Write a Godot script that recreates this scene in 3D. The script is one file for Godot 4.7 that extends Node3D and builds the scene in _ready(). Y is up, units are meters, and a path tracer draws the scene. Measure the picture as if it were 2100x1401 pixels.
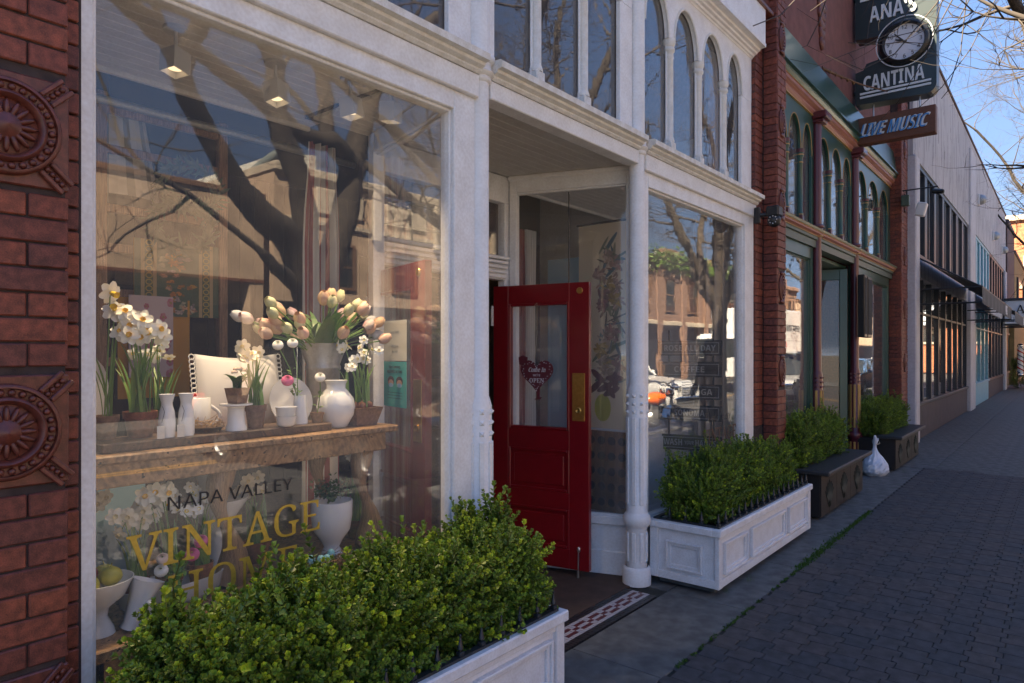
extends Node3D
# A shaded shop front with a flower display behind glass, planters along the pavement and a cantina next door.

var M := {}
var TX := {}
var rng := RandomNumberGenerator.new()
var names := {}

# ---------------------------------------------------------------- mesh builder
class MB:
	var v := PackedVector3Array()
	var n := PackedVector3Array()
	var c := PackedColorArray()
	var uv := PackedVector2Array()
	var t := Transform3D.IDENTITY
	var col := Color(1, 1, 1)
	var tinted := false
	func tri(a: Vector3, b: Vector3, d: Vector3) -> void:      # counter-clockwise seen from outside
		a = t * a
		b = t * b
		d = t * d
		var m := (b - a).cross(d - a).normalized()
		v.append(a); v.append(d); v.append(b)
		n.append(m); n.append(m); n.append(m)
		c.append(col); c.append(col); c.append(col)
		uv.append(Vector2.ZERO); uv.append(Vector2.ZERO); uv.append(Vector2.ZERO)
	func quad(a: Vector3, b: Vector3, d: Vector3, e: Vector3) -> void:
		tri(a, b, d)
		tri(a, d, e)
	func tris(a: Vector3, b: Vector3, d: Vector3, na: Vector3, nb: Vector3, nd: Vector3) -> void:
		v.append(t * a); v.append(t * d); v.append(t * b)
		n.append((t.basis * na).normalized()); n.append((t.basis * nd).normalized()); n.append((t.basis * nb).normalized())
		c.append(col); c.append(col); c.append(col)
		uv.append(Vector2.ZERO); uv.append(Vector2.ZERO); uv.append(Vector2.ZERO)
	func uvquad(a: Vector3, b: Vector3, d: Vector3, e: Vector3) -> void:   # a bottom-left, b bottom-right, d top-right, e top-left
		var m := (t.basis * ((b - a).cross(d - a))).normalized()
		for q in [[a, 0, 1], [d, 1, 0], [b, 1, 1], [a, 0, 1], [e, 0, 0], [d, 1, 0]]:
			v.append(t * q[0]); n.append(m); c.append(col); uv.append(Vector2(q[1], q[2]))
	func box(lo: Vector3, hi: Vector3, k := 0.0) -> void:
		if k <= 0.0:
			var p := [Vector3(lo.x, lo.y, lo.z), Vector3(hi.x, lo.y, lo.z), Vector3(hi.x, hi.y, lo.z), Vector3(lo.x, hi.y, lo.z), Vector3(lo.x, lo.y, hi.z), Vector3(hi.x, lo.y, hi.z), Vector3(hi.x, hi.y, hi.z), Vector3(lo.x, hi.y, hi.z)]
			quad(p[4], p[5], p[6], p[7]); quad(p[1], p[0], p[3], p[2]); quad(p[0], p[4], p[7], p[3])
			quad(p[5], p[1], p[2], p[6]); quad(p[7], p[6], p[2], p[3]); quad(p[0], p[1], p[5], p[4])
			return
		var a := lo + Vector3(k, k, k)
		var b := hi - Vector3(k, k, k)
		# faces
		quad(Vector3(a.x, a.y, hi.z), Vector3(b.x, a.y, hi.z), Vector3(b.x, b.y, hi.z), Vector3(a.x, b.y, hi.z))
		quad(Vector3(b.x, a.y, lo.z), Vector3(a.x, a.y, lo.z), Vector3(a.x, b.y, lo.z), Vector3(b.x, b.y, lo.z))
		quad(Vector3(lo.x, a.y, a.z), Vector3(lo.x, a.y, b.z), Vector3(lo.x, b.y, b.z), Vector3(lo.x, b.y, a.z))
		quad(Vector3(hi.x, a.y, b.z), Vector3(hi.x, a.y, a.z), Vector3(hi.x, b.y, a.z), Vector3(hi.x, b.y, b.z))
		quad(Vector3(a.x, hi.y, b.z), Vector3(b.x, hi.y, b.z), Vector3(b.x, hi.y, a.z), Vector3(a.x, hi.y, a.z))
		quad(Vector3(a.x, lo.y, a.z), Vector3(b.x, lo.y, a.z), Vector3(b.x, lo.y, b.z), Vector3(a.x, lo.y, b.z))
		# edges along x
		quad(Vector3(a.x, b.y, hi.z), Vector3(b.x, b.y, hi.z), Vector3(b.x, hi.y, b.z), Vector3(a.x, hi.y, b.z))
		quad(Vector3(a.x, lo.y, b.z), Vector3(b.x, lo.y, b.z), Vector3(b.x, a.y, hi.z), Vector3(a.x, a.y, hi.z))
		quad(Vector3(a.x, hi.y, a.z), Vector3(b.x, hi.y, a.z), Vector3(b.x, b.y, lo.z), Vector3(a.x, b.y, lo.z))
		quad(Vector3(a.x, a.y, lo.z), Vector3(b.x, a.y, lo.z), Vector3(b.x, lo.y, a.z), Vector3(a.x, lo.y, a.z))
		# edges along y
		quad(Vector3(b.x, a.y, hi.z), Vector3(hi.x, a.y, b.z), Vector3(hi.x, b.y, b.z), Vector3(b.x, b.y, hi.z))
		quad(Vector3(lo.x, a.y, b.z), Vector3(a.x, a.y, hi.z), Vector3(a.x, b.y, hi.z), Vector3(lo.x, b.y, b.z))
		quad(Vector3(hi.x, a.y, a.z), Vector3(b.x, a.y, lo.z), Vector3(b.x, b.y, lo.z), Vector3(hi.x, b.y, a.z))
		quad(Vector3(a.x, a.y, lo.z), Vector3(lo.x, a.y, a.z), Vector3(lo.x, b.y, a.z), Vector3(a.x, b.y, lo.z))
		# edges along z
		quad(Vector3(b.x, hi.y, b.z), Vector3(hi.x, b.y, b.z), Vector3(hi.x, b.y, a.z), Vector3(b.x, hi.y, a.z))
		quad(Vector3(lo.x, b.y, b.z), Vector3(a.x, hi.y, b.z), Vector3(a.x, hi.y, a.z), Vector3(lo.x, b.y, a.z))
		quad(Vector3(hi.x, a.y, b.z), Vector3(b.x, lo.y, b.z), Vector3(b.x, lo.y, a.z), Vector3(hi.x, a.y, a.z))
		quad(Vector3(a.x, lo.y, b.z), Vector3(lo.x, a.y, b.z), Vector3(lo.x, a.y, a.z), Vector3(a.x, lo.y, a.z))
		# corners
		tri(Vector3(b.x, b.y, hi.z), Vector3(hi.x, b.y, b.z), Vector3(b.x, hi.y, b.z))
		tri(Vector3(a.x, b.y, hi.z), Vector3(a.x, hi.y, b.z), Vector3(lo.x, b.y, b.z))
		tri(Vector3(b.x, a.y, hi.z), Vector3(b.x, lo.y, b.z), Vector3(hi.x, a.y, b.z))
		tri(Vector3(a.x, a.y, hi.z), Vector3(lo.x, a.y, b.z), Vector3(a.x, lo.y, b.z))
		tri(Vector3(b.x, b.y, lo.z), Vector3(b.x, hi.y, a.z), Vector3(hi.x, b.y, a.z))
		tri(Vector3(a.x, b.y, lo.z), Vector3(lo.x, b.y, a.z), Vector3(a.x, hi.y, a.z))
		tri(Vector3(b.x, a.y, lo.z), Vector3(hi.x, a.y, a.z), Vector3(b.x, lo.y, a.z))
		tri(Vector3(a.x, a.y, lo.z), Vector3(a.x, lo.y, a.z), Vector3(lo.x, a.y, a.z))
	func cbox(at: Vector3, size: Vector3, k := 0.0) -> void:
		box(at - size / 2, at + size / 2, k)
	func lathe(prof: Array, at := Vector3.ZERO, segs := 20, sharp := false, lobes := 0, depth := 0.0) -> void:   # prof: Vector2(radius, height) from bottom to top
		for i in prof.size() - 1:
			var p: Vector2 = prof[i]
			var q: Vector2 = prof[i + 1]
			if p.distance_to(q) < 1e-6:
				continue
			var d := Vector2(q.y - p.y, p.x - q.x).normalized()
			var dp := d
			var dq := d
			if not sharp:
				if i > 0:
					var o: Vector2 = prof[i - 1]
					var e := Vector2(p.y - o.y, o.x - p.x).normalized()
					if e.dot(d) > 0.5: dp = (d + e).normalized()
				if i < prof.size() - 2:
					var o2: Vector2 = prof[i + 2]
					var e2 := Vector2(o2.y - q.y, q.x - o2.x).normalized()
					if e2.dot(d) > 0.5: dq = (d + e2).normalized()
			for s in segs:
				var a0 := TAU * s / segs
				var a1 := TAU * (s + 1) / segs
				var f0 := 1.0 + (depth * cos(lobes * a0) if lobes > 0 else 0.0)
				var f1 := 1.0 + (depth * cos(lobes * a1) if lobes > 0 else 0.0)
				var u0 := Vector3(cos(a0), 0, -sin(a0))
				var u1 := Vector3(cos(a1), 0, -sin(a1))
				var A := at + u0 * p.x * f0 + Vector3(0, p.y, 0)
				var B := at + u1 * p.x * f1 + Vector3(0, p.y, 0)
				var C := at + u1 * q.x * f1 + Vector3(0, q.y, 0)
				var D := at + u0 * q.x * f0 + Vector3(0, q.y, 0)
				var up := Vector3(0, 1, 0)
				var nA := u0 * dp.x + up * dp.y
				var nB := u1 * dp.x + up * dp.y
				var nC := u1 * dq.x + up * dq.y
				var nD := u0 * dq.x + up * dq.y
				if p.x > 1e-6: tris(A, B, C, nA, nB, nC)
				if q.x > 1e-6: tris(A, C, D, nA, nC, nD)
	func cyl(a: Vector3, b: Vector3, r: float, segs := 12) -> void:
		tube([a, b], [r, r], segs, true)
	func tube(pts: Array, rad: Array, segs := 8, caps := false) -> void:
		var ring := []
		var side := Vector3.ZERO
		for i in pts.size():
			var dir: Vector3
			if i == 0: dir = pts[1] - pts[0]
			elif i == pts.size() - 1: dir = pts[i] - pts[i - 1]
			else: dir = pts[i + 1] - pts[i - 1]
			dir = dir.normalized()
			if side == Vector3.ZERO:
				side = dir.cross(Vector3(0.13, 0.21, 0.97)).normalized()
			side = (side - dir * side.dot(dir)).normalized()
			var b2 := dir.cross(side)
			var row := []
			for s in segs:
				var a := TAU * s / segs
				row.append(side * cos(a) + b2 * sin(a))
			ring.append(row)
		for i in pts.size() - 1:
			for s in segs:
				var s2 := (s + 1) % segs
				var n0: Vector3 = ring[i][s]
				var n1: Vector3 = ring[i][s2]
				var n2: Vector3 = ring[i + 1][s2]
				var n3: Vector3 = ring[i + 1][s]
				var A: Vector3 = pts[i] + n0 * rad[i]
				var B: Vector3 = pts[i] + n1 * rad[i]
				var C: Vector3 = pts[i + 1] + n2 * rad[i + 1]
				var D: Vector3 = pts[i + 1] + n3 * rad[i + 1]
				tris(A, B, C, n0, n1, n2)
				tris(A, C, D, n0, n2, n3)
		if caps:
			for s in range(1, segs - 1):
				tri(pts[0] + ring[0][0] * rad[0], pts[0] + ring[0][s + 1] * rad[0], pts[0] + ring[0][s] * rad[0])
				var k := pts.size() - 1
				tri(pts[k] + ring[k][0] * rad[k], pts[k] + ring[k][s] * rad[k], pts[k] + ring[k][s + 1] * rad[k])
	func ball(at: Vector3, r: Vector3, segs := 12, rows := 8) -> void:
		for i in rows:
			for s in segs:
				var q := []
				for e in [[i, s], [i, s + 1], [i + 1, s + 1], [i + 1, s]]:
					var la: float = PI * e[0] / rows - PI / 2
					var lo: float = TAU * e[1] / segs
					q.append(Vector3(cos(la) * cos(lo), sin(la), -cos(la) * sin(lo)))
				var nn := []
				for k in 4: nn.append(Vector3(q[k].x / r.x, q[k].y / r.y, q[k].z / r.z).normalized())
				if i > 0: tris(at + q[0] * r, at + q[1] * r, at + q[2] * r, nn[0], nn[1], nn[2])
				if i < rows - 1: tris(at + q[0] * r, at + q[2] * r, at + q[3] * r, nn[0], nn[2], nn[3])
	func prism(poly: PackedVector2Array, d: float) -> void:    # polygon in x, y; from z = 0 to z = d
		if Geometry2D.is_polygon_clockwise(poly):
			poly.reverse()
		var ix := Geometry2D.triangulate_polygon(poly)
		for k in range(0, ix.size(), 3):
			var a := poly[ix[k]]
			var b := poly[ix[k + 1]]
			var e := poly[ix[k + 2]]
			if (b - a).cross(e - a) < 0:
				var w := b
				b = e
				e = w
			tri(Vector3(a.x, a.y, d), Vector3(b.x, b.y, d), Vector3(e.x, e.y, d))
			tri(Vector3(a.x, a.y, 0), Vector3(e.x, e.y, 0), Vector3(b.x, b.y, 0))
		for k in poly.size():
			var a := poly[k]
			var b := poly[(k + 1) % poly.size()]
			quad(Vector3(a.x, a.y, 0), Vector3(b.x, b.y, 0), Vector3(b.x, b.y, d), Vector3(a.x, a.y, d))
	func profile_x(poly: Array, x0: float, x1: float) -> void:  # outline given as Vector2(z, y), run along x
		var keep := t
		t = t * Transform3D(Basis(Vector3(0, 0, 1), Vector3(0, 1, 0), Vector3(-1, 0, 0)), Vector3(x1, 0, 0))
		prism(PackedVector2Array(poly), x1 - x0)
		t = keep
	func grid(f: Callable, nu: int, nv: int) -> void:            # smooth sheet, f(u, v) -> Vector3, u right, v up
		var p := []
		var m := []
		for j in nv + 1:
			for i in nu + 1:
				var u := float(i) / nu
				var w := float(j) / nv
				p.append(f.call(u, w))
				var du: Vector3 = f.call(u + 0.004, w) - f.call(u - 0.004, w)
				var dv: Vector3 = f.call(u, w + 0.004) - f.call(u, w - 0.004)
				m.append(du.cross(dv).normalized())
		for j in nv:
			for i in nu:
				var a := j * (nu + 1) + i
				var b := a + 1
				var d := b + nu + 1
				var e := a + nu + 1
				tris(p[a], p[b], p[d], m[a], m[b], m[d])
				tris(p[a], p[d], p[e], m[a], m[d], m[e])
	func mesh(with_uv := false) -> ArrayMesh:
		var am := ArrayMesh.new()
		if v.is_empty():
			return am
		var arr := []
		arr.resize(Mesh.ARRAY_MAX)
		arr[Mesh.ARRAY_VERTEX] = v
		arr[Mesh.ARRAY_NORMAL] = n
		if tinted: arr[Mesh.ARRAY_COLOR] = c
		if with_uv: arr[Mesh.ARRAY_TEX_UV] = uv
		am.add_surface_from_arrays(Mesh.PRIMITIVE_TRIANGLES, arr)
		return am

# ---------------------------------------------------------------- nodes
func numbered(called: String) -> String:
	if not names.has(called):
		names[called] = 0
		return called
	names[called] += 1
	return "%s_%03d" % [called, names[called]]

func tag(o, label := "", category := "", group := "") -> void:
	if label: o.set_meta("label", label)
	if category: o.set_meta("category", category)
	if group: o.set_meta("group", group)

func thing(called: String, label: String, category: String, at := Vector3.ZERO, turn := 0.0, group := "") -> Node3D:
	var o := Node3D.new()
	o.name = numbered(called)
	add_child(o)
	o.position = at
	o.rotation.y = turn
	tag(o, label, category, group)
	return o

func put(parent: Node, called: String, mesh: Mesh, m: Material, at := Vector3.ZERO) -> MeshInstance3D:
	var o := MeshInstance3D.new()
	o.name = called
	o.mesh = mesh
	o.material_override = m
	o.position = at
	parent.add_child(o, true)
	return o

func part(parent: Node, called: String, mb: MB, m: Material, uvs := false) -> MeshInstance3D:
	return put(parent, called, mb.mesh(uvs), m)

func single(called: String, mb: MB, m: Material, label: String, category: String, at := Vector3.ZERO, turn := 0.0, group := "") -> MeshInstance3D:
	var o := put(self, numbered(called), mb.mesh(), m, at)
	o.rotation.y = turn
	tag(o, label, category, group)
	return o

func struct(called: String, mb: MB, m: Material, parent: Node = self) -> MeshInstance3D:
	var o := part(parent, called, mb, m)
	o.set_meta("kind", "structure")
	return o

func bx(lo: Vector3, hi: Vector3, k := 0.0) -> MB:
	var b := MB.new()
	b.box(lo, hi, k)
	return b

# ---------------------------------------------------------------- textures and materials
func lin(r: float, g: float, b: float) -> Color:
	return Color(r, g, b).linear_to_srgb()

func noise(freq: float, oct: int, seed_: int, kind := FastNoiseLite.TYPE_SIMPLEX_SMOOTH) -> FastNoiseLite:
	var f := FastNoiseLite.new()
	f.noise_type = kind
	f.frequency = freq
	f.fractal_octaves = oct
	f.seed = seed_
	return f

func seamless(f: FastNoiseLite, size: int) -> PackedByteArray:
	var im := f.get_seamless_image(size, size)
	im.convert(Image.FORMAT_L8)
	return im.get_data()

func tone_tex(called: String, size: int, layers: Array, lo: float, hi: float, tint := Color(1, 1, 1), tint_lo := Color(1, 1, 1)) -> Texture2D:
	# layers: [noise, weight, power]; the sum runs from lo to hi, tinted from tint_lo to tint
	var data := []
	for l in layers: data.append(seamless(l[0], size))
	var out := PackedByteArray()
	out.resize(size * size * 3)
	for i in size * size:
		var s := 0.0
		for k in layers.size():
			s += pow(data[k][i] / 255.0, layers[k][2]) * layers[k][1]
		s = clampf(s, 0.0, 1.0)
		var b := lerpf(lo, hi, s)
		var tc := tint_lo.lerp(tint, s)
		out[i * 3] = int(clampf(b * tc.r, 0, 1) * 255)
		out[i * 3 + 1] = int(clampf(b * tc.g, 0, 1) * 255)
		out[i * 3 + 2] = int(clampf(b * tc.b, 0, 1) * 255)
	var im := Image.create_from_data(size, size, false, Image.FORMAT_RGB8, out)
	TX[called] = ImageTexture.create_from_image(im)
	return TX[called]

func stretch_tex(called: String, w: int, h: int, sx: float, sy: float, oct: int, seed_: int, lo: float, hi: float) -> void:
	# streaks: noise sampled on a torus, squeezed along y
	var f := noise(1.0, oct, seed_)
	var out := PackedByteArray()
	out.resize(w * h * 3)
	for j in h:
		for i in w:
			var a := TAU * i / w
			var b := TAU * j / h
			var s := f.get_noise_3d(cos(a) * sx + 7.0 * sy * cos(b) / 7.0, sin(a) * sx, sin(b) * sy) * 0.5 + 0.5
			s = clampf((s - 0.2) / 0.6, 0, 1)
			var q := int(lerpf(lo, hi, s) * 255)
			var k := (j * w + i) * 3
			out[k] = q
			out[k + 1] = q
			out[k + 2] = q
	TX[called] = ImageTexture.create_from_image(Image.create_from_data(w, h, false, Image.FORMAT_RGB8, out))

func mat(called: String, c: Color, rough := 0.6, o := {}) -> StandardMaterial3D:
	var m := StandardMaterial3D.new()
	m.resource_name = called
	m.albedo_color = c.linear_to_srgb()
	m.roughness = rough
	if o.has("metal"): m.metallic = o.metal
	if o.has("spec"): m.metallic_specular = o.spec
	if o.has("coat"):
		m.clearcoat_enabled = true
		m.clearcoat = o.coat
		m.clearcoat_roughness = o.get("coat_rough", 0.15)
	if o.has("tex"):
		m.albedo_texture = TX[o.tex]
		m.uv1_triplanar = true
		m.uv1_world_triplanar = o.get("world", true)
		m.uv1_scale = o.get("scale", Vector3.ONE)
	if o.has("bump"):
		m.heightmap_enabled = true
		m.heightmap_texture = TX[o.bump]
		m.heightmap_scale = o.get("relief", 0.1)
		m.uv1_triplanar = true
		m.uv1_world_triplanar = o.get("world", true)
		m.uv1_scale = o.get("scale", Vector3.ONE)
	if o.has("rim"):
		m.rim_enabled = true
		m.rim = o.rim
	if o.has("backlight"):
		m.backlight_enabled = true
		m.backlight = o.backlight
	if o.has("vc"): m.vertex_color_use_as_albedo = true
	if o.has("emit"):
		m.emission_enabled = true
		m.emission = o.emit
		m.emission_energy_multiplier = o.get("energy", 1.0)
	M[called] = m
	return m

func glass(called: String, tint := Color(1, 1, 1), alpha := 0.03, wavy := "", relief := 0.02, scale := Vector3.ONE) -> void:
	var m := StandardMaterial3D.new()
	m.resource_name = called
	m.transparency = BaseMaterial3D.TRANSPARENCY_ALPHA
	m.albedo_color = Color(tint.r, tint.g, tint.b, alpha)
	m.roughness = 0.0
	m.metallic_specular = 0.5
	if wavy:
		m.heightmap_enabled = true
		m.heightmap_texture = TX[wavy]
		m.heightmap_scale = relief
		m.uv1_triplanar = true
		m.uv1_world_triplanar = true
		m.uv1_scale = scale
	M[called] = m

func text(parent: Node, called: String, words: String, size: float, m: Material, at: Vector3, basis := Basis.IDENTITY, depth := 0.006, bold := false, serif := false, width := 0.0) -> MeshInstance3D:
	# size is the height of a capital; width, if given, is the whole line's
	var f := SystemFont.new()
	f.font_names = PackedStringArray(["Droid Serif" if serif else "Droid Sans"])
	if bold: f.font_weight = 700
	var tm := TextMesh.new()
	tm.text = words
	tm.font = f
	tm.font_size = 64
	tm.pixel_size = size / 46.0
	tm.depth = depth
	tm.curve_step = 4.0
	var o := put(parent, called, tm, m, at)
	var k := 1.0
	if width > 0.0:
		k = width / maxf(tm.get_aabb().size.x, 0.001)
	o.transform = Transform3D(basis * Basis.from_scale(Vector3(k, 1, 1)), at)
	return o

func textures() -> void:
	tone_tex("grime", 256, [[noise(0.02, 4, 3), 0.7, 1.0], [noise(0.14, 3, 4), 0.45, 1.0]], 0.86, 1.02, Color(1, 1, 1), Color(0.97, 0.94, 0.89))
	tone_tex("paint", 512, [[noise(0.012, 3, 11), 0.5, 1.0], [noise(0.1, 4, 12), 0.6, 1.0]], 0.92, 1.03, Color(1, 1, 1), Color(0.97, 0.95, 0.93))
	tone_tex("brick", 256, [[noise(0.03, 4, 21), 0.6, 1.0], [noise(0.25, 3, 22), 0.5, 1.3]], 0.5, 1.1)
	tone_tex("speck", 512, [[noise(0.01, 3, 31), 0.4, 1.0], [noise(0.45, 2, 32), 0.75, 1.4]], 0.45, 1.15)
	tone_tex("stucco", 512, [[noise(0.01, 4, 41), 0.5, 1.0], [noise(0.18, 4, 42), 0.6, 1.0]], 0.7, 1.05)
	tone_tex("fine", 256, [[noise(0.3, 3, 51), 1.0, 1.0]], 0.0, 1.0)
	tone_tex("soft", 256, [[noise(0.03, 2, 61), 1.0, 1.0]], 0.0, 1.0)
	tone_tex("leafy", 128, [[noise(0.05, 2, 71), 1.0, 1.0]], 0.75, 1.1)
	stretch_tex("grain", 256, 512, 9.0, 0.8, 4, 5, 0.55, 1.05)
	stretch_tex("bark", 128, 256, 4.0, 1.6, 4, 9, 0.35, 1.1)
	stretch_tex("drip", 256, 256, 6.0, 0.9, 3, 15, 0.86, 1.03)

func materials() -> void:
	var V := Vector3.ONE
	mat("white_paint", Color(0.8, 0.8, 0.81), 0.42, {"tex": "paint", "scale": V * 0.9})
	mat("white_old", Color(0.76, 0.755, 0.74), 0.55, {"tex": "grime", "scale": V * 2.2})
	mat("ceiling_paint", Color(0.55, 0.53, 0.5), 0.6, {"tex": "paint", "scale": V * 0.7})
	mat("white_room", Color(0.6, 0.6, 0.6), 0.7, {"tex": "paint", "scale": V * 0.5})
	for k in 5:
		mat("brick%d" % k, [Color(0.26, 0.064, 0.038), Color(0.29, 0.072, 0.04), Color(0.22, 0.055, 0.036), Color(0.32, 0.08, 0.04), Color(0.19, 0.052, 0.038)][k], 0.62, {"tex": "brick", "scale": V * 3.1, "bump": "brick", "relief": 0.12})
	mat("mortar", Color(0.075, 0.05, 0.048), 0.9, {"tex": "speck", "scale": V * 3.0, "bump": "speck", "relief": 0.2})
	mat("terracotta", Color(0.2, 0.052, 0.036), 0.38, {"tex": "brick", "scale": V * 4.0, "bump": "brick", "relief": 0.08})
	mat("red_paint", Color(0.22, 0.006, 0.012), 0.28, {"tex": "paint", "scale": V * 1.5, "coat": 0.25})
	mat("brass", Color(0.62, 0.4, 0.12), 0.32, {"metal": 0.9, "tex": "grime", "scale": V * 5.0})
	mat("gold_leaf", Color(0.66, 0.45, 0.07), 0.4, {"metal": 0.25, "tex": "grime", "scale": V * 9.0})
	mat("iron", Color(0.02, 0.022, 0.026), 0.45)
	mat("steel", Color(0.5, 0.5, 0.5), 0.3, {"metal": 0.9})
	mat("galvanised", Color(0.42, 0.44, 0.46), 0.42, {"metal": 0.55, "tex": "grime", "scale": V * 6.0})
	mat("chrome", Color(0.8, 0.8, 0.8), 0.08, {"metal": 1.0})
	mat("green_paint", Color(0.018, 0.07, 0.05), 0.3, {"tex": "paint", "scale": V * 0.8, "coat": 0.3})
	mat("sage_paint", Color(0.07, 0.1, 0.075), 0.4, {"tex": "paint", "scale": V * 0.8})
	mat("maroon_paint", Color(0.1, 0.018, 0.028), 0.3, {"tex": "paint", "scale": V * 1.2, "coat": 0.2})
	mat("pink_trim", Color(0.3, 0.12, 0.09), 0.45)
	mat("gold_paint", Color(0.42, 0.24, 0.06), 0.4)
	mat("red_stucco", Color(0.2, 0.075, 0.062), 0.85, {"tex": "stucco", "scale": V * 0.9, "bump": "stucco", "relief": 0.5})
	mat("grey_stucco", Color(0.46, 0.44, 0.45), 0.8, {"tex": "drip", "scale": Vector3(0.4, 0.12, 0.4), "bump": "stucco", "relief": 0.2})
	mat("grey_trim", Color(0.5, 0.49, 0.52), 0.7, {"tex": "paint", "scale": V * 0.4})
	mat("dark_frame", Color(0.022, 0.026, 0.035), 0.4)
	mat("blue_paint", Color(0.16, 0.4, 0.52), 0.45, {"tex": "paint", "scale": V * 0.6})
	mat("plum_stucco", Color(0.09, 0.055, 0.06), 0.8, {"tex": "stucco", "scale": V * 0.4})
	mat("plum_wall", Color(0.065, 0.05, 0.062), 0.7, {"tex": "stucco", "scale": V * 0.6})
	mat("yellow_stucco", Color(0.3, 0.2, 0.07), 0.8, {"tex": "stucco", "scale": V * 0.4})
	mat("awning_cloth", Color(0.035, 0.036, 0.042), 0.8, {"rim": 0.3})
	mat("concrete", Color(0.155, 0.155, 0.15), 0.8, {"tex": "speck", "scale": V * 1.4, "bump": "speck", "relief": 0.12})
	for k in 4:
		mat("paver%d" % k, [Color(0.088, 0.08, 0.082), Color(0.078, 0.078, 0.084), Color(0.098, 0.085, 0.083), Color(0.07, 0.072, 0.08)][k], 0.78, {"tex": "speck", "scale": V * 1.9, "bump": "speck", "relief": 0.2})
	mat("joint_sand", Color(0.042, 0.043, 0.036), 0.95, {"tex": "speck", "scale": V * 3.0})
	mat("asphalt", Color(0.062, 0.061, 0.06), 0.9, {"tex": "speck", "scale": V * 0.8, "bump": "speck", "relief": 0.3})
	mat("earth", Color(0.1, 0.09, 0.07), 0.95, {"tex": "stucco", "scale": V * 0.05})
	mat("soil", Color(0.03, 0.022, 0.015), 0.95, {"tex": "speck", "scale": V * 4.0})
	mat("entry_floor", Color(0.075, 0.045, 0.032), 0.8, {"tex": "stucco", "scale": V * 1.6, "bump": "speck", "relief": 0.1})
	mat("tile_black", Color(0.02, 0.02, 0.022), 0.4)
	mat("tile_white", Color(0.36, 0.34, 0.36), 0.4)
	mat("tile_red", Color(0.1, 0.025, 0.028), 0.45)
	mat("moss", Color(0.045, 0.1, 0.008), 0.95, {"vc": true})
	mat("oak", Color(0.42, 0.24, 0.11), 0.45, {"tex": "grain", "scale": Vector3(0.8, 5.0, 5.0)})
	mat("oak_upright", Color(0.42, 0.24, 0.11), 0.45, {"tex": "grain", "scale": Vector3(4.0, 1.2, 4.0)})
	mat("pine", Color(0.34, 0.18, 0.09), 0.5, {"tex": "grain", "scale": Vector3(4.0, 1.2, 4.0)})
	mat("walnut", Color(0.12, 0.062, 0.034), 0.5, {"tex": "grain", "scale": Vector3(0.8, 5.0, 5.0)})
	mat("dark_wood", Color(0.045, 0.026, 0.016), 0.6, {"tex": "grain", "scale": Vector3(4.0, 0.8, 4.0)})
	mat("bench_wood", Color(0.045, 0.043, 0.044), 0.5, {"tex": "grain", "scale": Vector3(0.7, 4.0, 6.0)})
	mat("bench_side", Color(0.014, 0.01, 0.01), 0.6, {"tex": "stucco", "scale": V * 2.0})
	mat("cactus_paint", Color(0.03, 0.04, 0.034), 0.6)
	mat("ceramic", Color(0.74, 0.74, 0.74), 0.16, {"coat": 0.4})
	mat("ceramic_cream", Color(0.66, 0.6, 0.5), 0.25)
	mat("clay", Color(0.34, 0.115, 0.05), 0.75, {"tex": "brick", "scale": V * 5.0})
	mat("clay_pale", Color(0.3, 0.17, 0.1), 0.8, {"tex": "brick", "scale": V * 5.0})
	mat("linen", Color(0.66, 0.64, 0.62), 0.9, {"rim": 0.3, "bump": "fine", "relief": 0.05, "scale": V * 6.0})
	mat("mustard", Color(0.5, 0.24, 0.02), 0.9)
	mat("paper", Color(0.62, 0.6, 0.55), 0.9)
	mat("cream_paper", Color(0.6, 0.5, 0.36), 0.9)
	mat("teal_paper", Color(0.05, 0.3, 0.3), 0.8)
	mat("ink", Color(0.015, 0.015, 0.018), 0.6)
	mat("grey_ink", Color(0.3, 0.31, 0.31), 0.6)
	mat("chalk_white", Color(0.6, 0.6, 0.62), 0.6)
	mat("board_black", Color(0.012, 0.014, 0.016), 0.8)
	mat("heart_red", Color(0.14, 0.02, 0.035), 0.6, {"tex": "grime", "scale": V * 12.0})
	mat("straw", Color(0.3, 0.19, 0.09), 0.9)
	mat("egg", Color(0.25, 0.55, 0.58), 0.5)
	mat("pear", Color(0.36, 0.34, 0.04), 0.4)
	mat("apple", Color(0.3, 0.02, 0.02), 0.3)
	mat("pale_blue", Color(0.3, 0.52, 0.72), 0.6)
	mat("leaf", Color(1, 1, 1), 0.42, {"vc": true, "backlight": Color(0.3, 0.42, 0.1)})
	mat("petal", Color(1, 1, 1), 0.6, {"vc": true, "backlight": Color(0.45, 0.42, 0.36)})
	mat("stem_green", Color(0.1, 0.2, 0.03), 0.6)
	mat("bulb_skin", Color(0.16, 0.06, 0.025), 0.6)
	mat("twig_wood", Color(0.09, 0.06, 0.035), 0.9)
	mat("bark", Color(0.075, 0.056, 0.04), 0.92, {"tex": "bark", "scale": Vector3(2.2, 1.0, 2.2), "bump": "bark", "relief": 1.2})
	mat("twig", Color(0.042, 0.032, 0.024), 0.9)
	mat("sign_green", Color(0.012, 0.022, 0.022), 0.35, {"coat": 0.2})
	mat("sign_brown", Color(0.13, 0.045, 0.018), 0.5, {"tex": "grime", "scale": V * 3.0})
	mat("neon_off", Color(0.62, 0.64, 0.66), 0.3)
	mat("neon_blue", Color(0.05, 0.24, 0.55), 0.3)
	mat("clock_face", Color(0.66, 0.66, 0.7), 0.35)
	mat("plastic_white", Color(0.62, 0.62, 0.63), 0.35)
	mat("plastic_black", Color(0.012, 0.013, 0.015), 0.35)
	mat("bag_white", Color(0.6, 0.62, 0.68), 0.6, {"bump": "soft", "relief": 0.3, "scale": V * 4.0})
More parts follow.
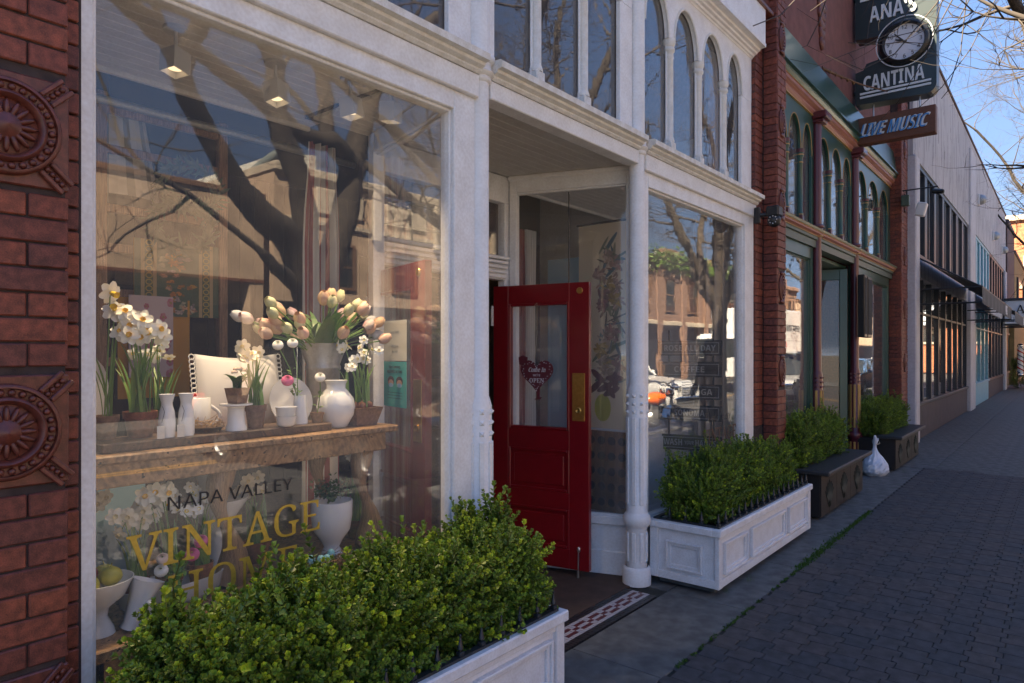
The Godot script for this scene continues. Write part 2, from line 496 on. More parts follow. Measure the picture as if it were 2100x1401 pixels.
	mat("rope", Color(0.45, 0.38, 0.28), 0.9)
	mat("canopy_white", Color(0.5, 0.54, 0.6), 0.6)
	mat("tan_stucco", Color(0.5, 0.36, 0.25), 0.85, {"tex": "stucco", "scale": V * 0.25})
	mat("tan_trim", Color(0.5, 0.42, 0.32), 0.85, {"tex": "stucco", "scale": V * 0.25})
	mat("brown_trim", Color(0.12, 0.06, 0.03), 0.7)
	mat("metal_siding", Color(0.52, 0.5, 0.44), 0.6, {"tex": "drip", "scale": V * 0.4})
	mat("slate_roof", Color(0.1, 0.12, 0.12), 0.8)
	mat("stone_wall", Color(0.3, 0.17, 0.11), 0.9, {"tex": "brick", "scale": V * 0.7, "bump": "brick", "relief": 2.0})
	mat("orange_brick", Color(0.42, 0.14, 0.06), 0.85, {"tex": "brick", "scale": V * 0.5})
	mat("car_black", Color(0.012, 0.012, 0.014), 0.25, {"coat": 1.0, "coat_rough": 0.04})
	mat("car_silver", Color(0.4, 0.39, 0.37), 0.3, {"metal": 0.5, "coat": 0.8, "coat_rough": 0.05})
	mat("car_white", Color(0.5, 0.5, 0.5), 0.3, {"coat": 0.6, "coat_rough": 0.05})
	mat("car_blue", Color(0.04, 0.08, 0.16), 0.3, {"coat": 0.8, "coat_rough": 0.05})
	mat("car_glass", Color(0.015, 0.018, 0.02), 0.05)
	mat("tyre", Color(0.018, 0.018, 0.018), 0.8)
	mat("lamp_red", Color(0.45, 0.01, 0.01), 0.2)
	mat("orange_paint", Color(0.75, 0.14, 0.01), 0.25, {"coat": 0.6})
	mat("navy_cloth", Color(0.03, 0.04, 0.06), 0.9)
	mat("skin", Color(0.4, 0.22, 0.15), 0.6)
	mat("hair", Color(0.012, 0.01, 0.009), 0.7)
	mat("denim", Color(0.03, 0.05, 0.09), 0.9)
	mat("lit_lamp", Color(0.9, 0.8, 0.6), 0.4, {"emit": Color(1, 0.86, 0.66), "energy": 0.16})
	glass("pane")
	glass("pane_slow", Color(1, 1, 1), 0.03, "soft", 0.014, Vector3(0.9, 0.5, 0.9))
	mat("white_planter", Color(0.77, 0.76, 0.78), 0.45, {"tex": "paint", "scale": V * 1.3})
	mat("curtain_red", Color(0.33, 0.1, 0.1), 0.9)
	mat("cream_cloth", Color(0.42, 0.34, 0.27), 0.9)
	mat("cloth_tint", Color(1, 1, 1), 0.85, {"vc": true})
	glass("pane_wavy", Color(1, 1, 1), 0.03, "soft", 0.012, Vector3(1.6, 0.5, 1.6))
	glass("pane_dark", Color(0.02, 0.025, 0.03), 0.12)

# ---------------------------------------------------------------- the place
func _ready() -> void:
	rng.seed = 20
	# camera
	var cam := Camera3D.new()
	cam.name = "camera"
	add_child(cam)
	var d := Vector3(0.77537, 0, -0.63151)
	cam.look_at_from_position(Vector3(0, 1.6, 2.315), Vector3(0, 1.6, 2.315) + d)
	cam.set_frustum(0.05 * 1401.0 / 1400.0, Vector2(0, 0.05 * 21.5 / 1400.0), 0.05, 600.0)
	cam.current = true
	# sky and air
	var env := Environment.new()
	var sm := ProceduralSkyMaterial.new()
	sm.sky_top_color = lin(0.12, 0.29, 0.76)
	sm.sky_horizon_color = lin(0.5, 0.7, 0.96)
	sm.sky_curve = 0.22
	sm.ground_bottom_color = lin(0.1, 0.1, 0.1)
	sm.ground_horizon_color = lin(0.3, 0.34, 0.4)
	sm.sky_energy_multiplier = 0.4
	sm.sun_angle_max = 12.0
	sm.sun_curve = 0.1
	var sky := Sky.new()
	sky.sky_material = sm
	env.sky = sky
	env.background_mode = Environment.BG_SKY
	env.tonemap_mode = Environment.TONE_MAPPER_LINEAR
	env.tonemap_exposure = 10.0
	env.sdfgi_enabled = true
	env.ssao_enabled = true
	env.ssil_enabled = true
	var we := WorldEnvironment.new()
	we.name = "sky"
	we.environment = env
	add_child(we)
	# sun, high behind the near buildings
	var sun := DirectionalLight3D.new()
	sun.name = "sun"
	sun.light_energy = 1.6
	sun.light_angular_distance = 0.5
	sun.light_color = Color(1.0, 0.93, 0.82)
	sun.shadow_enabled = true
	add_child(sun)
	sun.look_at_from_position(Vector3.ZERO, Vector3(0.6, -0.8, 0.44))
	textures()
	materials()
	ground()
	flower_shop()
	cantina()
	grey_block()
	far_shops()
	opposite_side()
	street_trees()
	planters()
	pavement_things()
	hanging_signs()
	display_room()
	table_things()
	platform_things()
	right_window_things()
	street_vehicles()

# ---------------------------------------------------------------- ground
func ground() -> void:
	var b := MB.new()
	b.quad(Vector3(-300, -0.2, 300), Vector3(500, -0.2, 300), Vector3(500, -0.2, -300), Vector3(-300, -0.2, -300))
	struct("ground", b, M.earth)
	struct("road", bx(Vector3(-80, -0.19, 3.5), Vector3(260, -0.13, 12.6)), M.asphalt)
	b = MB.new()
	for z in [7.95, 8.15]: b.box(Vector3(-80, -0.13, z - 0.04), Vector3(260, -0.126, z + 0.04))
	struct("road_marking", b, M.gold_paint)
	struct("kerb", bx(Vector3(-80, -0.19, 3.32), Vector3(260, 0.0, 3.5), 0.015), M.concrete)
	struct("kerb_opposite", bx(Vector3(-80, -0.19, 12.6), Vector3(260, 0.0, 12.78), 0.015), M.concrete)
	struct("pavement_opposite", bx(Vector3(-80, -0.19, 12.78), Vector3(260, -0.002, 14.4)), M.concrete)
	var base := struct("pavement", bx(Vector3(-80, -0.19, -1.2), Vector3(260, -0.009, 3.32)), M.joint_sand)
	# interlocking pavers
	var zig := [[0.0, 0.014], [0.07, 0.014], [0.09, -0.014], [0.16, -0.014]]
	var shapes := []
	for odd in 2:
		var s := 1.0 if odd == 0 else -1.0
		var p := []
		for q in zig: p.append(Vector2(q[0], 0.14 + q[1] * s))
		p.reverse()
		var low := []
		for q in zig: low.append(Vector2(q[0], q[1] * s))
		var ring: Array = low + p
		var mid := Vector2(0.08, 0.07)
		for var_ in 2:
			var mb := MB.new()
			var g := 0.0014 + 0.0009 * var_
			var c0 := []
			var c1 := []
			for q in ring:
				var inw: Vector2 = mid - q
				var e := Vector2(q.x + g * signf(inw.x), q.y + g * signf(inw.y))
				c0.append(Vector3(e.x, -0.004, e.y))
				c1.append(Vector3(e.x + 0.003 * signf(inw.x), 0.0, e.y + 0.003 * signf(inw.y)))
			var flat := PackedVector2Array()
			for q in c1: flat.append(Vector2(q.x, q.z))
			var ix := Geometry2D.triangulate_polygon(flat)
			for k in range(0, ix.size(), 3):
				var A: Vector3 = c1[ix[k]]
				var B: Vector3 = c1[ix[k + 1]]
				var C: Vector3 = c1[ix[k + 2]]
				if (B - A).cross(C - A).y < 0: mb.tri(A, C, B)
				else: mb.tri(A, B, C)
			for k in c0.size():
				var j := (k + 1) % c0.size()
				mb.quad(c0[j], c0[k], c1[k], c1[j])
				var dn := Vector3(0, -0.03, 0)
				mb.quad(c0[j] + dn, c0[k] + dn, c0[k], c0[j])
			shapes.append(mb.mesh())
	var spots := []
	for j in 18:
		for i in range(-6, 62):
			var x := 1.02 + i * 0.16 + (0.08 if j % 2 else 0.0)
			spots.append([x, 0.777 + j * 0.14, j % 2])
	# the nearest of them stand alone, the rest of the field is one part
	var eye := Vector2(0, 2.315)
	var scored := []
	for s in spots:
		var r := Vector2(s[0], s[1]) - eye
		var f := r.x * 0.77537 - r.y * 0.63151
		var u := r.x * 0.63151 + r.y * 0.77537
		var seen := f > 1.5 and absf(u / f) < 0.78 and 1.6 / f < 0.5
		scored.append([f if seen else 1000.0 + f, s])
	scored.sort_custom(func(a, b2): return a[0] < b2[0])
	var rest := [[], [], [], []]
	for k in scored.size():
		var s: Array = scored[k][1]
		var shape: int = s[2] * 2 + rng.randi() % 2
		var y := rng.randf_range(-0.0022, 0.0012)
		var xf := Transform3D(Basis.from_euler(Vector3(rng.randf_range(-0.006, 0.006), 0, rng.randf_range(-0.006, 0.006))), Vector3(s[0], y, s[1]))
		if k < 300:
			var o := put(base, "paver", shapes[shape], M["paver%d" % (rng.randi() % 4)])
			o.transform = xf
		else:
			rest[rng.randi() % 4].append([shape, xf])
	for m in 4:
		var st := SurfaceTool.new()
		for q in rest[m]: st.append_from(shapes[q[0]], 0, q[1])
		var o := put(base, "paver_field", st.commit(), M["paver%d" % m])
		o.set_meta("kind", "stuff")
	# concrete slabs in front of the shop, then across the whole pavement farther on
	var slab := func(x0, x1, z0, z1):
		var g := 0.003
		part(base, "slab", bx(Vector3(x0 + g, -0.03, z0 + g), Vector3(x1 - g, rng.randf_range(-0.002, 0.001), z1 - g), 0.003), M.concrete)
	var xs := [-0.1, 0.95, 2.0, 3.06, 4.2, 5.27, 6.34, 7.4, 8.47, 9.5, 10.84]
	for k in xs.size() - 1:
		slab.call(xs[k], xs[k + 1], 0.236, 0.772)
	for k in xs.size() - 1:
		if xs[k] < 2.0 or xs[k] > 4.1: slab.call(xs[k], xs[k + 1], -0.06, 0.234)
	for i in 18:
		for j in 3:
			slab.call(10.86 + i * 1.75, 10.86 + (i + 1) * 1.75, -0.3 + j * 1.2, 0.9 + j * 1.2)
	# entry floor and mosaic threshold
	struct("entry_floor", bx(Vector3(2.3, -0.01, -1.15), Vector3(4.5, 0.006, 0.0)), M.entry_floor, base)
	var tiles := {"tile_black": MB.new(), "tile_white": MB.new(), "tile_red": MB.new()}
	var rows := ["B", "B", "W", ".RRRR.", "RWWWWR", ".RRRR.", "W", "B", "B"]
	var s := 0.0258
	for r in rows.size():
		for i in 72:
			var p: String = rows[r]
			var ch := p[i % p.length()]
			var key := "tile_white"
			if ch == "B": key = "tile_black"
			elif ch == "R": key = "tile_red"
			var x := 2.2 + i * s
			var z := 0.0 + r * s
			var h := rng.randf_range(0.0, 0.0014)
			tiles[key].box(Vector3(x + 0.001, -0.01, z + 0.001), Vector3(x + s - 0.001, 0.004 + h, z + s - 0.001))
	for k in tiles:
		var o := part(base, "mosaic_tiles", tiles[k], M[k])
		o.set_meta("kind", "stuff")
	# moss in the long joint
	var mo := MB.new()
	mo.tinted = true
	for k in 2600:
		var x := rng.randf_range(3.2, 7.6)
		var thick := 0.012 if x < 5.2 else (0.035 if x < 6.6 else 0.02)
		if x < 5.2 and noise(0.9, 1, 7).get_noise_1d(x * 9.0) < -0.1: continue
		var z := 0.776 + rng.randfn(0, thick * 0.55)
		var h := rng.randf_range(0.004, 0.014) if x < 5.2 else rng.randf_range(0.006, 0.026)
		var g := rng.randf_range(0.7, 1.5)
		mo.col = Color(0.9 * g, 1.0 * g, 0.7 * g)
		var a := rng.randf() * TAU
		var w := rng.randf_range(0.003, 0.007)
		var dir := Vector3(cos(a), 0, sin(a))
		var lean := Vector3(rng.randfn(0, 0.006), h, rng.randfn(0, 0.006))
		mo.tri(Vector3(x, -0.003, z) - dir * w, Vector3(x, -0.003, z) + dir * w, Vector3(x, -0.003, z) + lean)
	for k in 60:
		var x: float = [4.42, 4.75, 10.35][k % 3] + rng.randfn(0, 0.02)
		var z: float = [0.55, 0.6, 0.62][k % 3] + rng.randfn(0, 0.012)
		mo.col = Color(1.2, 1.3, 0.8)
		var a := rng.randf() * TAU
		mo.tri(Vector3(x - 0.002 * cos(a), 0, z), Vector3(x + 0.002 * cos(a), 0, z), Vector3(x + rng.randfn(0, 0.02), rng.randf_range(0.02, 0.06), z + rng.randfn(0, 0.02)))
	var om := part(self, "moss", mo, M.moss)
	om.set_meta("kind", "stuff")
	tag(om, "bright green moss growing along the long pavement joint", "moss")

# ---------------------------------------------------------------- brick piers
var brick_shapes := {}
func brick_mesh(l: float, h: float, d: float) -> Mesh:
	var key := "%.3f_%.3f_%.3f" % [l, h, d]
	if not brick_shapes.has(key):
		var b := MB.new()
		b.box(Vector3(-l / 2, -h / 2, -d / 2), Vector3(l / 2, h / 2, d / 2), 0.0035)
		brick_shapes[key] = b.mesh()
	return brick_shapes[key]

# a face of bricks between a0 and a1 along x (axis 0) or z (axis 1), outer face at 'face'; breaks: y ranges left free
func brick_face(parent: Node, axis: int, a0: float, a1: float, face: float, outward: float, y0: float, y1: float, length: float, alone: bool, free := [], called := "brick") -> void:
	var ch := 0.0685
	var joint := 0.006
	var rest := [SurfaceTool.new(), SurfaceTool.new(), SurfaceTool.new()]
	var used := [false, false, false]
	var course := 0
	var y := y0
	while y < y1 - 0.02:
		var skip := false
		for f in free:
			if y + ch * 0.5 > f[0] and y + ch * 0.5 < f[1]: skip = true
		if not skip:
			var at := a0
			var first := length if course % 2 == 0 else length * 0.5
			var k := 0
			while at < a1 - 0.012:
				var l := minf(first if k == 0 else length, a1 - at)
				if a1 - (at + l) < 0.03: l = a1 - at
				var ms := brick_mesh(snappedf(l - joint, 0.005), ch - joint, 0.06)
				var out := rng.randf_range(-0.0025, 0.0025)
				var c := at + l / 2
				var p := Vector3(c, y + ch / 2, face - outward * 0.03 + out) if axis == 0 else Vector3(face - outward * 0.03 + out, y + ch / 2, c)
				var bs := Basis.IDENTITY if axis == 0 else Basis(Vector3.UP, PI / 2)
				bs = bs * Basis.from_euler(Vector3(rng.randfn(0, 0.004), rng.randfn(0, 0.004), rng.randfn(0, 0.004)))
				if alone:
					var o := put(parent, called, ms, M["brick%d" % (rng.randi() % 5)])
					o.transform = Transform3D(bs, p)
				else:
					var w := rng.randi() % 3
					rest[w].append_from(ms, 0, Transform3D(bs, p))
					used[w] = true
				at += l
				k += 1
		course += 1
		y += ch
	if not alone:
		for w in 3:
			if used[w]:
				var o := put(parent, "brickwork", rest[w].commit(), M["brick%d" % w])
				o.set_meta("kind", "stuff")

func medallion(parent: Node, at: Vector3, size: float) -> void:   # square terracotta tile with a rosette
	var h := size / 2
	var o := put(parent, "medallion", bx(Vector3(-h, -h, -0.04), Vector3(h, h, 0.0), 0.004).mesh(), M.terracotta, at)
	var b := MB.new()
	b.t = Transform3D(Basis(Vector3.RIGHT, PI / 2), Vector3.ZERO)
	var r := h * 0.86
	b.lathe([Vector2(r, 0.0), Vector2(r, 0.012), Vector2(r * 0.96, 0.02), Vector2(r * 0.91, 0.02), Vector2(r * 0.89, 0.008), Vector2(r * 0.74, 0.006), Vector2(r * 0.72, 0.02), Vector2(r * 0.66, 0.024), Vector2(r * 0.6, 0.018), Vector2(r * 0.57, 0.004), Vector2(r * 0.3, 0.012), Vector2(r * 0.18, 0.03), Vector2(0.0, 0.038)], Vector3.ZERO, 40)
	part(o, "ring", b, M.terracotta)
	b = MB.new()
	for k in 26:
		var a := TAU * k / 26
		b.ball(Vector3(cos(a) * r * 0.815, sin(a) * r * 0.815, 0.01), Vector3.ONE * r * 0.075, 8, 6)
	part(o, "beading", b, M.terracotta)
	b = MB.new()
	for k in 16:
		var a := TAU * k / 16
		b.t = Transform3D(Basis(Vector3(0, 0, 1), a), Vector3(0, 0, 0.012))
		b.ball(Vector3(r * 0.36, 0, 0), Vector3(r * 0.2, r * 0.062, 0.012), 8, 6)
	b.t = Transform3D.IDENTITY
	part(o, "rosette", b, M.terracotta)
	b = MB.new()
	for k in 4:
		b.t = Transform3D(Basis(Vector3(0, 0, 1), PI / 4 + PI / 2 * k), Vector3.ZERO)
		for s in [-1, 1]: b.box(Vector3(r * 1.0, s * h * 0.12 - 0.007, 0.0), Vector3(h * 1.36, s * h * 0.12 + 0.007, 0.014), 0.003)
		for q in 4: b.ball(Vector3(r * 1.06 + q * h * 0.11, 0, 0.003), Vector3.ONE * h * 0.055, 8, 6)
	part(o, "corner_bar", b, M.terracotta)

func ornament_plaque(parent: Node, at: Vector3, w: float, h: float) -> void:    # upright oval relief on a pier
	var b := MB.new()
	b.box(Vector3(-w / 2, -h / 2, -0.03), Vector3(w / 2, h / 2, 0.004), 0.004)
	for k in 4:
		var f := 1.0 - k * 0.24
		var pts := []
		var rr := []
		for i in 21:
			var a := TAU * i / 20
			pts.append(Vector3(cos(a) * w * 0.4 * f, sin(a) * h * 0.42 * f, 0.01 + 0.004 * k))
			rr.append(w * 0.05)
		b.tube(pts, rr, 5)
	for s in [-1, 1]:
		b.ball(Vector3(0, s * h * 0.47, 0.01), Vector3(w * 0.3, h * 0.07, 0.02), 8, 6)
	put(parent, "terracotta_plaque", b.mesh(), M.terracotta, at)

# ---------------------------------------------------------------- flower shop
func arch_y(x: float, holes: Array, spring: float, rise: float) -> float:
	for h in holes:
		var c: float = (h[0] + h[1]) / 2
		var w: float = (h[1] - h[0]) / 2
		if absf(x - c) < w: return spring + rise * sqrt(maxf(0.0, 1.0 - pow((x - c) / w, 2)))
	return spring

func arcade(parent: Node, x0: float, x1: float, holes: Array, spring: float, rise: float, top: float, zf: float, zb: float, m: Material, rim_m: Material, rim_r := 0.011) -> void:
	# board with round-headed openings, each edged with a moulding
	var b := MB.new()
	var xs := [x0]
	for h in holes:
		for k in 17:
			var a := PI * k / 16
			xs.append((h[0] + h[1]) / 2 - cos(a) * (h[1] - h[0]) / 2)
	xs.append(x1)
	for i in xs.size() - 1:
		var p: float = xs[i]
		var q: float = xs[i + 1]
		if q - p < 1e-5: continue
		var yp := arch_y(p + 1e-5, holes, spring, rise)
		var yq := arch_y(q - 1e-5, holes, spring, rise)
		b.quad(Vector3(p, yp, zf), Vector3(q, yq, zf), Vector3(q, top, zf), Vector3(p, top, zf))
		b.quad(Vector3(q, yq, zb), Vector3(p, yp, zb), Vector3(p, top, zb), Vector3(q, top, zb))
		b.quad(Vector3(p, yp, zb), Vector3(q, yq, zb), Vector3(q, yq, zf), Vector3(p, yp, zf))
	var o := part(parent, "arcade", b, m)
	for h in holes:
		var r := MB.new()
		var pts := []
		var rr := []
		for k in 19:
			var a := PI * k / 18
			pts.append(Vector3((h[0] + h[1]) / 2 - cos(a) * ((h[1] - h[0]) / 2 + 0.006), spring + sin(a) * (rise + 0.006), zf))
			rr.append(rim_r)
		r.tube(pts, rr, 6)
		part(o, "arch_moulding", r, rim_m)

func colonnette(parent: Node, at: Vector3, y1: float, r: float, m: Material, bands := {}) -> void:
	var h := y1 - at.y
	var b := MB.new()
	b.box(Vector3(-r * 1.05, 0, -r * 1.05), Vector3(r * 1.05, 0.1, r * 1.05), 0.006)
	b.lathe([Vector2(r * 1.05, 0.1), Vector2(r * 1.12, 0.11), Vector2(r * 1.0, 0.125), Vector2(r * 0.86, 0.14), Vector2(r * 0.86, h - 0.15), Vector2(r * 0.98, h - 0.14), Vector2(r * 0.9, h - 0.125), Vector2(r * 0.9, h - 0.1), Vector2(r * 1.15, h - 0.09), Vector2(r * 1.2, h - 0.07), Vector2(r * 0.98, h - 0.058), Vector2(r * 1.1, h - 0.05), Vector2(r * 1.3, h - 0.03), Vector2(r * 1.3, h)], Vector3.ZERO, 16)
	var o := put(parent, "colonnette", b.mesh(), m, at)
	if bands:
		var c := MB.new()
		c.lathe([Vector2(r * 1.0, 0), Vector2(r * 1.1, 0.005), Vector2(r * 1.0, 0.012)], Vector3(0, h - 0.16, 0), 16)
		c.lathe([Vector2(r * 1.2, 0), Vector2(r * 1.25, 0.006), Vector2(r * 1.2, 0.012)], Vector3(0, h - 0.075, 0), 16)
		c.lathe([Vector2(r * 1.12, 0), Vector2(r * 1.18, 0.006), Vector2(r * 1.08, 0.012)], Vector3(0, 0.1, 0), 16)
		part(o, "gold_band", c, bands.gold)
		c = MB.new()
		c.box(Vector3(-r * 1.12, -0.004, -r * 1.12), Vector3(r * 1.12, 0.096, r * 1.12), 0.006)
		c.lathe([Vector2(r * 1.3, h - 0.045), Vector2(r * 1.36, h - 0.03), Vector2(r * 1.36, h - 0.005)], Vector3.ZERO, 16)
		part(o, "painted_block", c, bands.block)

func iron_column(parent: Node, x: float, z: float, top: float, m: Material, accents: Material = null, gold: Material = null) -> void:
	# slim cast-iron shopfront column: plinth, ring, ribbed foot with studs, plain shaft, neck mouldings
	var b := MB.new()
	b.lathe([Vector2(0.098, 0.0), Vector2(0.098, 0.105), Vector2(0.09, 0.118), Vector2(0.078, 0.124)], Vector3.ZERO, 28)
	b.lathe([Vector2(0.07, 0.12), Vector2(0.07, 0.385), Vector2(0.08, 0.4), Vector2(0.092, 0.42), Vector2(0.096, 0.445), Vector2(0.092, 0.47), Vector2(0.08, 0.488), Vector2(0.07, 0.5), Vector2(0.068, 1.33), Vector2(0.06, 1.36), Vector2(0.053, 1.38), Vector2(0.053, 2.955)], Vector3.ZERO, 28)
	b.lathe([Vector2(0.053, 2.955), Vector2(0.064, 2.962), Vector2(0.066, 2.975), Vector2(0.06, 2.985), Vector2(0.072, 2.99), Vector2(0.08, 3.005), Vector2(0.066, 3.022), Vector2(0.066, 3.05), Vector2(0.082, 3.058), Vector2(0.084, 3.085), Vector2(0.07, 3.095), Vector2(0.055, 3.1), Vector2(0.055, top)], Vector3.ZERO, 28)
	var o := put(parent, "column", b.mesh(), m, Vector3(x, 0, z))
	var ribs := MB.new()
	for k in 8:
		ribs.t = Transform3D(Basis(Vector3.UP, TAU * k / 8 + 0.2), Vector3.ZERO)
		ribs.box(Vector3(-0.014, 0.55, 0.06), Vector3(0.014, 1.15, 0.0755), 0.003)
		ribs.box(Vector3(-0.014, 0.16, 0.06), Vector3(0.014, 0.36, 0.0775), 0.003)
	part(o, "rib", ribs, gold if gold else m)
	for k in 8:
		for j in 3:
			var s := MB.new()
			s.t = Transform3D(Basis(Vector3.UP, TAU * k / 8 + 0.2), Vector3(0, 1.19 + j * 0.055, 0))
			var q := 0.014
			var tip := Vector3(0, 0, 0.084)
			var e := [Vector3(-q, -q, 0.066), Vector3(q, -q, 0.066), Vector3(q, q, 0.066), Vector3(-q, q, 0.066)]
			for i in 4: s.tri(e[i], e[(i + 1) % 4], tip)
			part(o, "stud", s, m)
	if accents:
		var c := MB.new()
		c.lathe([Vector2(0.084, 3.0), Vector2(0.088, 3.01), Vector2(0.084, 3.02)], Vector3.ZERO, 24)
		c.lathe([Vector2(0.07, 2.95), Vector2(0.074, 2.957), Vector2(0.07, 2.965)], Vector3.ZERO, 24)
		part(o, "gold_band", c, accents)

func pane(parent: Node, lo: Vector3, hi: Vector3, m: Material, called := "pane") -> MeshInstance3D:
	return part(parent, called, bx(lo, hi), m)

func frame(parent: Node, called: String, x0: float, x1: float, y0: float, y1: float, l: float, r: float, bt: float, tp: float, zf: float, zb: float, m: Material) -> MeshInstance3D:
	# an upright window frame: glass opening x0..x1, y0..y1 with member widths outside it, and a bead round the glass
	var b := MB.new()
	b.box(Vector3(x0 - l, y0 - bt, zb), Vector3(x0, y1 + tp, zf), 0.004)
	b.box(Vector3(x1, y0 - bt, zb), Vector3(x1 + r, y1 + tp, zf), 0.004)
	b.box(Vector3(x0, y1, zb), Vector3(x1, y1 + tp, zf), 0.004)
	b.box(Vector3(x0, y0 - bt, zb), Vector3(x1, y0, zf), 0.004)
	var o := part(parent, called, b, m)
	var c := MB.new()
	var k := 0.014
	var zz := zf - 0.02
	c.box(Vector3(x0, y0, zb + 0.002), Vector3(x0 + k, y1, zz), 0.004)
	c.box(Vector3(x1 - k, y0, zb + 0.002), Vector3(x1, y1, zz), 0.004)
	c.box(Vector3(x0 + k, y1 - k, zb + 0.002), Vector3(x1 - k, y1, zz), 0.004)
	c.box(Vector3(x0 + k, y0, zb + 0.002), Vector3(x1 - k, y0 + k, zz), 0.004)
	part(o, "glazing_bead", c, m)
	return o

func wall_local(parent: Node, called: String, p: Vector3, q: Vector3) -> Node3D:   # a node whose x axis runs from p to q
	var o := Node3D.new()
	o.name = called
	parent.add_child(o, true)
	var d := (q - p).normalized()
	o.transform = Transform3D(Basis(d, Vector3.UP, d.cross(Vector3.UP)), p)
	return o

func flower_shop() -> void:
	var W: Material = M.white_paint
	var shop := thing("flower_shop", "red brick shop with white timber shopfront, arched transoms and recessed red doors", "shop")
	# body: walls, roof and parapet
	var b := MB.new()
	b.box(Vector3(-6.0, 0, -9.2), Vector3(0.3, 4.9, 0.0))
	b.box(Vector3(0.3, 0, -9.2), Vector3(6.9, 4.9, -9.0))
	b.box(Vector3(6.7, 0, -9.0), Vector3(6.9, 4.9, -0.05))
	b.box(Vector3(0.3, 3.75, -9.0), Vector3(6.7, 3.95, -1.3))
	b.box(Vector3(-6.0, 4.9, -9.2), Vector3(6.9, 5.1, 0.1))
	part(shop, "brick_body", b, M.brick2)
	part(shop, "upper_wall", bx(Vector3(0.3, 4.82, -0.2), Vector3(6.62, 5.2, 0.1)), M.brick0)
	part(shop, "coping", bx(Vector3(0.3, 4.79, -0.2), Vector3(6.6, 4.83, 0.15), 0.006), M.terracotta)
	# left pier
	var pier := part(shop, "brick_pier", bx(Vector3(-0.6, 0, -0.4), Vector3(0.7, 5.2, 0.112)), M.mortar)
	part(pier, "pier_return", bx(Vector3(0.7, 0, -0.3), Vector3(0.768, 5.2, 0.03)), M.mortar)
	var free := []
	for k in 6: free.append([-0.246 + k * 0.816 - 0.152, -0.246 + k * 0.816 + 0.152])
	brick_face(pier, 0, 0.308, 0.708, 0.121, 1.0, 0.53, 2.75, 0.2, true, free)
	brick_face(pier, 0, 0.308, 0.708, 0.121, 1.0, 0.0, 0.52, 0.2, false, free)
	brick_face(pier, 0, 0.308, 0.708, 0.121, 1.0, 2.75, 5.15, 0.2, false, free)
	brick_face(pier, 0, 0.7, 0.762, 0.042, 1.0, 0.45, 2.8, 0.2, true)
	brick_face(pier, 0, 0.7, 0.762, 0.042, 1.0, 2.82, 5.15, 0.2, false)
	for k in range(1, 6): medallion(pier, Vector3(0.556, -0.246 + k * 0.816, 0.122), 0.302)
	# right pier
	pier = part(shop, "brick_pier", bx(Vector3(6.632, 0, -0.4), Vector3(6.868, 6.3, 0.166)), M.mortar)
	part(pier, "pier_return", bx(Vector3(6.425, 0, -0.3), Vector3(6.632, 5.2, 0.026)), M.mortar)
	free = []
	for k in 8: free.append([1.42 + (k - 1) * 0.8 - 0.15, 1.42 + (k - 1) * 0.8 + 0.15])
	brick_face(pier, 0, 6.422, 6.622, 0.036, 1.0, 0.9, 4.78, 0.2, true)
	brick_face(pier, 1, 0.04, 0.172, 6.622, -1.0, 0.62, 4.0, 0.21, true)
	brick_face(pier, 1, 0.04, 0.172, 6.622, -1.0, 4.0, 6.25, 0.21, false)
	brick_face(pier, 0, 6.626, 6.878, 0.176, 1.0, 0.62, 6.25, 0.2, false, free)
	for k in 7: ornament_plaque(pier, Vector3(6.752, 1.42 + k * 0.8, 0.17), 0.2, 0.29)
	# shopfront columns
	iron_column(shop, 2.573, 0.0, 4.3, W)
	iron_column(shop, 4.21, 0.0, 4.3, W)
	# large display windows
	var win := Node3D.new()
	win.name = "display_window"
	shop.add_child(win)
	frame(win, "frame", 0.806, 2.376, 0.42, 2.775, 0.044, 0.15, 0.06, 0.09, 0.02, -0.06, W)
	pane(win, Vector3(0.8, 0.41, -0.036), Vector3(2.38, 2.785, -0.03), M.pane)
	part(win, "base_panel", bx(Vector3(0.762, 0, -0.08), Vector3(2.52, 0.36, 0.0), 0.004), W)
	win = Node3D.new()
	win.name = "display_window_001"
	shop.add_child(win)
	frame(win, "frame", 4.345, 6.2, 0.42, 2.765, 0.08, 0.22, 0.06, 0.1, 0.02, -0.06, W)
	pane(win, Vector3(4.34, 0.41, -0.036), Vector3(6.21, 2.775, -0.03), M.pane_slow)
	part(win, "base_panel", bx(Vector3(4.265, 0, -0.08), Vector3(6.42, 0.36, 0.0), 0.004), W)
	# header boards and the moulded sill of the transoms
	for s in [[0.762, 2.53], [2.62, 4.16], [4.265, 6.42]]:
		var y0 := 2.865 if s[0] != 2.62 else 2.885
		part(shop, "header_board", bx(Vector3(s[0], y0, -0.05), Vector3(s[1], 2.978, 0.046), 0.005), W)
		var mo := MB.new()
		mo.profile_x([Vector2(-0.08, 2.98), Vector2(0.05, 2.98), Vector2(0.062, 2.992), Vector2(0.06, 3.002), Vector2(0.085, 3.012), Vector2(0.088, 3.026), Vector2(0.118, 3.03), Vector2(0.12, 3.062), Vector2(0.108, 3.07), Vector2(-0.08, 3.085)], s[0], s[1] + (0.02 if s[1] > 6 else 0.0))
		part(shop, "sill_moulding", mo, M.white_old)
	# transom lights
	var bays := [[0.8, 2.52, [[0.86, 1.25], [1.33, 1.75], [1.83, 2.28]], [1.29, 1.79]], [2.63, 4.15, [[2.7, 3.03], [3.13, 3.515], [3.615, 3.985]], [3.08, 3.565]], [4.27, 6.42, [[4.33, 4.695], [4.795, 5.215], [5.315, 5.73], [5.83, 6.17]], [4.745, 5.265, 5.78]]]
	bays[0] = [0.762, 2.52, [[0.9, 1.31], [1.41, 1.88], [1.98, 2.36]], [1.36, 1.93]]
	var first := true
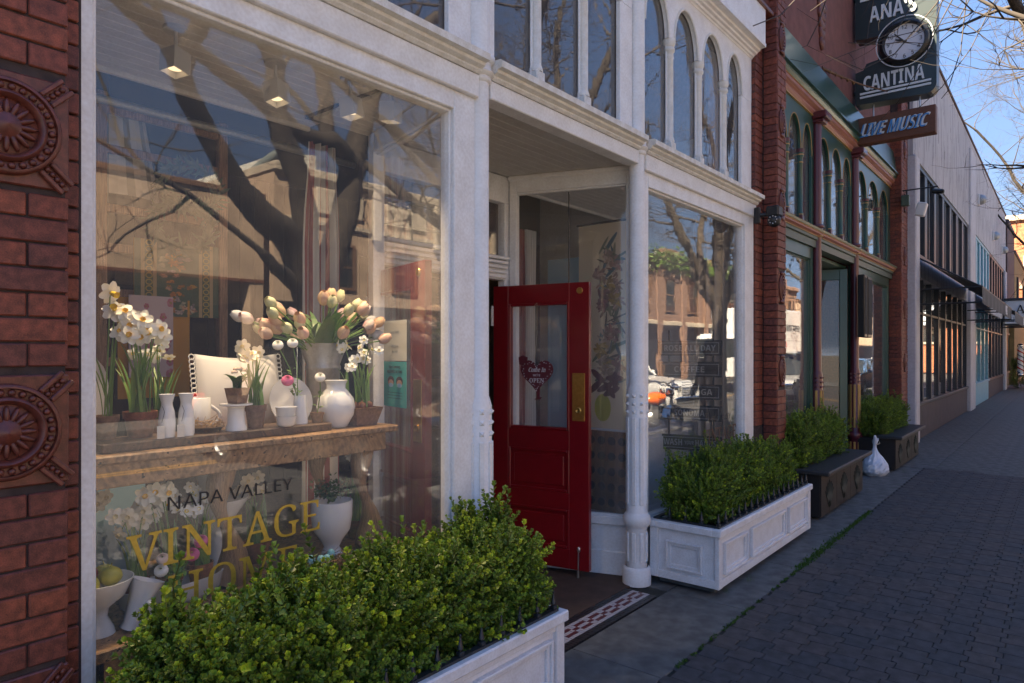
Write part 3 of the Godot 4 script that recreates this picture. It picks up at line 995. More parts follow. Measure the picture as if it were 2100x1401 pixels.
	for bay in bays:
		var tr := Node3D.new()
		tr.name = "transom_window" if first else "transom_window_%03d" % bays.find(bay)
		first = false
		shop.add_child(tr)
		arcade(tr, bay[0], bay[1], bay[2], 3.95, 0.31, 4.37, 0.0, -0.032, W, M.white_old)
		for x in bay[3]: colonnette(tr, Vector3(x, 3.08, -0.02), 3.952, 0.037, M.white_old)
		for h in bay[2]:
			pane(tr, Vector3(h[0] - 0.03, 3.07, -0.04), Vector3(h[1] + 0.03, 4.32, -0.036), M.pane_wavy)
		for x in bay[3]: part(tr, "mullion", bx(Vector3(x - 0.04, 3.08, -0.034), Vector3(x + 0.04, 3.95, -0.02), 0.003), W)
		var lo: float = bay[0]
		var hi: float = bay[1]
		part(tr, "jamb", bx(Vector3(lo, 3.08, -0.034), Vector3(bay[2][0][0], 3.95, 0.0), 0.004), W)
		part(tr, "jamb", bx(Vector3(bay[2][-1][1], 3.08, -0.034), Vector3(hi, 3.95, 0.0), 0.004), W)
	# board behind the last light and dark loft behind the others
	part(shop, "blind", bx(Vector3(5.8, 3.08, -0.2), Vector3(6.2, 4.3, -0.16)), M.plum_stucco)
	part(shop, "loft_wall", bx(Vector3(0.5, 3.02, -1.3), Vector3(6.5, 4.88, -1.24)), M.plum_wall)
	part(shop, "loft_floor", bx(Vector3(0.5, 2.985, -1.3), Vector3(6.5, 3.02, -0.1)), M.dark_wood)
	# cornice and fascia
	var co := MB.new()
	co.profile_x([Vector2(-0.1, 4.36), Vector2(0.004, 4.36), Vector2(0.012, 4.372), Vector2(0.024, 4.376), Vector2(0.03, 4.392), Vector2(0.05, 4.398), Vector2(0.056, 4.412), Vector2(0.078, 4.42), Vector2(0.084, 4.434), Vector2(0.1, 4.438), Vector2(0.134, 4.44), Vector2(0.136, 4.47), Vector2(0.128, 4.48), Vector2(0.128, 4.79), Vector2(-0.1, 4.79)], 0.762, 6.43)
	part(shop, "cornice", co, W)
	# recessed entry: soffit boards, splayed glazed sides, back wall
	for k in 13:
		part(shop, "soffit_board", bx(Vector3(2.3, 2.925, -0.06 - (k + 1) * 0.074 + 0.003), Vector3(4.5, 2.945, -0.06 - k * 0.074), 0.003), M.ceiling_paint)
	part(shop, "soffit_backing", bx(Vector3(2.3, 2.947, -1.1), Vector3(4.5, 2.985, -0.05)), M.dark_wood)
	for s in 2:
		var p := Vector3(4.02, 0, -0.97) if s == 0 else Vector3(2.45, 0, -0.06)
		var q := Vector3(4.33, 0, -0.06) if s == 0 else Vector3(2.71, 0, -0.98)
		var w := wall_local(shop, "entry_side", p, q)
		var L := p.distance_to(q)
		var g := MB.new()
		g.box(Vector3(0, 0, -0.04), Vector3(0.055, 2.92, 0.035), 0.004)
		g.box(Vector3(L - 0.075, 0, -0.04), Vector3(L, 2.92, 0.035), 0.004)
		g.box(Vector3(0.055, 2.8, -0.04), Vector3(L - 0.075, 2.92, 0.03), 0.004)
		g.box(Vector3(0.055, 0.36, -0.04), Vector3(L - 0.075, 0.42, 0.034), 0.004)
		part(w, "frame", g, W)
		g = MB.new()
		g.box(Vector3(0.055, 0, -0.03), Vector3(L - 0.075, 0.36, 0.014), 0.004)
		g.box(Vector3(0.055, 0.0, -0.03), Vector3(L - 0.075, 0.17, 0.03), 0.004)
		part(w, "base_panel", g, W)
		pane(w, Vector3(0.05, 0.415, -0.004), Vector3(L - 0.07, 2.805, 0.002), M.pane)
		for y in [0.42, 2.785]: part(w, "glazing_bead", bx(Vector3(0.055, y, -0.02), Vector3(L - 0.075, y + 0.015, 0.02), 0.004), W)
		g = MB.new()
		g.box(Vector3(-0.01, 2.885, 0.03), Vector3(L + 0.01, 2.926, 0.055), 0.01)
		part(w, "crown_moulding", g, W)
	var bw := MB.new()
	bw.box(Vector3(2.71, 2.14, -1.04), Vector3(4.02, 2.3, -0.97), 0.004)
	bw.box(Vector3(2.71, 2.72, -1.04), Vector3(4.02, 2.92, -0.97), 0.004)
	bw.box(Vector3(2.71, 0, -1.04), Vector3(2.77, 2.72, -0.972), 0.004)
	bw.box(Vector3(3.95, 0, -1.04), Vector3(4.02, 2.72, -0.972), 0.004)
	part(shop, "entry_back", bw, W)
	var mo2 := MB.new()
	for k in 4: mo2.box(Vector3(2.77, 2.15 + k * 0.035, -0.972 + 0.0), Vector3(3.95, 2.172 + k * 0.035, -0.95 + 0.006 * k), 0.004)
	mo2.box(Vector3(2.76, 2.285, -0.972), Vector3(3.96, 2.31, -0.92), 0.006)
	part(shop, "door_head_moulding", mo2, W)
	var tw := Node3D.new()
	tw.name = "door_transom"
	shop.add_child(tw)
	pane(tw, Vector3(2.77, 2.3, -1.012), Vector3(3.95, 2.72, -1.006), M.pane)
	part(tw, "board", bx(Vector3(2.7, 2.2, -1.12), Vector3(4.0, 2.8, -1.08)), M.plum_wall)
	var bar := MB.new()
	for y in [2.42, 2.58]: bar.box(Vector3(2.8, y, -1.08), Vector3(3.88, y + 0.02, -1.05), 0.003)
	for x in [3.1, 3.4, 3.7]: bar.box(Vector3(x, 2.3, -1.08), Vector3(x + 0.012, 2.72, -1.06))
	part(tw, "bar", bar, M.dark_frame)
	door_leaf(shop, Vector3(3.95, 0.05, -1.07), Vector3(4.085, 0.05, -0.3), true)
	door_leaf(shop, Vector3(2.78, 0.05, -1.1), Vector3(2.56, 0.05, -0.35), false)
	# gilt lettering on the glass
	for k in 2:
		var o := Node3D.new()
		o.name = "window_lettering" if k == 0 else "window_lettering_001"
		shop.add_child(o)
		var x := [1.28, 5.74][k] as float
		var y := [1.088, 1.03][k] as float
		var gilt: Material = M.gold_leaf if k == 0 else M.brown_trim
		text(o, "lettering", "NAPA VALLEY", 0.046, M.ink, Vector3(x, y, -0.0285), Basis.IDENTITY, 0.0006, false, false, 0.476)
		text(o, "lettering", "VINTAGE", 0.12, gilt, Vector3(x + 0.005, y - 0.145, -0.0285), Basis.IDENTITY, 0.0006, false, true, 0.73)
		text(o, "lettering", "HOME", 0.12, gilt, Vector3(x + 0.02, y - 0.305, -0.0285), Basis.IDENTITY, 0.0006, false, true, 0.5)
	# the room behind: floor, walls, ceilings
	part(shop, "shop_floor", bx(Vector3(0.3, 0.0, -9.0), Vector3(6.7, 0.05, -1.08)), M.oak)
	part(shop, "bay_floor", bx(Vector3(0.768, 0.0, -1.08), Vector3(2.45, 0.05, -0.08)), M.white_room)
	part(shop, "bay_floor", bx(Vector3(4.34, 0.0, -1.08), Vector3(6.42, 0.05, -0.08)), M.white_room)
	part(shop, "side_wall", bx(Vector3(0.3, 0.0, -9.0), Vector3(0.5, 3.75, -0.4)), M.plum_wall)
	part(shop, "side_wall", bx(Vector3(6.5, 0.0, -9.0), Vector3(6.7, 3.75, -0.3)), M.white_room)
	var bwall := Node3D.new()
	bwall.name = "plank_wall"
	shop.add_child(bwall)
	for k in 32:
		part(bwall, "plank", bx(Vector3(0.5 + k * 0.188, 0.05, -5.04), Vector3(0.5 + (k + 1) * 0.188 - 0.004, 3.75, -5.0 + rng.randf_range(-0.004, 0.004)), 0.003), M.dark_wood)
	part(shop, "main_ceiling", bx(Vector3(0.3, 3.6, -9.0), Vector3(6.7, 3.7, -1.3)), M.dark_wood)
	for z in 16:
		part(shop, "ceiling_board", bx(Vector3(0.5, 2.965, -0.075 - (z + 1) * 0.074 + 0.003), Vector3(2.44, 2.984, -0.075 - z * 0.074), 0.003), M.white_paint)
		part(shop, "ceiling_board", bx(Vector3(4.35, 2.965, -0.075 - (z + 1) * 0.074 + 0.003), Vector3(6.5, 2.984, -0.075 - z * 0.074), 0.003), M.white_paint)
	for s in [[0.5, 2.45], [4.34, 6.5]]:
		part(shop, "bulkhead", bx(Vector3(s[0], 2.945, -1.29), Vector3(s[1], 2.985, -1.262), 0.004), W)
	part(shop, "pipe", cyl_mb(Vector3(0.5, 2.86, -1.42), Vector3(2.9, 2.86, -1.42), 0.022), M.galvanised)
	part(shop, "dark_partition", bx(Vector3(4.3, 0.05, -2.6), Vector3(6.5, 3.6, -2.55)), M.dark_wood)

func cyl_mb(a: Vector3, b: Vector3, r: float, segs := 12) -> MB:
	var m := MB.new()
	m.cyl(a, b, r, segs)
	return m

func door_leaf(shop: Node, hinge: Vector3, free: Vector3, dressed: bool) -> void:
	var o := wall_local(shop, "door", hinge, free)
	var L := hinge.distance_to(free)
	var R: Material = M.red_paint
	var H := 2.045
	var bars := [["stile", 0, 0.128, 0, H], ["stile", L - 0.152, L, 0, H], ["rail", 0.128, L - 0.152, 1.91, H], ["rail", 0.128, L - 0.152, 0.845, 0.985], ["rail", 0.128, L - 0.152, 0.42, 0.54], ["rail", 0.128, L - 0.152, 0, 0.14]]
	for q in bars: part(o, q[0], bx(Vector3(q[1], q[3], -0.022), Vector3(q[2], q[4], 0.022), 0.003), R)
	for y in [[0.14, 0.42], [0.54, 0.845]]:
		var b := MB.new()
		b.box(Vector3(0.128, y[0], -0.008), Vector3(L - 0.152, y[1], 0.008))
		b.box(Vector3(0.175, y[0] + 0.045, -0.014), Vector3(L - 0.2, y[1] - 0.045, 0.014), 0.005)
		part(o, "panel", b, R)
	for y in [[0.14, 0.42], [0.54, 0.845], [0.985, 1.91]]:
		var b := MB.new()
		for s in [-1, 1]:
			var z: float = s * 0.016
			var k := 0.02
			b.box(Vector3(0.128, y[0], z - 0.009), Vector3(0.128 + k, y[1], z + 0.009), 0.005)
			b.box(Vector3(L - 0.152 - k, y[0], z - 0.009), Vector3(L - 0.152, y[1], z + 0.009), 0.005)
			b.box(Vector3(0.128 + k, y[0], z - 0.009), Vector3(L - 0.152 - k, y[0] + k, z + 0.009), 0.005)
			b.box(Vector3(0.128 + k, y[1] - k, z - 0.009), Vector3(L - 0.152 - k, y[1], z + 0.009), 0.005)
		part(o, "moulding", b, R)
	pane(o, Vector3(0.13, 0.98, -0.002), Vector3(L - 0.15, 1.915, 0.002), M.pane)
	# brass lock plate on both faces
	var side := 1.0 if dressed else -1.0
	for s in [1.0, -1.0]:
		var b := bx(Vector3(L - 0.126, 1.06, -0.003), Vector3(L - 0.03, 1.4, 0.003), 0.001)
		var pl := put(o, "lock_plate", b.mesh(), M.brass, Vector3(0, 0, s * 0.0255))
		var c := MB.new()
		c.t = Transform3D(Basis(Vector3.RIGHT, PI / 2), Vector3.ZERO)
		c.lathe([Vector2(0.024, 0), Vector2(0.024, 0.006), Vector2(0.017, 0.009), Vector2(0.015, 0.006), Vector2(0.0, 0.006)], Vector3.ZERO, 20)
		put(pl, "lock_cylinder", c.mesh(), M.brass, Vector3(L - 0.08, 1.135, 0.002 * s))
		for y in [1.075, 1.385]:
			for x in [L - 0.116, L - 0.04]:
				var sc := MB.new()
				sc.ball(Vector3(x, y, s * 0.003), Vector3(0.004, 0.004, 0.002), 6, 4)
				part(pl, "screw", sc, M.brass)
	var bt := MB.new()
	bt.t = Transform3D(Basis(Vector3.RIGHT, PI / 2), Vector3.ZERO)
	bt.lathe([Vector2(0.024, 0), Vector2(0.024, 0.004), Vector2(0.019, 0.01), Vector2(0.012, 0.008), Vector2(0.0, 0.012)], Vector3.ZERO, 18)
	put(o, "bolt_rose", bt.mesh(), M.brass, Vector3(L - 0.07, 1.985, 0.022))
	var hg := MB.new()
	for y in [0.25, 1.75]:
		hg.cyl(Vector3(-0.012, y, 0.02), Vector3(-0.012, y + 0.13, 0.02), 0.012, 10)
		hg.ball(Vector3(-0.012, y + 0.14, 0.02), Vector3.ONE * 0.012, 8, 6)
		hg.box(Vector3(-0.012, y, -0.004), Vector3(0.03, y + 0.13, 0.002))
	part(o, "hinge", hg, M.white_old)
	if dressed:
		var st := MB.new()
		st.cyl(Vector3(L - 0.075, -0.04, 0.04), Vector3(L - 0.075, 0.14, 0.035), 0.005, 8)
		st.cyl(Vector3(L - 0.075, -0.045, 0.04), Vector3(L - 0.075, 0.0, 0.04), 0.009, 8)
		st.ball(Vector3(L - 0.075, 0.15, 0.03), Vector3(0.014, 0.022, 0.012), 8, 6)
		part(o, "door_stop", st, M.steel)

# ---------------------------------------------------------------- cantina
func cantina() -> void:
	var G: Material = M.green_paint
	var bar := thing("cantina", "red stucco cantina with dark green arched shopfront and maroon columns", "cantina")
	var b := MB.new()
	b.box(Vector3(6.9, 0, -9.2), Vector3(13.5, 7.4, -8.9))
	b.box(Vector3(6.9, 4.9, -8.9), Vector3(7.1, 7.4, -0.3))
	b.box(Vector3(13.3, 0, -8.9), Vector3(13.5, 7.4, -0.3))
	b.box(Vector3(7.1, 6.9, -8.9), Vector3(13.3, 7.1, -0.3))
	part(bar, "body", b, M.brick2)
	part(bar, "stucco_wall", bx(Vector3(6.882, 4.9, -0.3), Vector3(13.5, 7.4, 0.0)), M.red_stucco)
	b = MB.new()
	b.profile_x([Vector2(-0.3, 4.58), Vector2(0.09, 4.58), Vector2(0.1, 4.6), Vector2(0.05, 4.96), Vector2(0.0, 4.98), Vector2(-0.3, 4.98)], 6.885, 12.9)
	part(bar, "fascia", b, G)
	b = MB.new()
	b.profile_x([Vector2(-0.1, 4.37), Vector2(0.01, 4.37), Vector2(0.03, 4.4), Vector2(0.03, 4.42)  , Vector2(0.07, 4.45), Vector2(0.07, 4.49), Vector2(-0.1, 4.49)], 6.885, 12.9)
	part(bar, "pink_moulding", b, M.pink_trim)
	b = MB.new()
	b.profile_x([Vector2(-0.1, 4.492), Vector2(0.08, 4.492), Vector2(0.1, 4.52), Vector2(0.1, 4.545), Vector2(0.13, 4.555), Vector2(0.13, 4.578), Vector2(-0.1, 4.578)], 6.885, 12.9)
	part(bar, "green_moulding", b, G)
	b = MB.new()
	for q in [[4.355, 0.018], [4.435, 0.052], [4.486, 0.078]]: b.box(Vector3(6.885, q[0], -0.1), Vector3(12.9, q[0] + 0.01, q[1]))
	part(bar, "gold_line", b, M.gold_paint)
	# sill moulding of the transoms
	b = MB.new()
	b.profile_x([Vector2(-0.1, 2.82), Vector2(0.03, 2.82), Vector2(0.03, 2.9), Vector2(0.05, 2.91), Vector2(0.05, 2.95), Vector2(-0.1, 2.95)], 6.885, 12.9)
	part(bar, "sage_moulding", b, M.sage_paint)
	b = MB.new()
	b.profile_x([Vector2(-0.1, 2.952), Vector2(0.055, 2.952), Vector2(0.085, 2.97), Vector2(0.085, 2.995), Vector2(-0.1, 2.995)], 6.885, 12.9)
	part(bar, "pink_moulding", b, M.pink_trim)
	b = MB.new()
	b.profile_x([Vector2(-0.1, 2.997), Vector2(0.1, 2.997), Vector2(0.11, 3.02), Vector2(-0.1, 3.05)], 6.885, 12.9)
	part(bar, "sage_moulding", b, M.sage_paint)
	b = MB.new()
	for y in [2.944, 2.99]: b.box(Vector3(6.885, y, -0.1), Vector3(12.9, y + 0.008, 0.092 if y > 2.96 else 0.06))
	part(bar, "gold_line", b, M.gold_paint)
	# arcaded transoms
	var bays := [[6.885, 8.45, [[7.05, 7.45], [7.53, 7.95], [8.03, 8.37]], [7.49, 7.99]], [8.55, 10.3, [[8.66, 9.13], [9.23, 9.7], [9.8, 10.2]], [9.18, 9.75]], [10.4, 12.9, [[10.55, 11.15], [11.27, 11.95], [12.07, 12.7]], [11.21, 12.01]]]
	for bay in bays:
		var tr := Node3D.new()
		tr.name = "arched_transom"
		bar.add_child(tr, true)
		arcade(tr, bay[0], bay[1], bay[2], 3.88, 0.33, 4.36, 0.0, -0.03, G, M.gold_paint, 0.005)
		for x in bay[3]: colonnette(tr, Vector3(x, 3.04, -0.02), 3.882, 0.034, G, {"gold": M.gold_paint, "block": M.maroon_paint})
		for h in bay[2]: pane(tr, Vector3(h[0] - 0.03, 3.05, -0.038), Vector3(h[1] + 0.03, 4.3, -0.034), M.pane_wavy)
		for x in bay[3]: part(tr, "mullion", bx(Vector3(x - 0.04, 3.05, -0.032), Vector3(x + 0.04, 3.88, -0.02)), G)
		part(tr, "jamb", bx(Vector3(bay[0], 3.05, -0.032), Vector3(bay[2][0][0], 3.88, 0.0), 0.003), G)
		part(tr, "jamb", bx(Vector3(bay[2][-1][1], 3.05, -0.032), Vector3(bay[1], 3.88, 0.0), 0.003), G)
	iron_column(bar, 8.5, 0.02, 4.36, M.maroon_paint, M.gold_paint, M.gold_paint)
	iron_column(bar, 10.35, 0.02, 4.36, M.maroon_paint, M.gold_paint, M.gold_paint)
	# capitals at the cornice
	for x in [8.5, 10.35]:
		var c := MB.new()
		c.box(Vector3(-0.09, 4.28, -0.06), Vector3(0.09, 4.32, 0.1), 0.008)
		c.box(Vector3(-0.12, 4.32, -0.06), Vector3(0.12, 4.4, 0.14), 0.01)
		put(bar, "capital", c.mesh(), M.maroon_paint, Vector3(x, 0, 0.02))
	# shop windows
	var k := 0
	for w in [[6.99, 8.34], [10.5, 12.7]]:
		var win := Node3D.new()
		win.name = "shop_window"
		bar.add_child(win, true)
		frame(win, "frame", w[0], w[1], 0.55, 2.68, 0.08, 0.1, 0.08, 0.14, 0.0, -0.08, G)
		pane(win, Vector3(w[0] - 0.01, 0.54, -0.046), Vector3(w[1] + 0.01, 2.69, -0.04), M.pane_slow)
		part(win, "base_panel", bx(Vector3(w[0] - 0.08, 0, -0.1), Vector3(w[1] + 0.1, 0.47, -0.01)), G)
		k += 1
	# splayed entry
	for s in 2:
		var p := Vector3(9.9, 0, -1.0) if s == 0 else Vector3(8.6, 0, -0.06)
		var q := Vector3(10.28, 0, -0.06) if s == 0 else Vector3(9.0, 0, -1.0)
		var wl := wall_local(bar, "entry_side", p, q)
		var L := p.distance_to(q)
		var g := MB.new()
		g.box(Vector3(0, 0, -0.04), Vector3(0.07, 2.75, 0.03), 0.004)
		g.box(Vector3(L - 0.1, 0, -0.04), Vector3(L, 2.75, 0.03), 0.004)
		g.box(Vector3(0.07, 2.6, -0.04), Vector3(L - 0.1, 2.75, 0.03), 0.004)
		g.box(Vector3(0.07, 0, -0.04), Vector3(L - 0.1, 0.5, 0.02), 0.004)
		part(wl, "frame", g, G)
		pane(wl, Vector3(0.06, 0.49, -0.004), Vector3(L - 0.09, 2.61, 0.002), M.pane)
	part(bar, "entry_ceiling", bx(Vector3(8.5, 2.76, -1.1), Vector3(10.4, 2.8, -0.1)), G)
	var dr := Node3D.new()
	dr.name = "door"
	bar.add_child(dr)
	frame(dr, "frame", 9.1, 9.8, 0.5, 2.4, 0.14, 0.14, 0.48, 0.3, -0.98, -1.04, G)
	pane(dr, Vector3(9.09, 0.49, -1.012), Vector3(9.81, 2.41, -1.006), M.pane)
	# room behind, its walls coloured dark to put darkness behind the glass
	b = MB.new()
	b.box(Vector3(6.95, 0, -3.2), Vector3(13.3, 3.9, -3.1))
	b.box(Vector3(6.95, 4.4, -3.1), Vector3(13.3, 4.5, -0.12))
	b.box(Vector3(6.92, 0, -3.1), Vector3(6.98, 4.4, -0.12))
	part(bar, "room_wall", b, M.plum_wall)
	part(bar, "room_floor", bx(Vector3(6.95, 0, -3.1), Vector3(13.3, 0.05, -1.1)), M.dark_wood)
	# pier beyond
	var pier := part(bar, "brick_pier", bx(Vector3(12.91, 0, -0.4), Vector3(13.44, 7.4, 0.16)), M.mortar)
	brick_face(pier, 1, -0.02, 0.166, 12.9, -1.0, 0.75, 5.4, 0.19, true)
	brick_face(pier, 0, 12.904, 13.45, 0.17, 1.0, 0.6, 7.3, 0.2, false)
	for j in 5: ornament_plaque(pier, Vector3(13.15, 1.42 + j * 0.9, 0.17), 0.22, 0.3)
	# hanging relief on the stucco
	var orn := MB.new()
	for j in 5:
		orn.ball(Vector3(0, -j * 0.11, 0.01), Vector3(0.16 - j * 0.026, 0.07, 0.035), 12, 8)
		for s in [-1, 1]: orn.ball(Vector3(s * (0.13 - j * 0.022), -j * 0.11 + 0.03, 0.01), Vector3(0.04, 0.06, 0.03), 8, 6)
	put(bar, "relief_ornament", orn.mesh(), M.terracotta, Vector3(8.75, 5.75, 0.0))
	# lamp box, camera and bracket on the far pier
	var fl := thing("security_floodlight", "white floodlight and camera on a bracket by the brick pier", "floodlight", Vector3(12.86, 4.1, 0.28))
	part(fl, "junction_box", bx(Vector3(-0.1, -0.1, -0.1), Vector3(0.0, 0.08, 0.02), 0.01), M.sage_paint)
	b = MB.new()
	b.t = Transform3D(Basis(Vector3.RIGHT, 0.25), Vector3(0.02, -0.16, 0.18))
	b.box(Vector3(-0.08, -0.12, -0.07), Vector3(0.06, 0.1, 0.07), 0.015)
	part(fl, "lamp_head", b, M.plastic_white)
	b = MB.new()
	b.cyl(Vector3(-0.05, 0.16, -0.08), Vector3(-0.05, 0.16, 0.42), 0.012, 8)
	b.cyl(Vector3(-0.05, 0.16, -0.02), Vector3(-0.05, 0.05, -0.02), 0.012, 8)
	part(fl, "bracket", b, M.iron)
	b = MB.new()
	b.cyl(Vector3(-0.05, 0.09, 0.34), Vector3(-0.05, 0.07, 0.48), 0.04, 12)
	b.ball(Vector3(-0.05, 0.07, 0.49), Vector3(0.035, 0.035, 0.02), 10, 6)
	part(fl, "camera_head", b, M.plastic_black)
	# dark menu boxes hung on the second column
	var n := 0
	for q in [[10.2, 0.14, 0.16, "narrow black menu box on the cantina's second maroon column"], [10.5, 0.12, 0.26, "wider black menu board beside the cantina's second maroon column"]]:
		var mbx := thing("menu_box", q[3], "menu board", Vector3(q[0], 1.9, q[1]))
		part(mbx, "case", bx(Vector3(-0.06, -0.1, -0.04), Vector3(-0.06 + q[2], 0.75, 0.05), 0.01), M.plastic_black)
		part(mbx, "board", bx(Vector3(-0.04, -0.06, 0.045), Vector3(-0.08 + q[2], 0.71, 0.054)), M.board_black)
		n += 1

# ---------------------------------------------------------------- grey block beyond
func grey_block() -> void:
	var z := 0.25
	var g := thing("grey_building", "long pale grey stucco building with dark and light blue window bands", "building")
	var b := MB.new()
	b.box(Vector3(13.462, 5.0, -9), Vector3(36.0, 7.4, z))
	b.box(Vector3(13.5, 0, -9), Vector3(13.6, 5.0, z - 0.02))
	b.box(Vector3(13.6, 2.95, -0.4), Vector3(36.0, 3.3, z - 0.02))
	part(g, "stucco_wall", b, M.grey_stucco)
	part(g, "coping", bx(Vector3(13.45, 7.4, -9), Vector3(36.02, 7.46, z + 0.03), 0.01), M.plum_stucco)
	for x in [[13.456, 13.84], [21.99, 23.2], [35.2, 36.0]]:
		part(g, "pilaster", bx(Vector3(x[0], 0, -0.3), Vector3(x[1], 7.1 if x[0] > 20 and x[0] < 30 else 5.0, z + 0.05), 0.02), M.grey_trim)
	part(g, "back_wall", bx(Vector3(13.6, 0, -2.6), Vector3(36.0, 5.0, -2.5)), M.white_room)
	part(g, "shop_floor", bx(Vector3(13.6, 0, -2.5), Vector3(36, 0.04, z - 0.3)), M.concrete)
	# upper window bands: each pane and mullion its own piece
	for q in [[13.84, 21.99, 7, "dark_frame"], [23.2, 28.4, 5, "blue_paint"], [28.4, 35.2, 6, "dark_frame"]]:
		var w := Node3D.new()
		w.name = "window_band"
		g.add_child(w, true)
		var m: Material = M[q[3]]
		var st: float = (q[1] - q[0]) / q[2]
		var bars := MB.new()
		bars.box(Vector3(q[0], 3.3, z - 0.12), Vector3(q[1], 3.38, z - 0.02))
		bars.box(Vector3(q[0], 4.92, z - 0.12), Vector3(q[1], 5.0, z - 0.02))
		part(w, "frame", bars, m)
		for k in q[2] + 1:
			var x: float = q[0] + k * st
			part(w, "mullion", bx(Vector3(maxf(x - 0.14, q[0]), 3.38, z - 0.12), Vector3(minf(x + 0.14, q[1]), 4.92, z - 0.02), 0.01), m)
			if k < q[2]:
				pane(w, Vector3(x + 0.14, 3.38, z - 0.1), Vector3(x + st - 0.14, 4.92, z - 0.094), M.pane_wavy)
				part(w, "mullion", bx(Vector3(x + st * 0.5 - 0.03, 3.38, z - 0.09), Vector3(x + st * 0.5 + 0.03, 4.92, z - 0.05)), m)
	# street level: plum plinth, glazing, the blue bay
	for q in [[13.84, 21.99, 8, "dark_frame", "plum_wall"], [23.2, 28.4, 4, "blue_paint", "blue_paint"], [28.4, 35.2, 5, "dark_frame", "plum_wall"]]:
		var w := Node3D.new()
		w.name = "street_window"
		g.add_child(w, true)
		var m: Material = M[q[3]]
		var st: float = (q[1] - q[0]) / q[2]
		part(w, "plinth", bx(Vector3(q[0], 0, z - 0.3), Vector3(q[1], 0.62, z - 0.04), 0.01), M[q[4]])
		part(w, "sill", bx(Vector3(q[0], 0.62, z - 0.3), Vector3(q[1], 0.68, z), 0.01), m)
		for k in q[2] + 1:
			var x: float = q[0] + k * st
			part(w, "mullion", bx(Vector3(maxf(x - 0.05, q[0]), 0.68, z - 0.14), Vector3(minf(x + 0.05, q[1]), 2.95, z - 0.05), 0.006), m)
			if k < q[2]: pane(w, Vector3(x + 0.05, 0.68, z - 0.1), Vector3(x + st - 0.05, 2.95, z - 0.094), M.pane_slow)
		part(w, "rail", bx(Vector3(q[0], 2.3, z - 0.12), Vector3(q[1], 2.34, z - 0.06)), m)
	# wall lamps on the upper stucco
	for x in [24.4, 29.5, 33.8]:
		var l := thing("wall_lamp", {24.4: "nearest", 29.5: "middle", 33.8: "farthest"}[x] + " of three small bulkhead lamps high on the grey stucco wall", "lamp", Vector3(x, 6.1 if x < 25 else 5.7, z), 0, "bulkhead lamps on the grey wall")
		part(l, "base", bx(Vector3(-0.12, -0.16, 0), Vector3(0.12, 0.16, 0.05), 0.01), M.plastic_white)
		b = MB.new()
		b.ball(Vector3(0, 0, 0.08), Vector3(0.11, 0.15, 0.14), 12, 8)
		part(l, "shade", b, M.galvanised)
	# two dark awnings on pipe frames
	var spans := [[13.9, 21.6, "near charcoal cloth awning over the grey building's dark shop window"], [23.0, 29.0, "far charcoal cloth awning over the light blue shop window"]]
	for s in spans:
		var a := thing("awning", s[2], "awning", Vector3(s[0], 0, z), 0, "awnings of the grey building")
		var L: float = s[1] - s[0]
		b = MB.new()
		b.grid(func(u, v): return Vector3(u * L, lerpf(2.72, 3.28, v) - 0.05 * sin(v * PI), lerpf(0.95, 0.02, v)), 12, 6)
		b.grid(func(u, v): return Vector3(u * L, lerpf(2.42, 2.72, v), 0.95 + 0.012 * sin(u * 60.0) * (1.0 - v)), 60, 2)
		part(a, "cloth", b, M.awning_cloth)
		b = MB.new()
		for x in [0.0, L]:
			b.cyl(Vector3(x, 2.7, 0.94), Vector3(x, 2.7, 0.0), 0.016, 6)
			b.cyl(Vector3(x, 2.7, 0.94), Vector3(x, 3.26, 0.02), 0.016, 6)
			b.cyl(Vector3(x, 2.44, 0.94), Vector3(x, 2.44, 0.0), 0.016, 6)
		b.cyl(Vector3(0, 2.7, 0.94), Vector3(L, 2.7, 0.94), 0.016, 6)
		part(a, "pipe_frame", b, M.iron)
		text(a, "lettering", "N&S", 0.2, M.chalk_white, Vector3(L * 0.72, 2.56, 0.965), Basis.IDENTITY, 0.004, true, false)
	# a bird figure on a stool behind the glass
	var bd := thing("bird_figure", "tall dark bird figure on a wooden stool in the grey building's window", "figurine", Vector3(17.6, 0.7, -0.5))
	b = MB.new()
	b.ball(Vector3(0, 0.75, 0), Vector3(0.16, 0.22, 0.13), 12, 8)
	b.tube([Vector3(0, 0.88, 0), Vector3(0.05, 1.1, 0), Vector3(0.02, 1.3, 0), Vector3(0.05, 1.42, 0)], [0.08, 0.05, 0.045, 0.06], 8, true)
	part(bd, "body", b, M.plum_stucco)
	b = MB.new()
	for x in [-0.16, 0.16]:
		for zz in [-0.12, 0.12]: b.cyl(Vector3(x * 1.3, 0, zz * 1.3), Vector3(x, 0.5, zz), 0.02, 6)
	b.box(Vector3(-0.22, 0.5, -0.18), Vector3(0.22, 0.54, 0.18), 0.01)
	part(bd, "stool", b, M.oak)

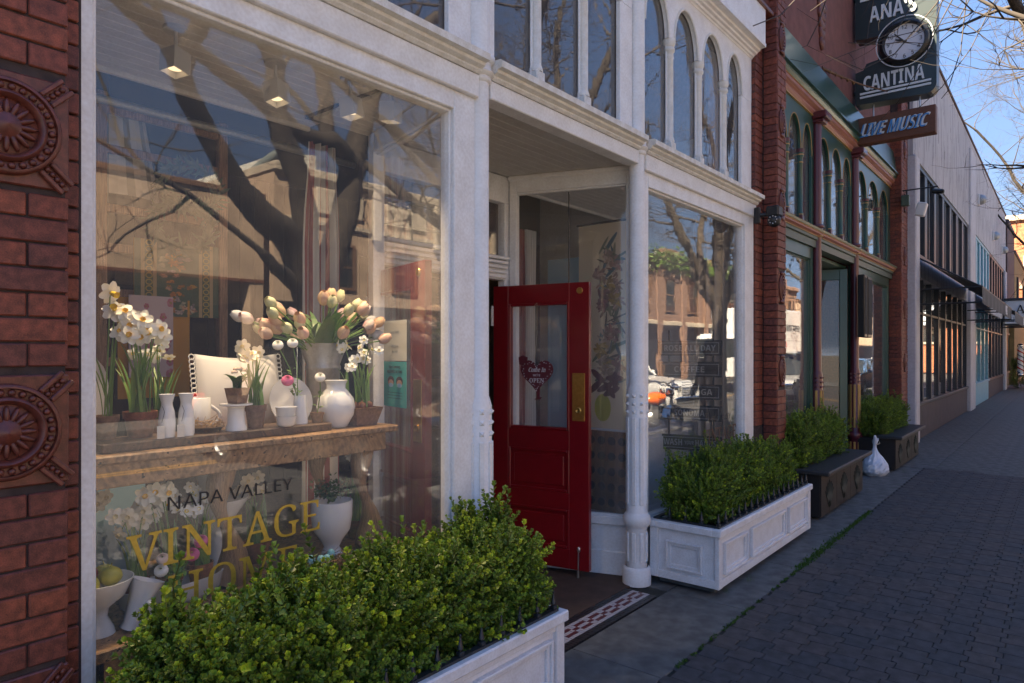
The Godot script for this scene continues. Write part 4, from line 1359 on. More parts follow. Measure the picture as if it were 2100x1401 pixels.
func far_shops() -> void:
	var p := thing("plum_building", "narrow plum stucco building beyond the grey one", "building")
	part(p, "stucco_wall", bx(Vector3(36.1, 2.8, -9), Vector3(41.0, 7.1, 0.3)), M.plum_stucco)
	part(p, "coping", bx(Vector3(36.05, 7.1, -9), Vector3(41.0, 7.3, 0.36), 0.02), M.plum_wall)
	part(p, "street_front", bx(Vector3(36.1, 0, -9), Vector3(41.0, 2.8, 0.1)), M.dark_wood)
	for x in [36.4, 38.0, 39.6]:
		var w := Node3D.new()
		w.name = "window"
		p.add_child(w, true)
		part(w, "frame", bx(Vector3(x, 0.6, 0.08), Vector3(x + 1.2, 2.5, 0.14), 0.01), M.dark_frame)
		pane(w, Vector3(x + 0.1, 0.7, 0.15), Vector3(x + 1.1, 2.4, 0.155), M.car_glass)
	p = thing("yellow_building", "ochre yellow stucco building with framed window beyond the plum one", "building")
	part(p, "stucco_wall", bx(Vector3(41.1, 0, -9), Vector3(58, 6.4, 0.3)), M.yellow_stucco)
	part(p, "coping", bx(Vector3(41.05, 6.4, -9), Vector3(58, 6.55, 0.36), 0.02), M.plum_wall)
	for x in [43.0, 49.0]:
		var w := Node3D.new()
		w.name = "window"
		p.add_child(w, true)
		part(w, "frame", bx(Vector3(x, 4.0, 0.3), Vector3(x + 3.6, 5.4, 0.38), 0.02), M.dark_frame)
		pane(w, Vector3(x + 0.3, 4.2, 0.385), Vector3(x + 3.3, 5.2, 0.39), M.car_glass)
	p = thing("orange_brick_building", "sunlit orange brick building far down the street", "building")
	part(p, "brick_wall", bx(Vector3(62, 0, -14), Vector3(80, 11.2, 9)), M.orange_brick)
	part(p, "parapet", bx(Vector3(61.8, 11.2, -14.1), Vector3(80, 11.6, 9.1), 0.03), M.tan_trim)
	for k in 4:
		for j in 2:
			var w := Node3D.new()
			w.name = "window"
			p.add_child(w, true)
			part(w, "frame", bx(Vector3(61.9, 2.2 + j * 4.0, -3.2 + k * 3.0), Vector3(62.0, 4.6 + j * 4.0, -1.8 + k * 3.0), 0.02), M.tan_trim)
			pane(w, Vector3(61.88, 2.4 + j * 4.0, -3.0 + k * 3.0), Vector3(61.89, 4.4 + j * 4.0, -2.0 + k * 3.0), M.car_glass)
	# white canopy with lettering
	var c := thing("white_canopy", "white shop canopy lettered with a large serif A", "canopy", Vector3(34.5, 2.75, 0.3))
	part(c, "panel", bx(Vector3(0, 0, 0), Vector3(3.0, 0.95, 2.9), 0.02), M.canopy_white)
	part(c, "trim", bx(Vector3(-0.04, 0.95, -0.02), Vector3(3.04, 1.05, 2.95), 0.01), M.dark_frame)
	part(c, "trim", bx(Vector3(0, -0.05, 0), Vector3(3.0, 0.0, 2.9)), M.dark_frame)
	var face := Basis(Vector3(0, 0, 1), Vector3.UP, Vector3(-1, 0, 0))
	text(c, "lettering", "A", 0.34, M.ink, Vector3(-0.01, 0.58, 0.52), face, 0.01, false, true)
	text(c, "lettering", "JEWE", 0.08, M.grey_ink, Vector3(-0.01, 0.22, 0.52), face, 0.01, false, false, 0.5)
	# barber pole and a shrub far along
	var bp := thing("barber_pole", "striped barber pole outside the far shops", "barber pole", Vector3(36.2, 0.7, 0.75))
	var b := MB.new()
	b.cyl(Vector3(0, 0, 0), Vector3(0, 1.1, 0), 0.1, 14)
	part(bp, "cylinder", b, M.plastic_white)
	for q in [["lamp_red", 0.0], ["car_blue", PI]]:
		b = MB.new()
		var pts := []
		var rr := []
		for k in 37:
			var a: float = q[1] + TAU * 3.0 * k / 36
			pts.append(Vector3(cos(a) * 0.1, 1.1 * k / 36, sin(a) * 0.1))
			rr.append(0.025)
		b.tube(pts, rr, 5)
		part(bp, "stripe", b, M[q[0]])
	b = MB.new()
	b.ball(Vector3(0, 1.16, 0), Vector3(0.12, 0.1, 0.12), 12, 8)
	b.ball(Vector3(0, -0.06, 0), Vector3(0.12, 0.1, 0.12), 12, 8)
	part(bp, "cap", b, M.chrome)

# ---------------------------------------------------------------- across the street (seen mirrored in the glass)
func house_window(parent: Node, x: float, y: float, w: float, h: float, z: float) -> void:
	var o := Node3D.new()
	o.name = "window"
	parent.add_child(o, true)
	var b := MB.new()
	b.box(Vector3(x - 0.08, y - 0.08, z - 0.06), Vector3(x + w + 0.08, y, z))
	b.box(Vector3(x - 0.08, y + h, z - 0.06), Vector3(x + w + 0.08, y + h + 0.08, z))
	b.box(Vector3(x - 0.08, y, z - 0.06), Vector3(x, y + h, z))
	b.box(Vector3(x + w, y, z - 0.06), Vector3(x + w + 0.08, y + h, z))
	b.box(Vector3(x, y + h / 2 - 0.03, z - 0.05), Vector3(x + w, y + h / 2 + 0.03, z))
	part(o, "frame", b, M.brown_trim)
	pane(o, Vector3(x, y, z - 0.02), Vector3(x + w, y + h, z - 0.012), M.car_glass)

func opposite_side() -> void:
	var z := 14.2
	var a := thing("tan_garage", "tan stucco building with brown coping and dark open bay across the street", "building")
	part(a, "wall", bx(Vector3(-4, 3.5, z), Vector3(9.9, 5.65, z + 9)), M.tan_stucco)
	part(a, "coping", bx(Vector3(-4.05, 5.65, z - 0.06), Vector3(9.95, 5.8, z + 9), 0.02), M.brown_trim)
	part(a, "edge_trim", bx(Vector3(-4, 3.42, z - 0.03), Vector3(9.9, 3.5, z + 0.2)), M.sign_brown)
	part(a, "bay_back", bx(Vector3(-4, 0, z + 4), Vector3(9.9, 3.5, z + 4.1)), M.plum_wall)
	for x in [-4.0, 1.0, 5.0, 9.5]: part(a, "post", bx(Vector3(x, 0, z), Vector3(x + 0.4, 3.42, z + 0.4), 0.01), M.tan_stucco)
	var c := thing("siding_building", "cream metal sided building with curved grey parapet across the street", "building")
	var poly := PackedVector2Array([Vector2(2.0, 0), Vector2(15.0, 0), Vector2(15.0, 8.85)])
	for k in 13:
		var t := k / 12.0
		poly.append(Vector2(lerpf(13.9, 11.4, t), lerpf(8.75, 7.1, smoothstep(0, 1, t))))
	poly.append(Vector2(9.0, 6.3))
	poly.append(Vector2(2.0, 6.2))
	var b := MB.new()
	b.t = Transform3D(Basis.IDENTITY, Vector3(0, 0, z + 5))
	b.prism(poly, 6.0)
	part(c, "wall", b, M.metal_siding)
	b = MB.new()
	var pts := []
	var rr := []
	for k in 13:
		var t := k / 12.0
		pts.append(Vector3(lerpf(13.9, 11.4, t), lerpf(8.75, 7.1, smoothstep(0, 1, t)), z + 4.95))
		rr.append(0.16)
	pts.append(Vector3(9.0, 6.3, z + 4.95))
	rr.append(0.16)
	pts.append(Vector3(2.0, 6.2, z + 4.95))
	rr.append(0.16)
	b.tube(pts, rr, 6)
	part(c, "parapet", b, M.slate_roof)
	var d := thing("stucco_shop", "peach stucco shop with panelled parapet and upper windows across the street", "building")
	part(d, "wall", bx(Vector3(10.2, 3.0, z), Vector3(26.0, 6.5, z + 9)), M.tan_stucco)
	part(d, "cornice", bx(Vector3(10.15, 6.5, z - 0.15), Vector3(26.05, 6.75, z + 9), 0.03), M.tan_trim)
	part(d, "band", bx(Vector3(10.15, 5.2, z - 0.08), Vector3(26.05, 5.34, z), 0.02), M.tan_trim)
	for k in 6:
		part(d, "bracket", bx(Vector3(10.9 + k * 2.6, 5.0, z - 0.18), Vector3(11.2 + k * 2.6, 6.5, z), 0.02), M.tan_trim)
		part(d, "parapet_panel", bx(Vector3(11.5 + k * 2.6, 5.55, z - 0.07), Vector3(13.2 + k * 2.6, 6.3, z), 0.03), M.tan_trim)
		house_window(d, 11.9 + k * 2.5, 3.5, 0.9, 1.2, z)
	part(d, "shopfront", bx(Vector3(10.2, 0, z + 0.4), Vector3(26.0, 3.0, z + 9)), M.dark_frame)
	part(d, "street_awning", bx(Vector3(14.0, 2.5, z - 1.0), Vector3(25.5, 2.6, z)), M.awning_cloth)
	var e := thing("stone_building", "brown stone building with arched windows and ivy along its parapet across the street", "building")
	part(e, "wall", bx(Vector3(26.2, 2.9, z), Vector3(56.0, 6.3, z + 9)), M.stone_wall)
	part(e, "parapet", bx(Vector3(26.1, 6.3, z - 0.2), Vector3(56.1, 6.6, z + 9), 0.04), M.stone_wall)
	part(e, "band", bx(Vector3(26.1, 3.0, z - 0.12), Vector3(56.1, 3.25, z), 0.03), M.tan_trim)
	for k in 5: part(e, "merlon", bx(Vector3(27.0 + k * 6.0, 6.6, z - 0.1), Vector3(29.2 + k * 6.0, 7.1, z + 0.5), 0.03), M.stone_wall)
	for k in 10:
		house_window(e, 27.4 + k * 2.9, 3.8, 1.1, 1.7, z)
		part(e, "pilaster", bx(Vector3(26.4 + k * 2.9, 0.0, z - 0.14), Vector3(26.9 + k * 2.9, 6.3, z), 0.03), M.stone_wall)
	part(e, "shopfront", bx(Vector3(26.2, 0, z + 0.3), Vector3(56.0, 2.9, z + 9)), M.dark_frame)
	var iv := MB.new()
	iv.tinted = true
	for k in 2600:
		var x := rng.randf_range(31, 46)
		var y := 6.5 + rng.randf_range(-0.4, 0.35) * (1.0 if rng.randf() < 0.8 else 2.0)
		iv.col = Color(0.07, 0.12, 0.02) * rng.randf_range(0.6, 1.6)
		var p := Vector3(x, y, z - 0.25 - rng.randf() * 0.2)
		var r := 0.09
		iv.tri(p + Vector3(rng.randfn(0, r), rng.randfn(0, r), 0), p + Vector3(rng.randfn(0, r), rng.randfn(0, r), rng.randfn(0, 0.05)), p + Vector3(rng.randfn(0, r), rng.randfn(0, r), rng.randfn(0, 0.05)))
	part(e, "ivy", iv, M.leaf)
	var f := thing("end_building", "low plain tan building at the end of the row across the street", "building")
	part(f, "wall", bx(Vector3(56.3, 0, z), Vector3(95, 5.6, z + 9)), M.tan_stucco)
	part(f, "coping", bx(Vector3(56.2, 5.6, z - 0.1), Vector3(95, 5.8, z + 9), 0.03), M.brown_trim)

# ---------------------------------------------------------------- street trees
func branchlets(limb: MB, twig: MB, p: Vector3, dir: Vector3, r: float, length: float, level: int, rg: RandomNumberGenerator, spread := 0.6) -> void:
	var pts := [p]
	var rad := [r]
	var d := dir.normalized()
	var n := 5 if level > 0 else 3
	var q := p
	for k in n:
		d = (d + Vector3(rg.randfn(0, 0.16), rg.randfn(0.03, 0.14), rg.randfn(0, 0.16))).normalized()
		q += d * length / n
		pts.append(q)
		rad.append(lerpf(r, r * 0.3, (k + 1.0) / n))
	(limb if r > 0.016 else twig).tube(pts, rad, 6 if r > 0.03 else (4 if r > 0.01 else 3))
	if level <= 0: return
	branchlets(limb, twig, q, d, maxf(r * 0.3, 0.0022), length * 0.6, level - 1, rg, spread)
	var kids := rg.randi_range(2, 4)
	for k in kids:
		var t := rg.randf_range(0.3, 1.0)
		var at: Vector3 = pts[int(t * n)]
		var side := Vector3(rg.randfn(0, 1), rg.randfn(0.15, 0.8), rg.randfn(0, 1)).normalized()
		branchlets(limb, twig, at, d.lerp(side, spread), maxf(r * rg.randf_range(0.4, 0.62), 0.0022), length * rg.randf_range(0.5, 0.75), level - 1, rg, spread)

func street_tree(label: String, at: Vector3, limbs: Array, trunk: Array, seed_: int, depth := 3, hangs := [], dense := 0.3) -> void:
	var rg := RandomNumberGenerator.new()
	rg.seed = seed_
	var t := thing("street_tree", label, "tree", at, 0, "bare street trees along the kerb")
	var b := MB.new()
	var pts := []
	var rad := []
	for q in trunk:
		pts.append(Vector3(q[0], q[1], q[2]) - at)
		rad.append(q[3])
	b.tube(pts, rad, 12)
	part(t, "trunk", b, M.bark)
	var tw := MB.new()
	var fine := MB.new()
	for l in limbs:
		var lp := []
		var lr := []
		for q in l:
			lp.append(Vector3(q[0], q[1], q[2]) - at)
			lr.append(q[3])
		var m := MB.new()
		# smooth the polyline
		var cv := Curve3D.new()
		for k in lp.size():
			var tan := Vector3.ZERO
			if k > 0 and k < lp.size() - 1: tan = (lp[k + 1] - lp[k - 1]) * 0.22
			cv.add_point(lp[k], -tan, tan)
		var sp := []
		var sr := []
		for k in (lp.size() - 1) * 4 + 1:
			var s := k / 4.0
			sp.append(cv.sample(mini(int(s), lp.size() - 2), s - mini(int(s), lp.size() - 2)) + Vector3(rg.randfn(0, 0.008), rg.randfn(0, 0.008), rg.randfn(0, 0.008)))
			var i := mini(int(s), lp.size() - 2)
			sr.append(lerpf(lr[i], lr[i + 1], s - i) * rg.randf_range(0.94, 1.07))
		m.tube(sp, sr, 10, true)
		part(t, "limb", m, M.bark)
		# side branches, more of them towards the tip
		for k in range(4, sp.size(), 2):
			var f := float(k) / sp.size()
			if rg.randf() > dense + f * 0.6: continue
			var fw: Vector3 = (sp[mini(k + 1, sp.size() - 1)] - sp[k - 1]).normalized()
			var out := Vector3(rg.randfn(0, 1), rg.randfn(0.35, 0.8), rg.randfn(0, 1)).normalized()
			branchlets(tw, fine, sp[k], fw.lerp(out, 0.65), minf(sr[k] * 0.45, 0.04), rg.randf_range(0.6, 1.6) * (1.0 if depth > 2 else 0.7), depth, rg)
		var e := sp.size() - 1
		if sp[e].x + at.x > 2.6: branchlets(tw, fine, sp[e], sp[e] - sp[e - 2], sr[e] * 0.8, 1.8, depth + 1, rg)
	for h in hangs:
		var hp := []
		var hr := []
		for k in h.size():
			hp.append(Vector3(h[k][0], h[k][1], h[k][2]) - at)
			hr.append(h[k][3])
		fine.tube(hp, hr, 5)
		for k in range(1, h.size()):
			if h[k].size() > 4: continue
			branchlets(fine, fine, hp[k], (hp[k] - hp[k - 1]).normalized().lerp(Vector3(rg.randfn(0, 1), rg.randfn(-0.4, 0.6), rg.randfn(0, 1)).normalized(), 0.7), hr[k] * 0.6, rg.randf_range(0.2, 0.6), 0, rg)
	part(t, "branch", tw, M.twig)
	var o := part(t, "twigs", fine, M.twig)
	o.set_meta("kind", "stuff")

func street_trees() -> void:
	var trunk := [[3.72, -0.1, 2.8, 0.2], [3.7, 0.1, 2.8, 0.155], [3.68, 0.47, 2.8, 0.131], [3.66, 1.04, 2.8, 0.122], [3.636, 1.6, 2.8, 0.131], [3.6, 1.955, 2.8, 0.165], [3.55, 2.2, 2.8, 0.17]]
	var A := [[3.56, 2.05, 2.8, 0.15], [3.313, 2.518, 2.72, 0.135], [3.017, 2.67, 2.64, 0.118], [2.704, 2.916, 2.57, 0.093], [2.511, 3.148, 2.49, 0.082], [2.311, 3.343, 2.41, 0.076], [2.189, 3.508, 2.33, 0.077], [2.089, 3.651, 2.26, 0.071], [1.901, 3.719, 2.18, 0.065], [1.672, 3.78, 2.1, 0.06]]
	var A2 := [[2.19, 3.5, 2.33, 0.06], [2.242, 3.788, 2.2, 0.064], [2.258, 4.1, 2.0, 0.05]]
	var B := [[3.56, 2.1, 2.8, 0.13], [3.468, 2.542, 2.77, 0.12], [3.437, 2.873, 2.75, 0.108], [3.339, 3.185, 2.73, 0.1], [3.184, 3.472, 2.7, 0.093], [3.123, 3.732, 2.67, 0.085], [3.086, 3.993, 2.65, 0.078], [2.899, 4.233, 2.62, 0.07], [2.723, 4.5, 2.6, 0.06]]
	var C := [[3.6, 2.05, 2.82, 0.13], [3.897, 2.608, 2.91, 0.13], [4.062, 3.006, 2.96, 0.128], [4.163, 3.363, 3.02, 0.125], [4.271, 3.636, 3.08, 0.112], [4.419, 3.977, 3.13, 0.1], [4.623, 4.398, 3.19, 0.09], [5.044, 4.914, 3.24, 0.075], [5.622, 5.526, 3.3, 0.06]]
	var D := [[4.12, 3.35, 2.95, 0.1], [3.85, 3.493, 2.84, 0.095], [3.55, 3.476, 2.79, 0.085], [3.271, 3.521, 2.73, 0.074], [2.969, 3.646, 2.67, 0.067], [2.652, 3.727, 2.61, 0.06], [2.399, 3.81, 2.56, 0.05], [2.166, 3.816, 2.5, 0.042]]
	var E := [[3.77, 3.48, 2.87, 0.075], [3.81, 3.82, 2.95, 0.074], [3.813, 4.195, 3.0, 0.07], [3.731, 4.453, 3.05, 0.062], [3.559, 4.8, 3.1, 0.05]]
	var F := [[3.56, 2.1, 2.8, 0.08], [3.207, 2.259, 2.7, 0.06], [2.969, 2.385, 2.6, 0.036]]
	street_tree("knobbly bare street tree facing the shop's display window", Vector3(3.7, -0.02, 2.8), [A, A2, B, C, D, E, F], trunk, 5, 2, [], -0.25)
	# more along the kerb; their crowns reach over the pavement
	var spots := [[7.0, 3.15, 19, "bare street tree by the kerb outside the white columns"], [12.9, 2.9, 31, "bare street tree by the kerb outside the cantina"], [21.8, 3.0, 47, "bare street tree by the kerb outside the grey building"], [31.5, 3.1, 63, "bare street tree by the kerb before the white canopy"], [43.0, 3.4, 71, "farthest bare street tree along the kerb"]]
	var n := 0
	for s in spots:
		var rg := RandomNumberGenerator.new()
		rg.seed = s[2]
		var x: float = s[0]
		var z: float = s[1]
		var tk := [[x, -0.1, z, 0.22], [x, 0.3, z, 0.15], [x - 0.05, 1.6, z - 0.02, 0.13], [x, 2.5, z, 0.14]]
		var ls := []
		for k in 8:
			var a := TAU * k / 8 + rg.randf_range(-0.3, 0.3)
			var l := [[x, 2.4, z, 0.11]]
			var p := Vector3(x, 2.4, z)
			var steep := 2.4 if sin(a) < 0.15 else 1.0    # clear of the pavement
			var dir := Vector3(cos(a) * 0.8, rg.randf_range(0.7, 1.3) * steep, sin(a) * 0.8).normalized()
			for j in 6:
				dir = (dir + Vector3(rg.randfn(0, 0.15), rg.randfn(0.02, 0.12), rg.randfn(0, 0.15))).normalized()
				p += dir * 0.95
				l.append([p.x, p.y, p.z, 0.11 * pow(0.78, j + 1)])
			ls.append(l)
		var hangs := []
		if n == 0:
			hangs = [
				[[9.1, 6.41, 1.94, 0.009], [9.3, 5.41, 1.34, 0.0065], [8.74, 5.17, 1.1, 0.0057], [8.18, 4.95, 0.82, 0.0048], [7.62, 4.67, 0.57, 0.004], [7.06, 4.4, 0.43, 0.0031], [6.5, 4.3, 0.33, 0.0023, 1]],
				[[7.1, 6.22, 1.06, 0.009], [7.3, 5.22, 0.46, 0.0065], [7.17, 4.87, 0.4, 0.0057], [7.03, 4.61, 0.33, 0.0048], [6.9, 4.55, 0.32, 0.004, 1]],
				[[8.8, 6.1, 1.69, 0.009], [9.0, 5.1, 1.09, 0.0065], [8.53, 5.01, 0.9, 0.0057], [8.07, 4.86, 0.75, 0.0048], [7.6, 4.77, 0.57, 0.004, 1]],
				[[6.6, 6.08, 1.01, 0.009], [6.8, 5.08, 0.41, 0.0065], [6.2, 4.59, 0.34, 0.0057], [5.6, 4.28, 0.31, 0.0048, 1]],
				[[8.4, 6.7, 1.22, 0.009], [8.6, 5.7, 0.62, 0.0065], [8.45, 5.22, 0.58, 0.0057], [8.3, 5.05, 0.6, 0.0048, 1]],
				[[9.4, 6.6, 2.24, 0.009], [9.6, 5.6, 1.64, 0.0065], [9.4, 5.08, 1.45, 0.0057], [9.2, 4.64, 1.19, 0.0048], [9.0, 4.38, 0.97, 0.004, 1]],
				[[8.7, 6.65, 1.59, 0.009], [8.9, 5.65, 0.99, 0.0065], [8.35, 5.09, 0.89, 0.0057], [7.8, 4.78, 0.67, 0.0048, 1]]]
		if n == 1:
			# a heavy limb and drooping twigs in front of the hanging sign and the sky
			ls.append([[12.9, 3.2, 2.9, 0.09], [12.2, 5.2, 2.5, 0.075], [11.0, 6.1, 1.8, 0.06], [9.6, 7.0, 1.4, 0.035]])
			hangs = [
				[[9.6, 6.3, 1.4, 0.009], [9.5, 5.75, 1.1, 0.008], [9.3, 5.2, 0.7, 0.007], [8.9, 4.95, 0.42, 0.005, 1], [8.3, 4.98, 0.2, 0.003, 1]],
				[[9.2, 6.2, 1.45, 0.008], [9.2, 5.6, 1.43, 0.0075], [9.15, 5.0, 1.38, 0.006], [9.1, 4.55, 1.26, 0.005, 1], [9.1, 4.48, 1.2, 0.004, 1]],
				[[9.2, 6.1, 1.4, 0.008], [9.3, 5.75, 1.2, 0.007], [9.4, 5.1, 1.0, 0.0055], [9.45, 4.65, 0.7, 0.004, 1], [9.5, 4.35, 0.35, 0.003, 1]],
				[[9.2, 5.3, 1.42, 0.006], [9.2, 5.15, 1.55, 0.005], [9.25, 4.98, 1.7, 0.004, 1]]]
		street_tree(s[3], Vector3(x, -0.02, z), ls, tk, s[2], 3 if n == 2 or n == 0 else 2, hangs)
		n += 1

# ---------------------------------------------------------------- box hedges and planters
var sprigs := []
func make_sprigs() -> void:
	for k in 5:
		var b := MB.new()
		b.tinted = true
		var h := 0.085
		b.col = Color(0.09, 0.1, 0.03)
		b.tube([Vector3.ZERO, Vector3(0.004, h * 0.5, 0.003), Vector3(0.0, h, 0.0)], [0.0014, 0.0011, 0.0007], 3)
		var nodes := 8
		for i in nodes:
			var t := (i + 0.6) / nodes
			var y := h * t
			for s in 2:
				var a := (PI / 2) * (i % 2) + PI * s + rng.randfn(0, 0.25)
				var up := lerpf(0.35, 0.9, t) + rng.randfn(0, 0.15)
				var l := lerpf(0.0155, 0.0125, t) * rng.randf_range(0.85, 1.15)
				_leaf(b, Vector3(0.004 * sin(t * PI), y, 0), a, up, l, l * 0.34, lerpf(0.72, 1.25, t) * rng.randf_range(0.85, 1.15), t)
		for s in 4:
			_leaf(b, Vector3(0, h, 0), TAU * s / 4 + 0.4, 1.15, 0.0115, 0.0042, 1.35, 1.0)
		sprigs.append(b.mesh())

func _leaf(b: MB, p: Vector3, a: float, up: float, l: float, w: float, bright: float, age: float) -> void:
	var out := Vector3(cos(a), 0, sin(a))
	var d := (out * cos(up) + Vector3.UP * sin(up)).normalized()
	var side := d.cross(Vector3.UP).normalized()
	var nrm := side.cross(d).normalized()
	b.col = Color(0.075, 0.132, 0.018).lerp(Color(0.16, 0.2, 0.028), clampf(age - 0.55, 0, 1) * 1.3) * bright
	var A := p + d * 0.002
	var tip := p + d * l - nrm * l * 0.06
	var m1 := p + d * l * 0.36 - nrm * 0.0006
	var m2 := p + d * l * 0.74 - nrm * 0.0008
	for s in [-1.0, 1.0]:
		var e1: Vector3 = p + d * l * 0.34 + side * w * 0.8 * s + nrm * w * 0.28
		var e2: Vector3 = p + d * l * 0.72 + side * w * s + nrm * w * 0.3
		if s > 0:
			b.tri(A, e1, m1); b.tri(m1, e1, e2); b.tri(m1, e2, m2); b.tri(m2, e2, tip)
		else:
			b.tri(A, m1, e1); b.tri(m1, e2, e1); b.tri(m1, m2, e2); b.tri(m2, tip, e2)

func hedge(label: String, lo: Vector3, hi: Vector3, count: int, seed_: int, pale := 0.12, scale := 1.0, group := "box hedges in the planters") -> void:
	if sprigs.is_empty(): make_sprigs()
	var rg := RandomNumberGenerator.new()
	rg.seed = seed_
	var mid := (lo + hi) / 2
	var t := thing("box_hedge", label, "hedge", Vector3(mid.x, lo.y, mid.z), 0, group)
	var org := Vector3(mid.x, lo.y, mid.z)
	var bump := noise(2.2, 2, seed_)
	var lists := [[], [], [], [], []]
	for k in count:
		var face := rg.randf()
		var p := Vector3(rg.randf_range(lo.x, hi.x), rg.randf_range(lo.y, hi.y), rg.randf_range(lo.z, hi.z))
		var nrm := Vector3.UP
		var deep := absf(rg.randfn(0, 0.045)) if rg.randf() < 0.75 else rg.randf_range(0, 0.18)
		if face < 0.42:
			p.y = hi.y
		elif face < 0.78:
			p.z = hi.z
			nrm = Vector3(0, 0.25, 1)
		elif face < 0.9:
			p.x = lo.x if rg.randf() < 0.5 else hi.x
			nrm = Vector3(-1 if p.x < mid.x else 1, 0.25, 0)
		else:
			p.z = lo.z
			nrm = Vector3(0, 0.3, -1)
		nrm = nrm.normalized()
		# rounded shoulders and an uneven clipped surface
		var rel := (p - mid) / ((hi - lo) / 2)
		var q := 5.0
		var len_ := pow(pow(absf(rel.x), q * 3) + pow(absf(maxf(rel.y, 0.0)), q) + pow(absf(rel.z), q), 1.0 / q)
		if len_ > 1.0: p = mid + (p - mid) * lerpf(1.0, 1.0 / len_, 0.9)
		p += nrm * (bump.get_noise_3d(p.x * 2.4, p.y * 2.4, p.z * 2.4) * 0.11 - deep - 0.03)
		if nrm.y > 0.9: p.y += bump.get_noise_2d(p.x * 1.3 + 40.0, p.z * 1.3) * 0.09
		var dir := (nrm * 0.75 + Vector3.UP * 0.6 + Vector3(rg.randfn(0, 0.4), rg.randfn(0, 0.25), rg.randfn(0, 0.4))).normalized()
		var ax := dir.cross(Vector3(rg.randfn(0, 1), rg.randfn(0, 1), rg.randfn(0, 1))).normalized()
		var s := scale * rg.randf_range(0.75, 1.25)
		if rg.randf() < 0.05 and nrm.y > 0.9:
			s *= 1.35
			p.y += rg.randf_range(0.0, 0.06)
		var bs := Basis(ax, dir, ax.cross(dir)).scaled_local(Vector3.ONE * s)
		var c := Color(1.08, 1.05, 0.95) * rg.randf_range(0.8, 1.45)
		if rg.randf() < pale: c = Color(2.6, 2.1, 1.1) * rg.randf_range(0.9, 1.3)
		lists[rg.randi() % 5].append([Transform3D(bs, p - org), c])
	for k in 5:
		var mm := MultiMesh.new()
		mm.transform_format = MultiMesh.TRANSFORM_3D
		mm.use_colors = true
		mm.mesh = sprigs[k]
		mm.instance_count = lists[k].size()
		for i in lists[k].size():
			mm.set_instance_transform(i, lists[k][i][0])
			mm.set_instance_color(i, lists[k][i][1])
		var o := MultiMeshInstance3D.new()
		o.name = "foliage"
		o.multimesh = mm
		o.material_override = M.leaf
		o.set_meta("kind", "stuff")
		t.add_child(o, true)
	# woody stems inside
	var st := MB.new()
	for k in int((hi.x - lo.x) / 0.12):
		var x := lo.x + 0.08 + k * 0.12 - org.x
		for j in 4:
			var e := Vector3(x + rg.randfn(0, 0.09), (hi.y - lo.y) * rg.randf_range(0.6, 0.85), rg.randfn(0, 0.09))
			st.tube([Vector3(x, -0.05, 0), Vector3(x, 0.08, 0).lerp(e, 0.3), e], [0.007, 0.005, 0.002], 4)
	part(t, "stem", st, M.twig_wood)

func moulded_panel(b: MB, x0: float, x1: float, y0: float, y1: float, z: float) -> void:
	for q in [[0.0, 0.014, 0.024], [0.014, 0.034, 0.012]]:
		var a: float = q[0]
		var c: float = q[1]
		b.box(Vector3(x0 + a, y0 + a, z - 0.002), Vector3(x0 + c, y1 - a, z + q[2]), 0.003)
		b.box(Vector3(x1 - c, y0 + a, z - 0.002), Vector3(x1 - a, y1 - a, z + q[2]), 0.003)
		b.box(Vector3(x0 + c, y0 + a, z - 0.002), Vector3(x1 - c, y0 + c, z + q[2]), 0.003)
		b.box(Vector3(x0 + c, y1 - c, z - 0.002), Vector3(x1 - c, y1 - a, z + q[2]), 0.003)

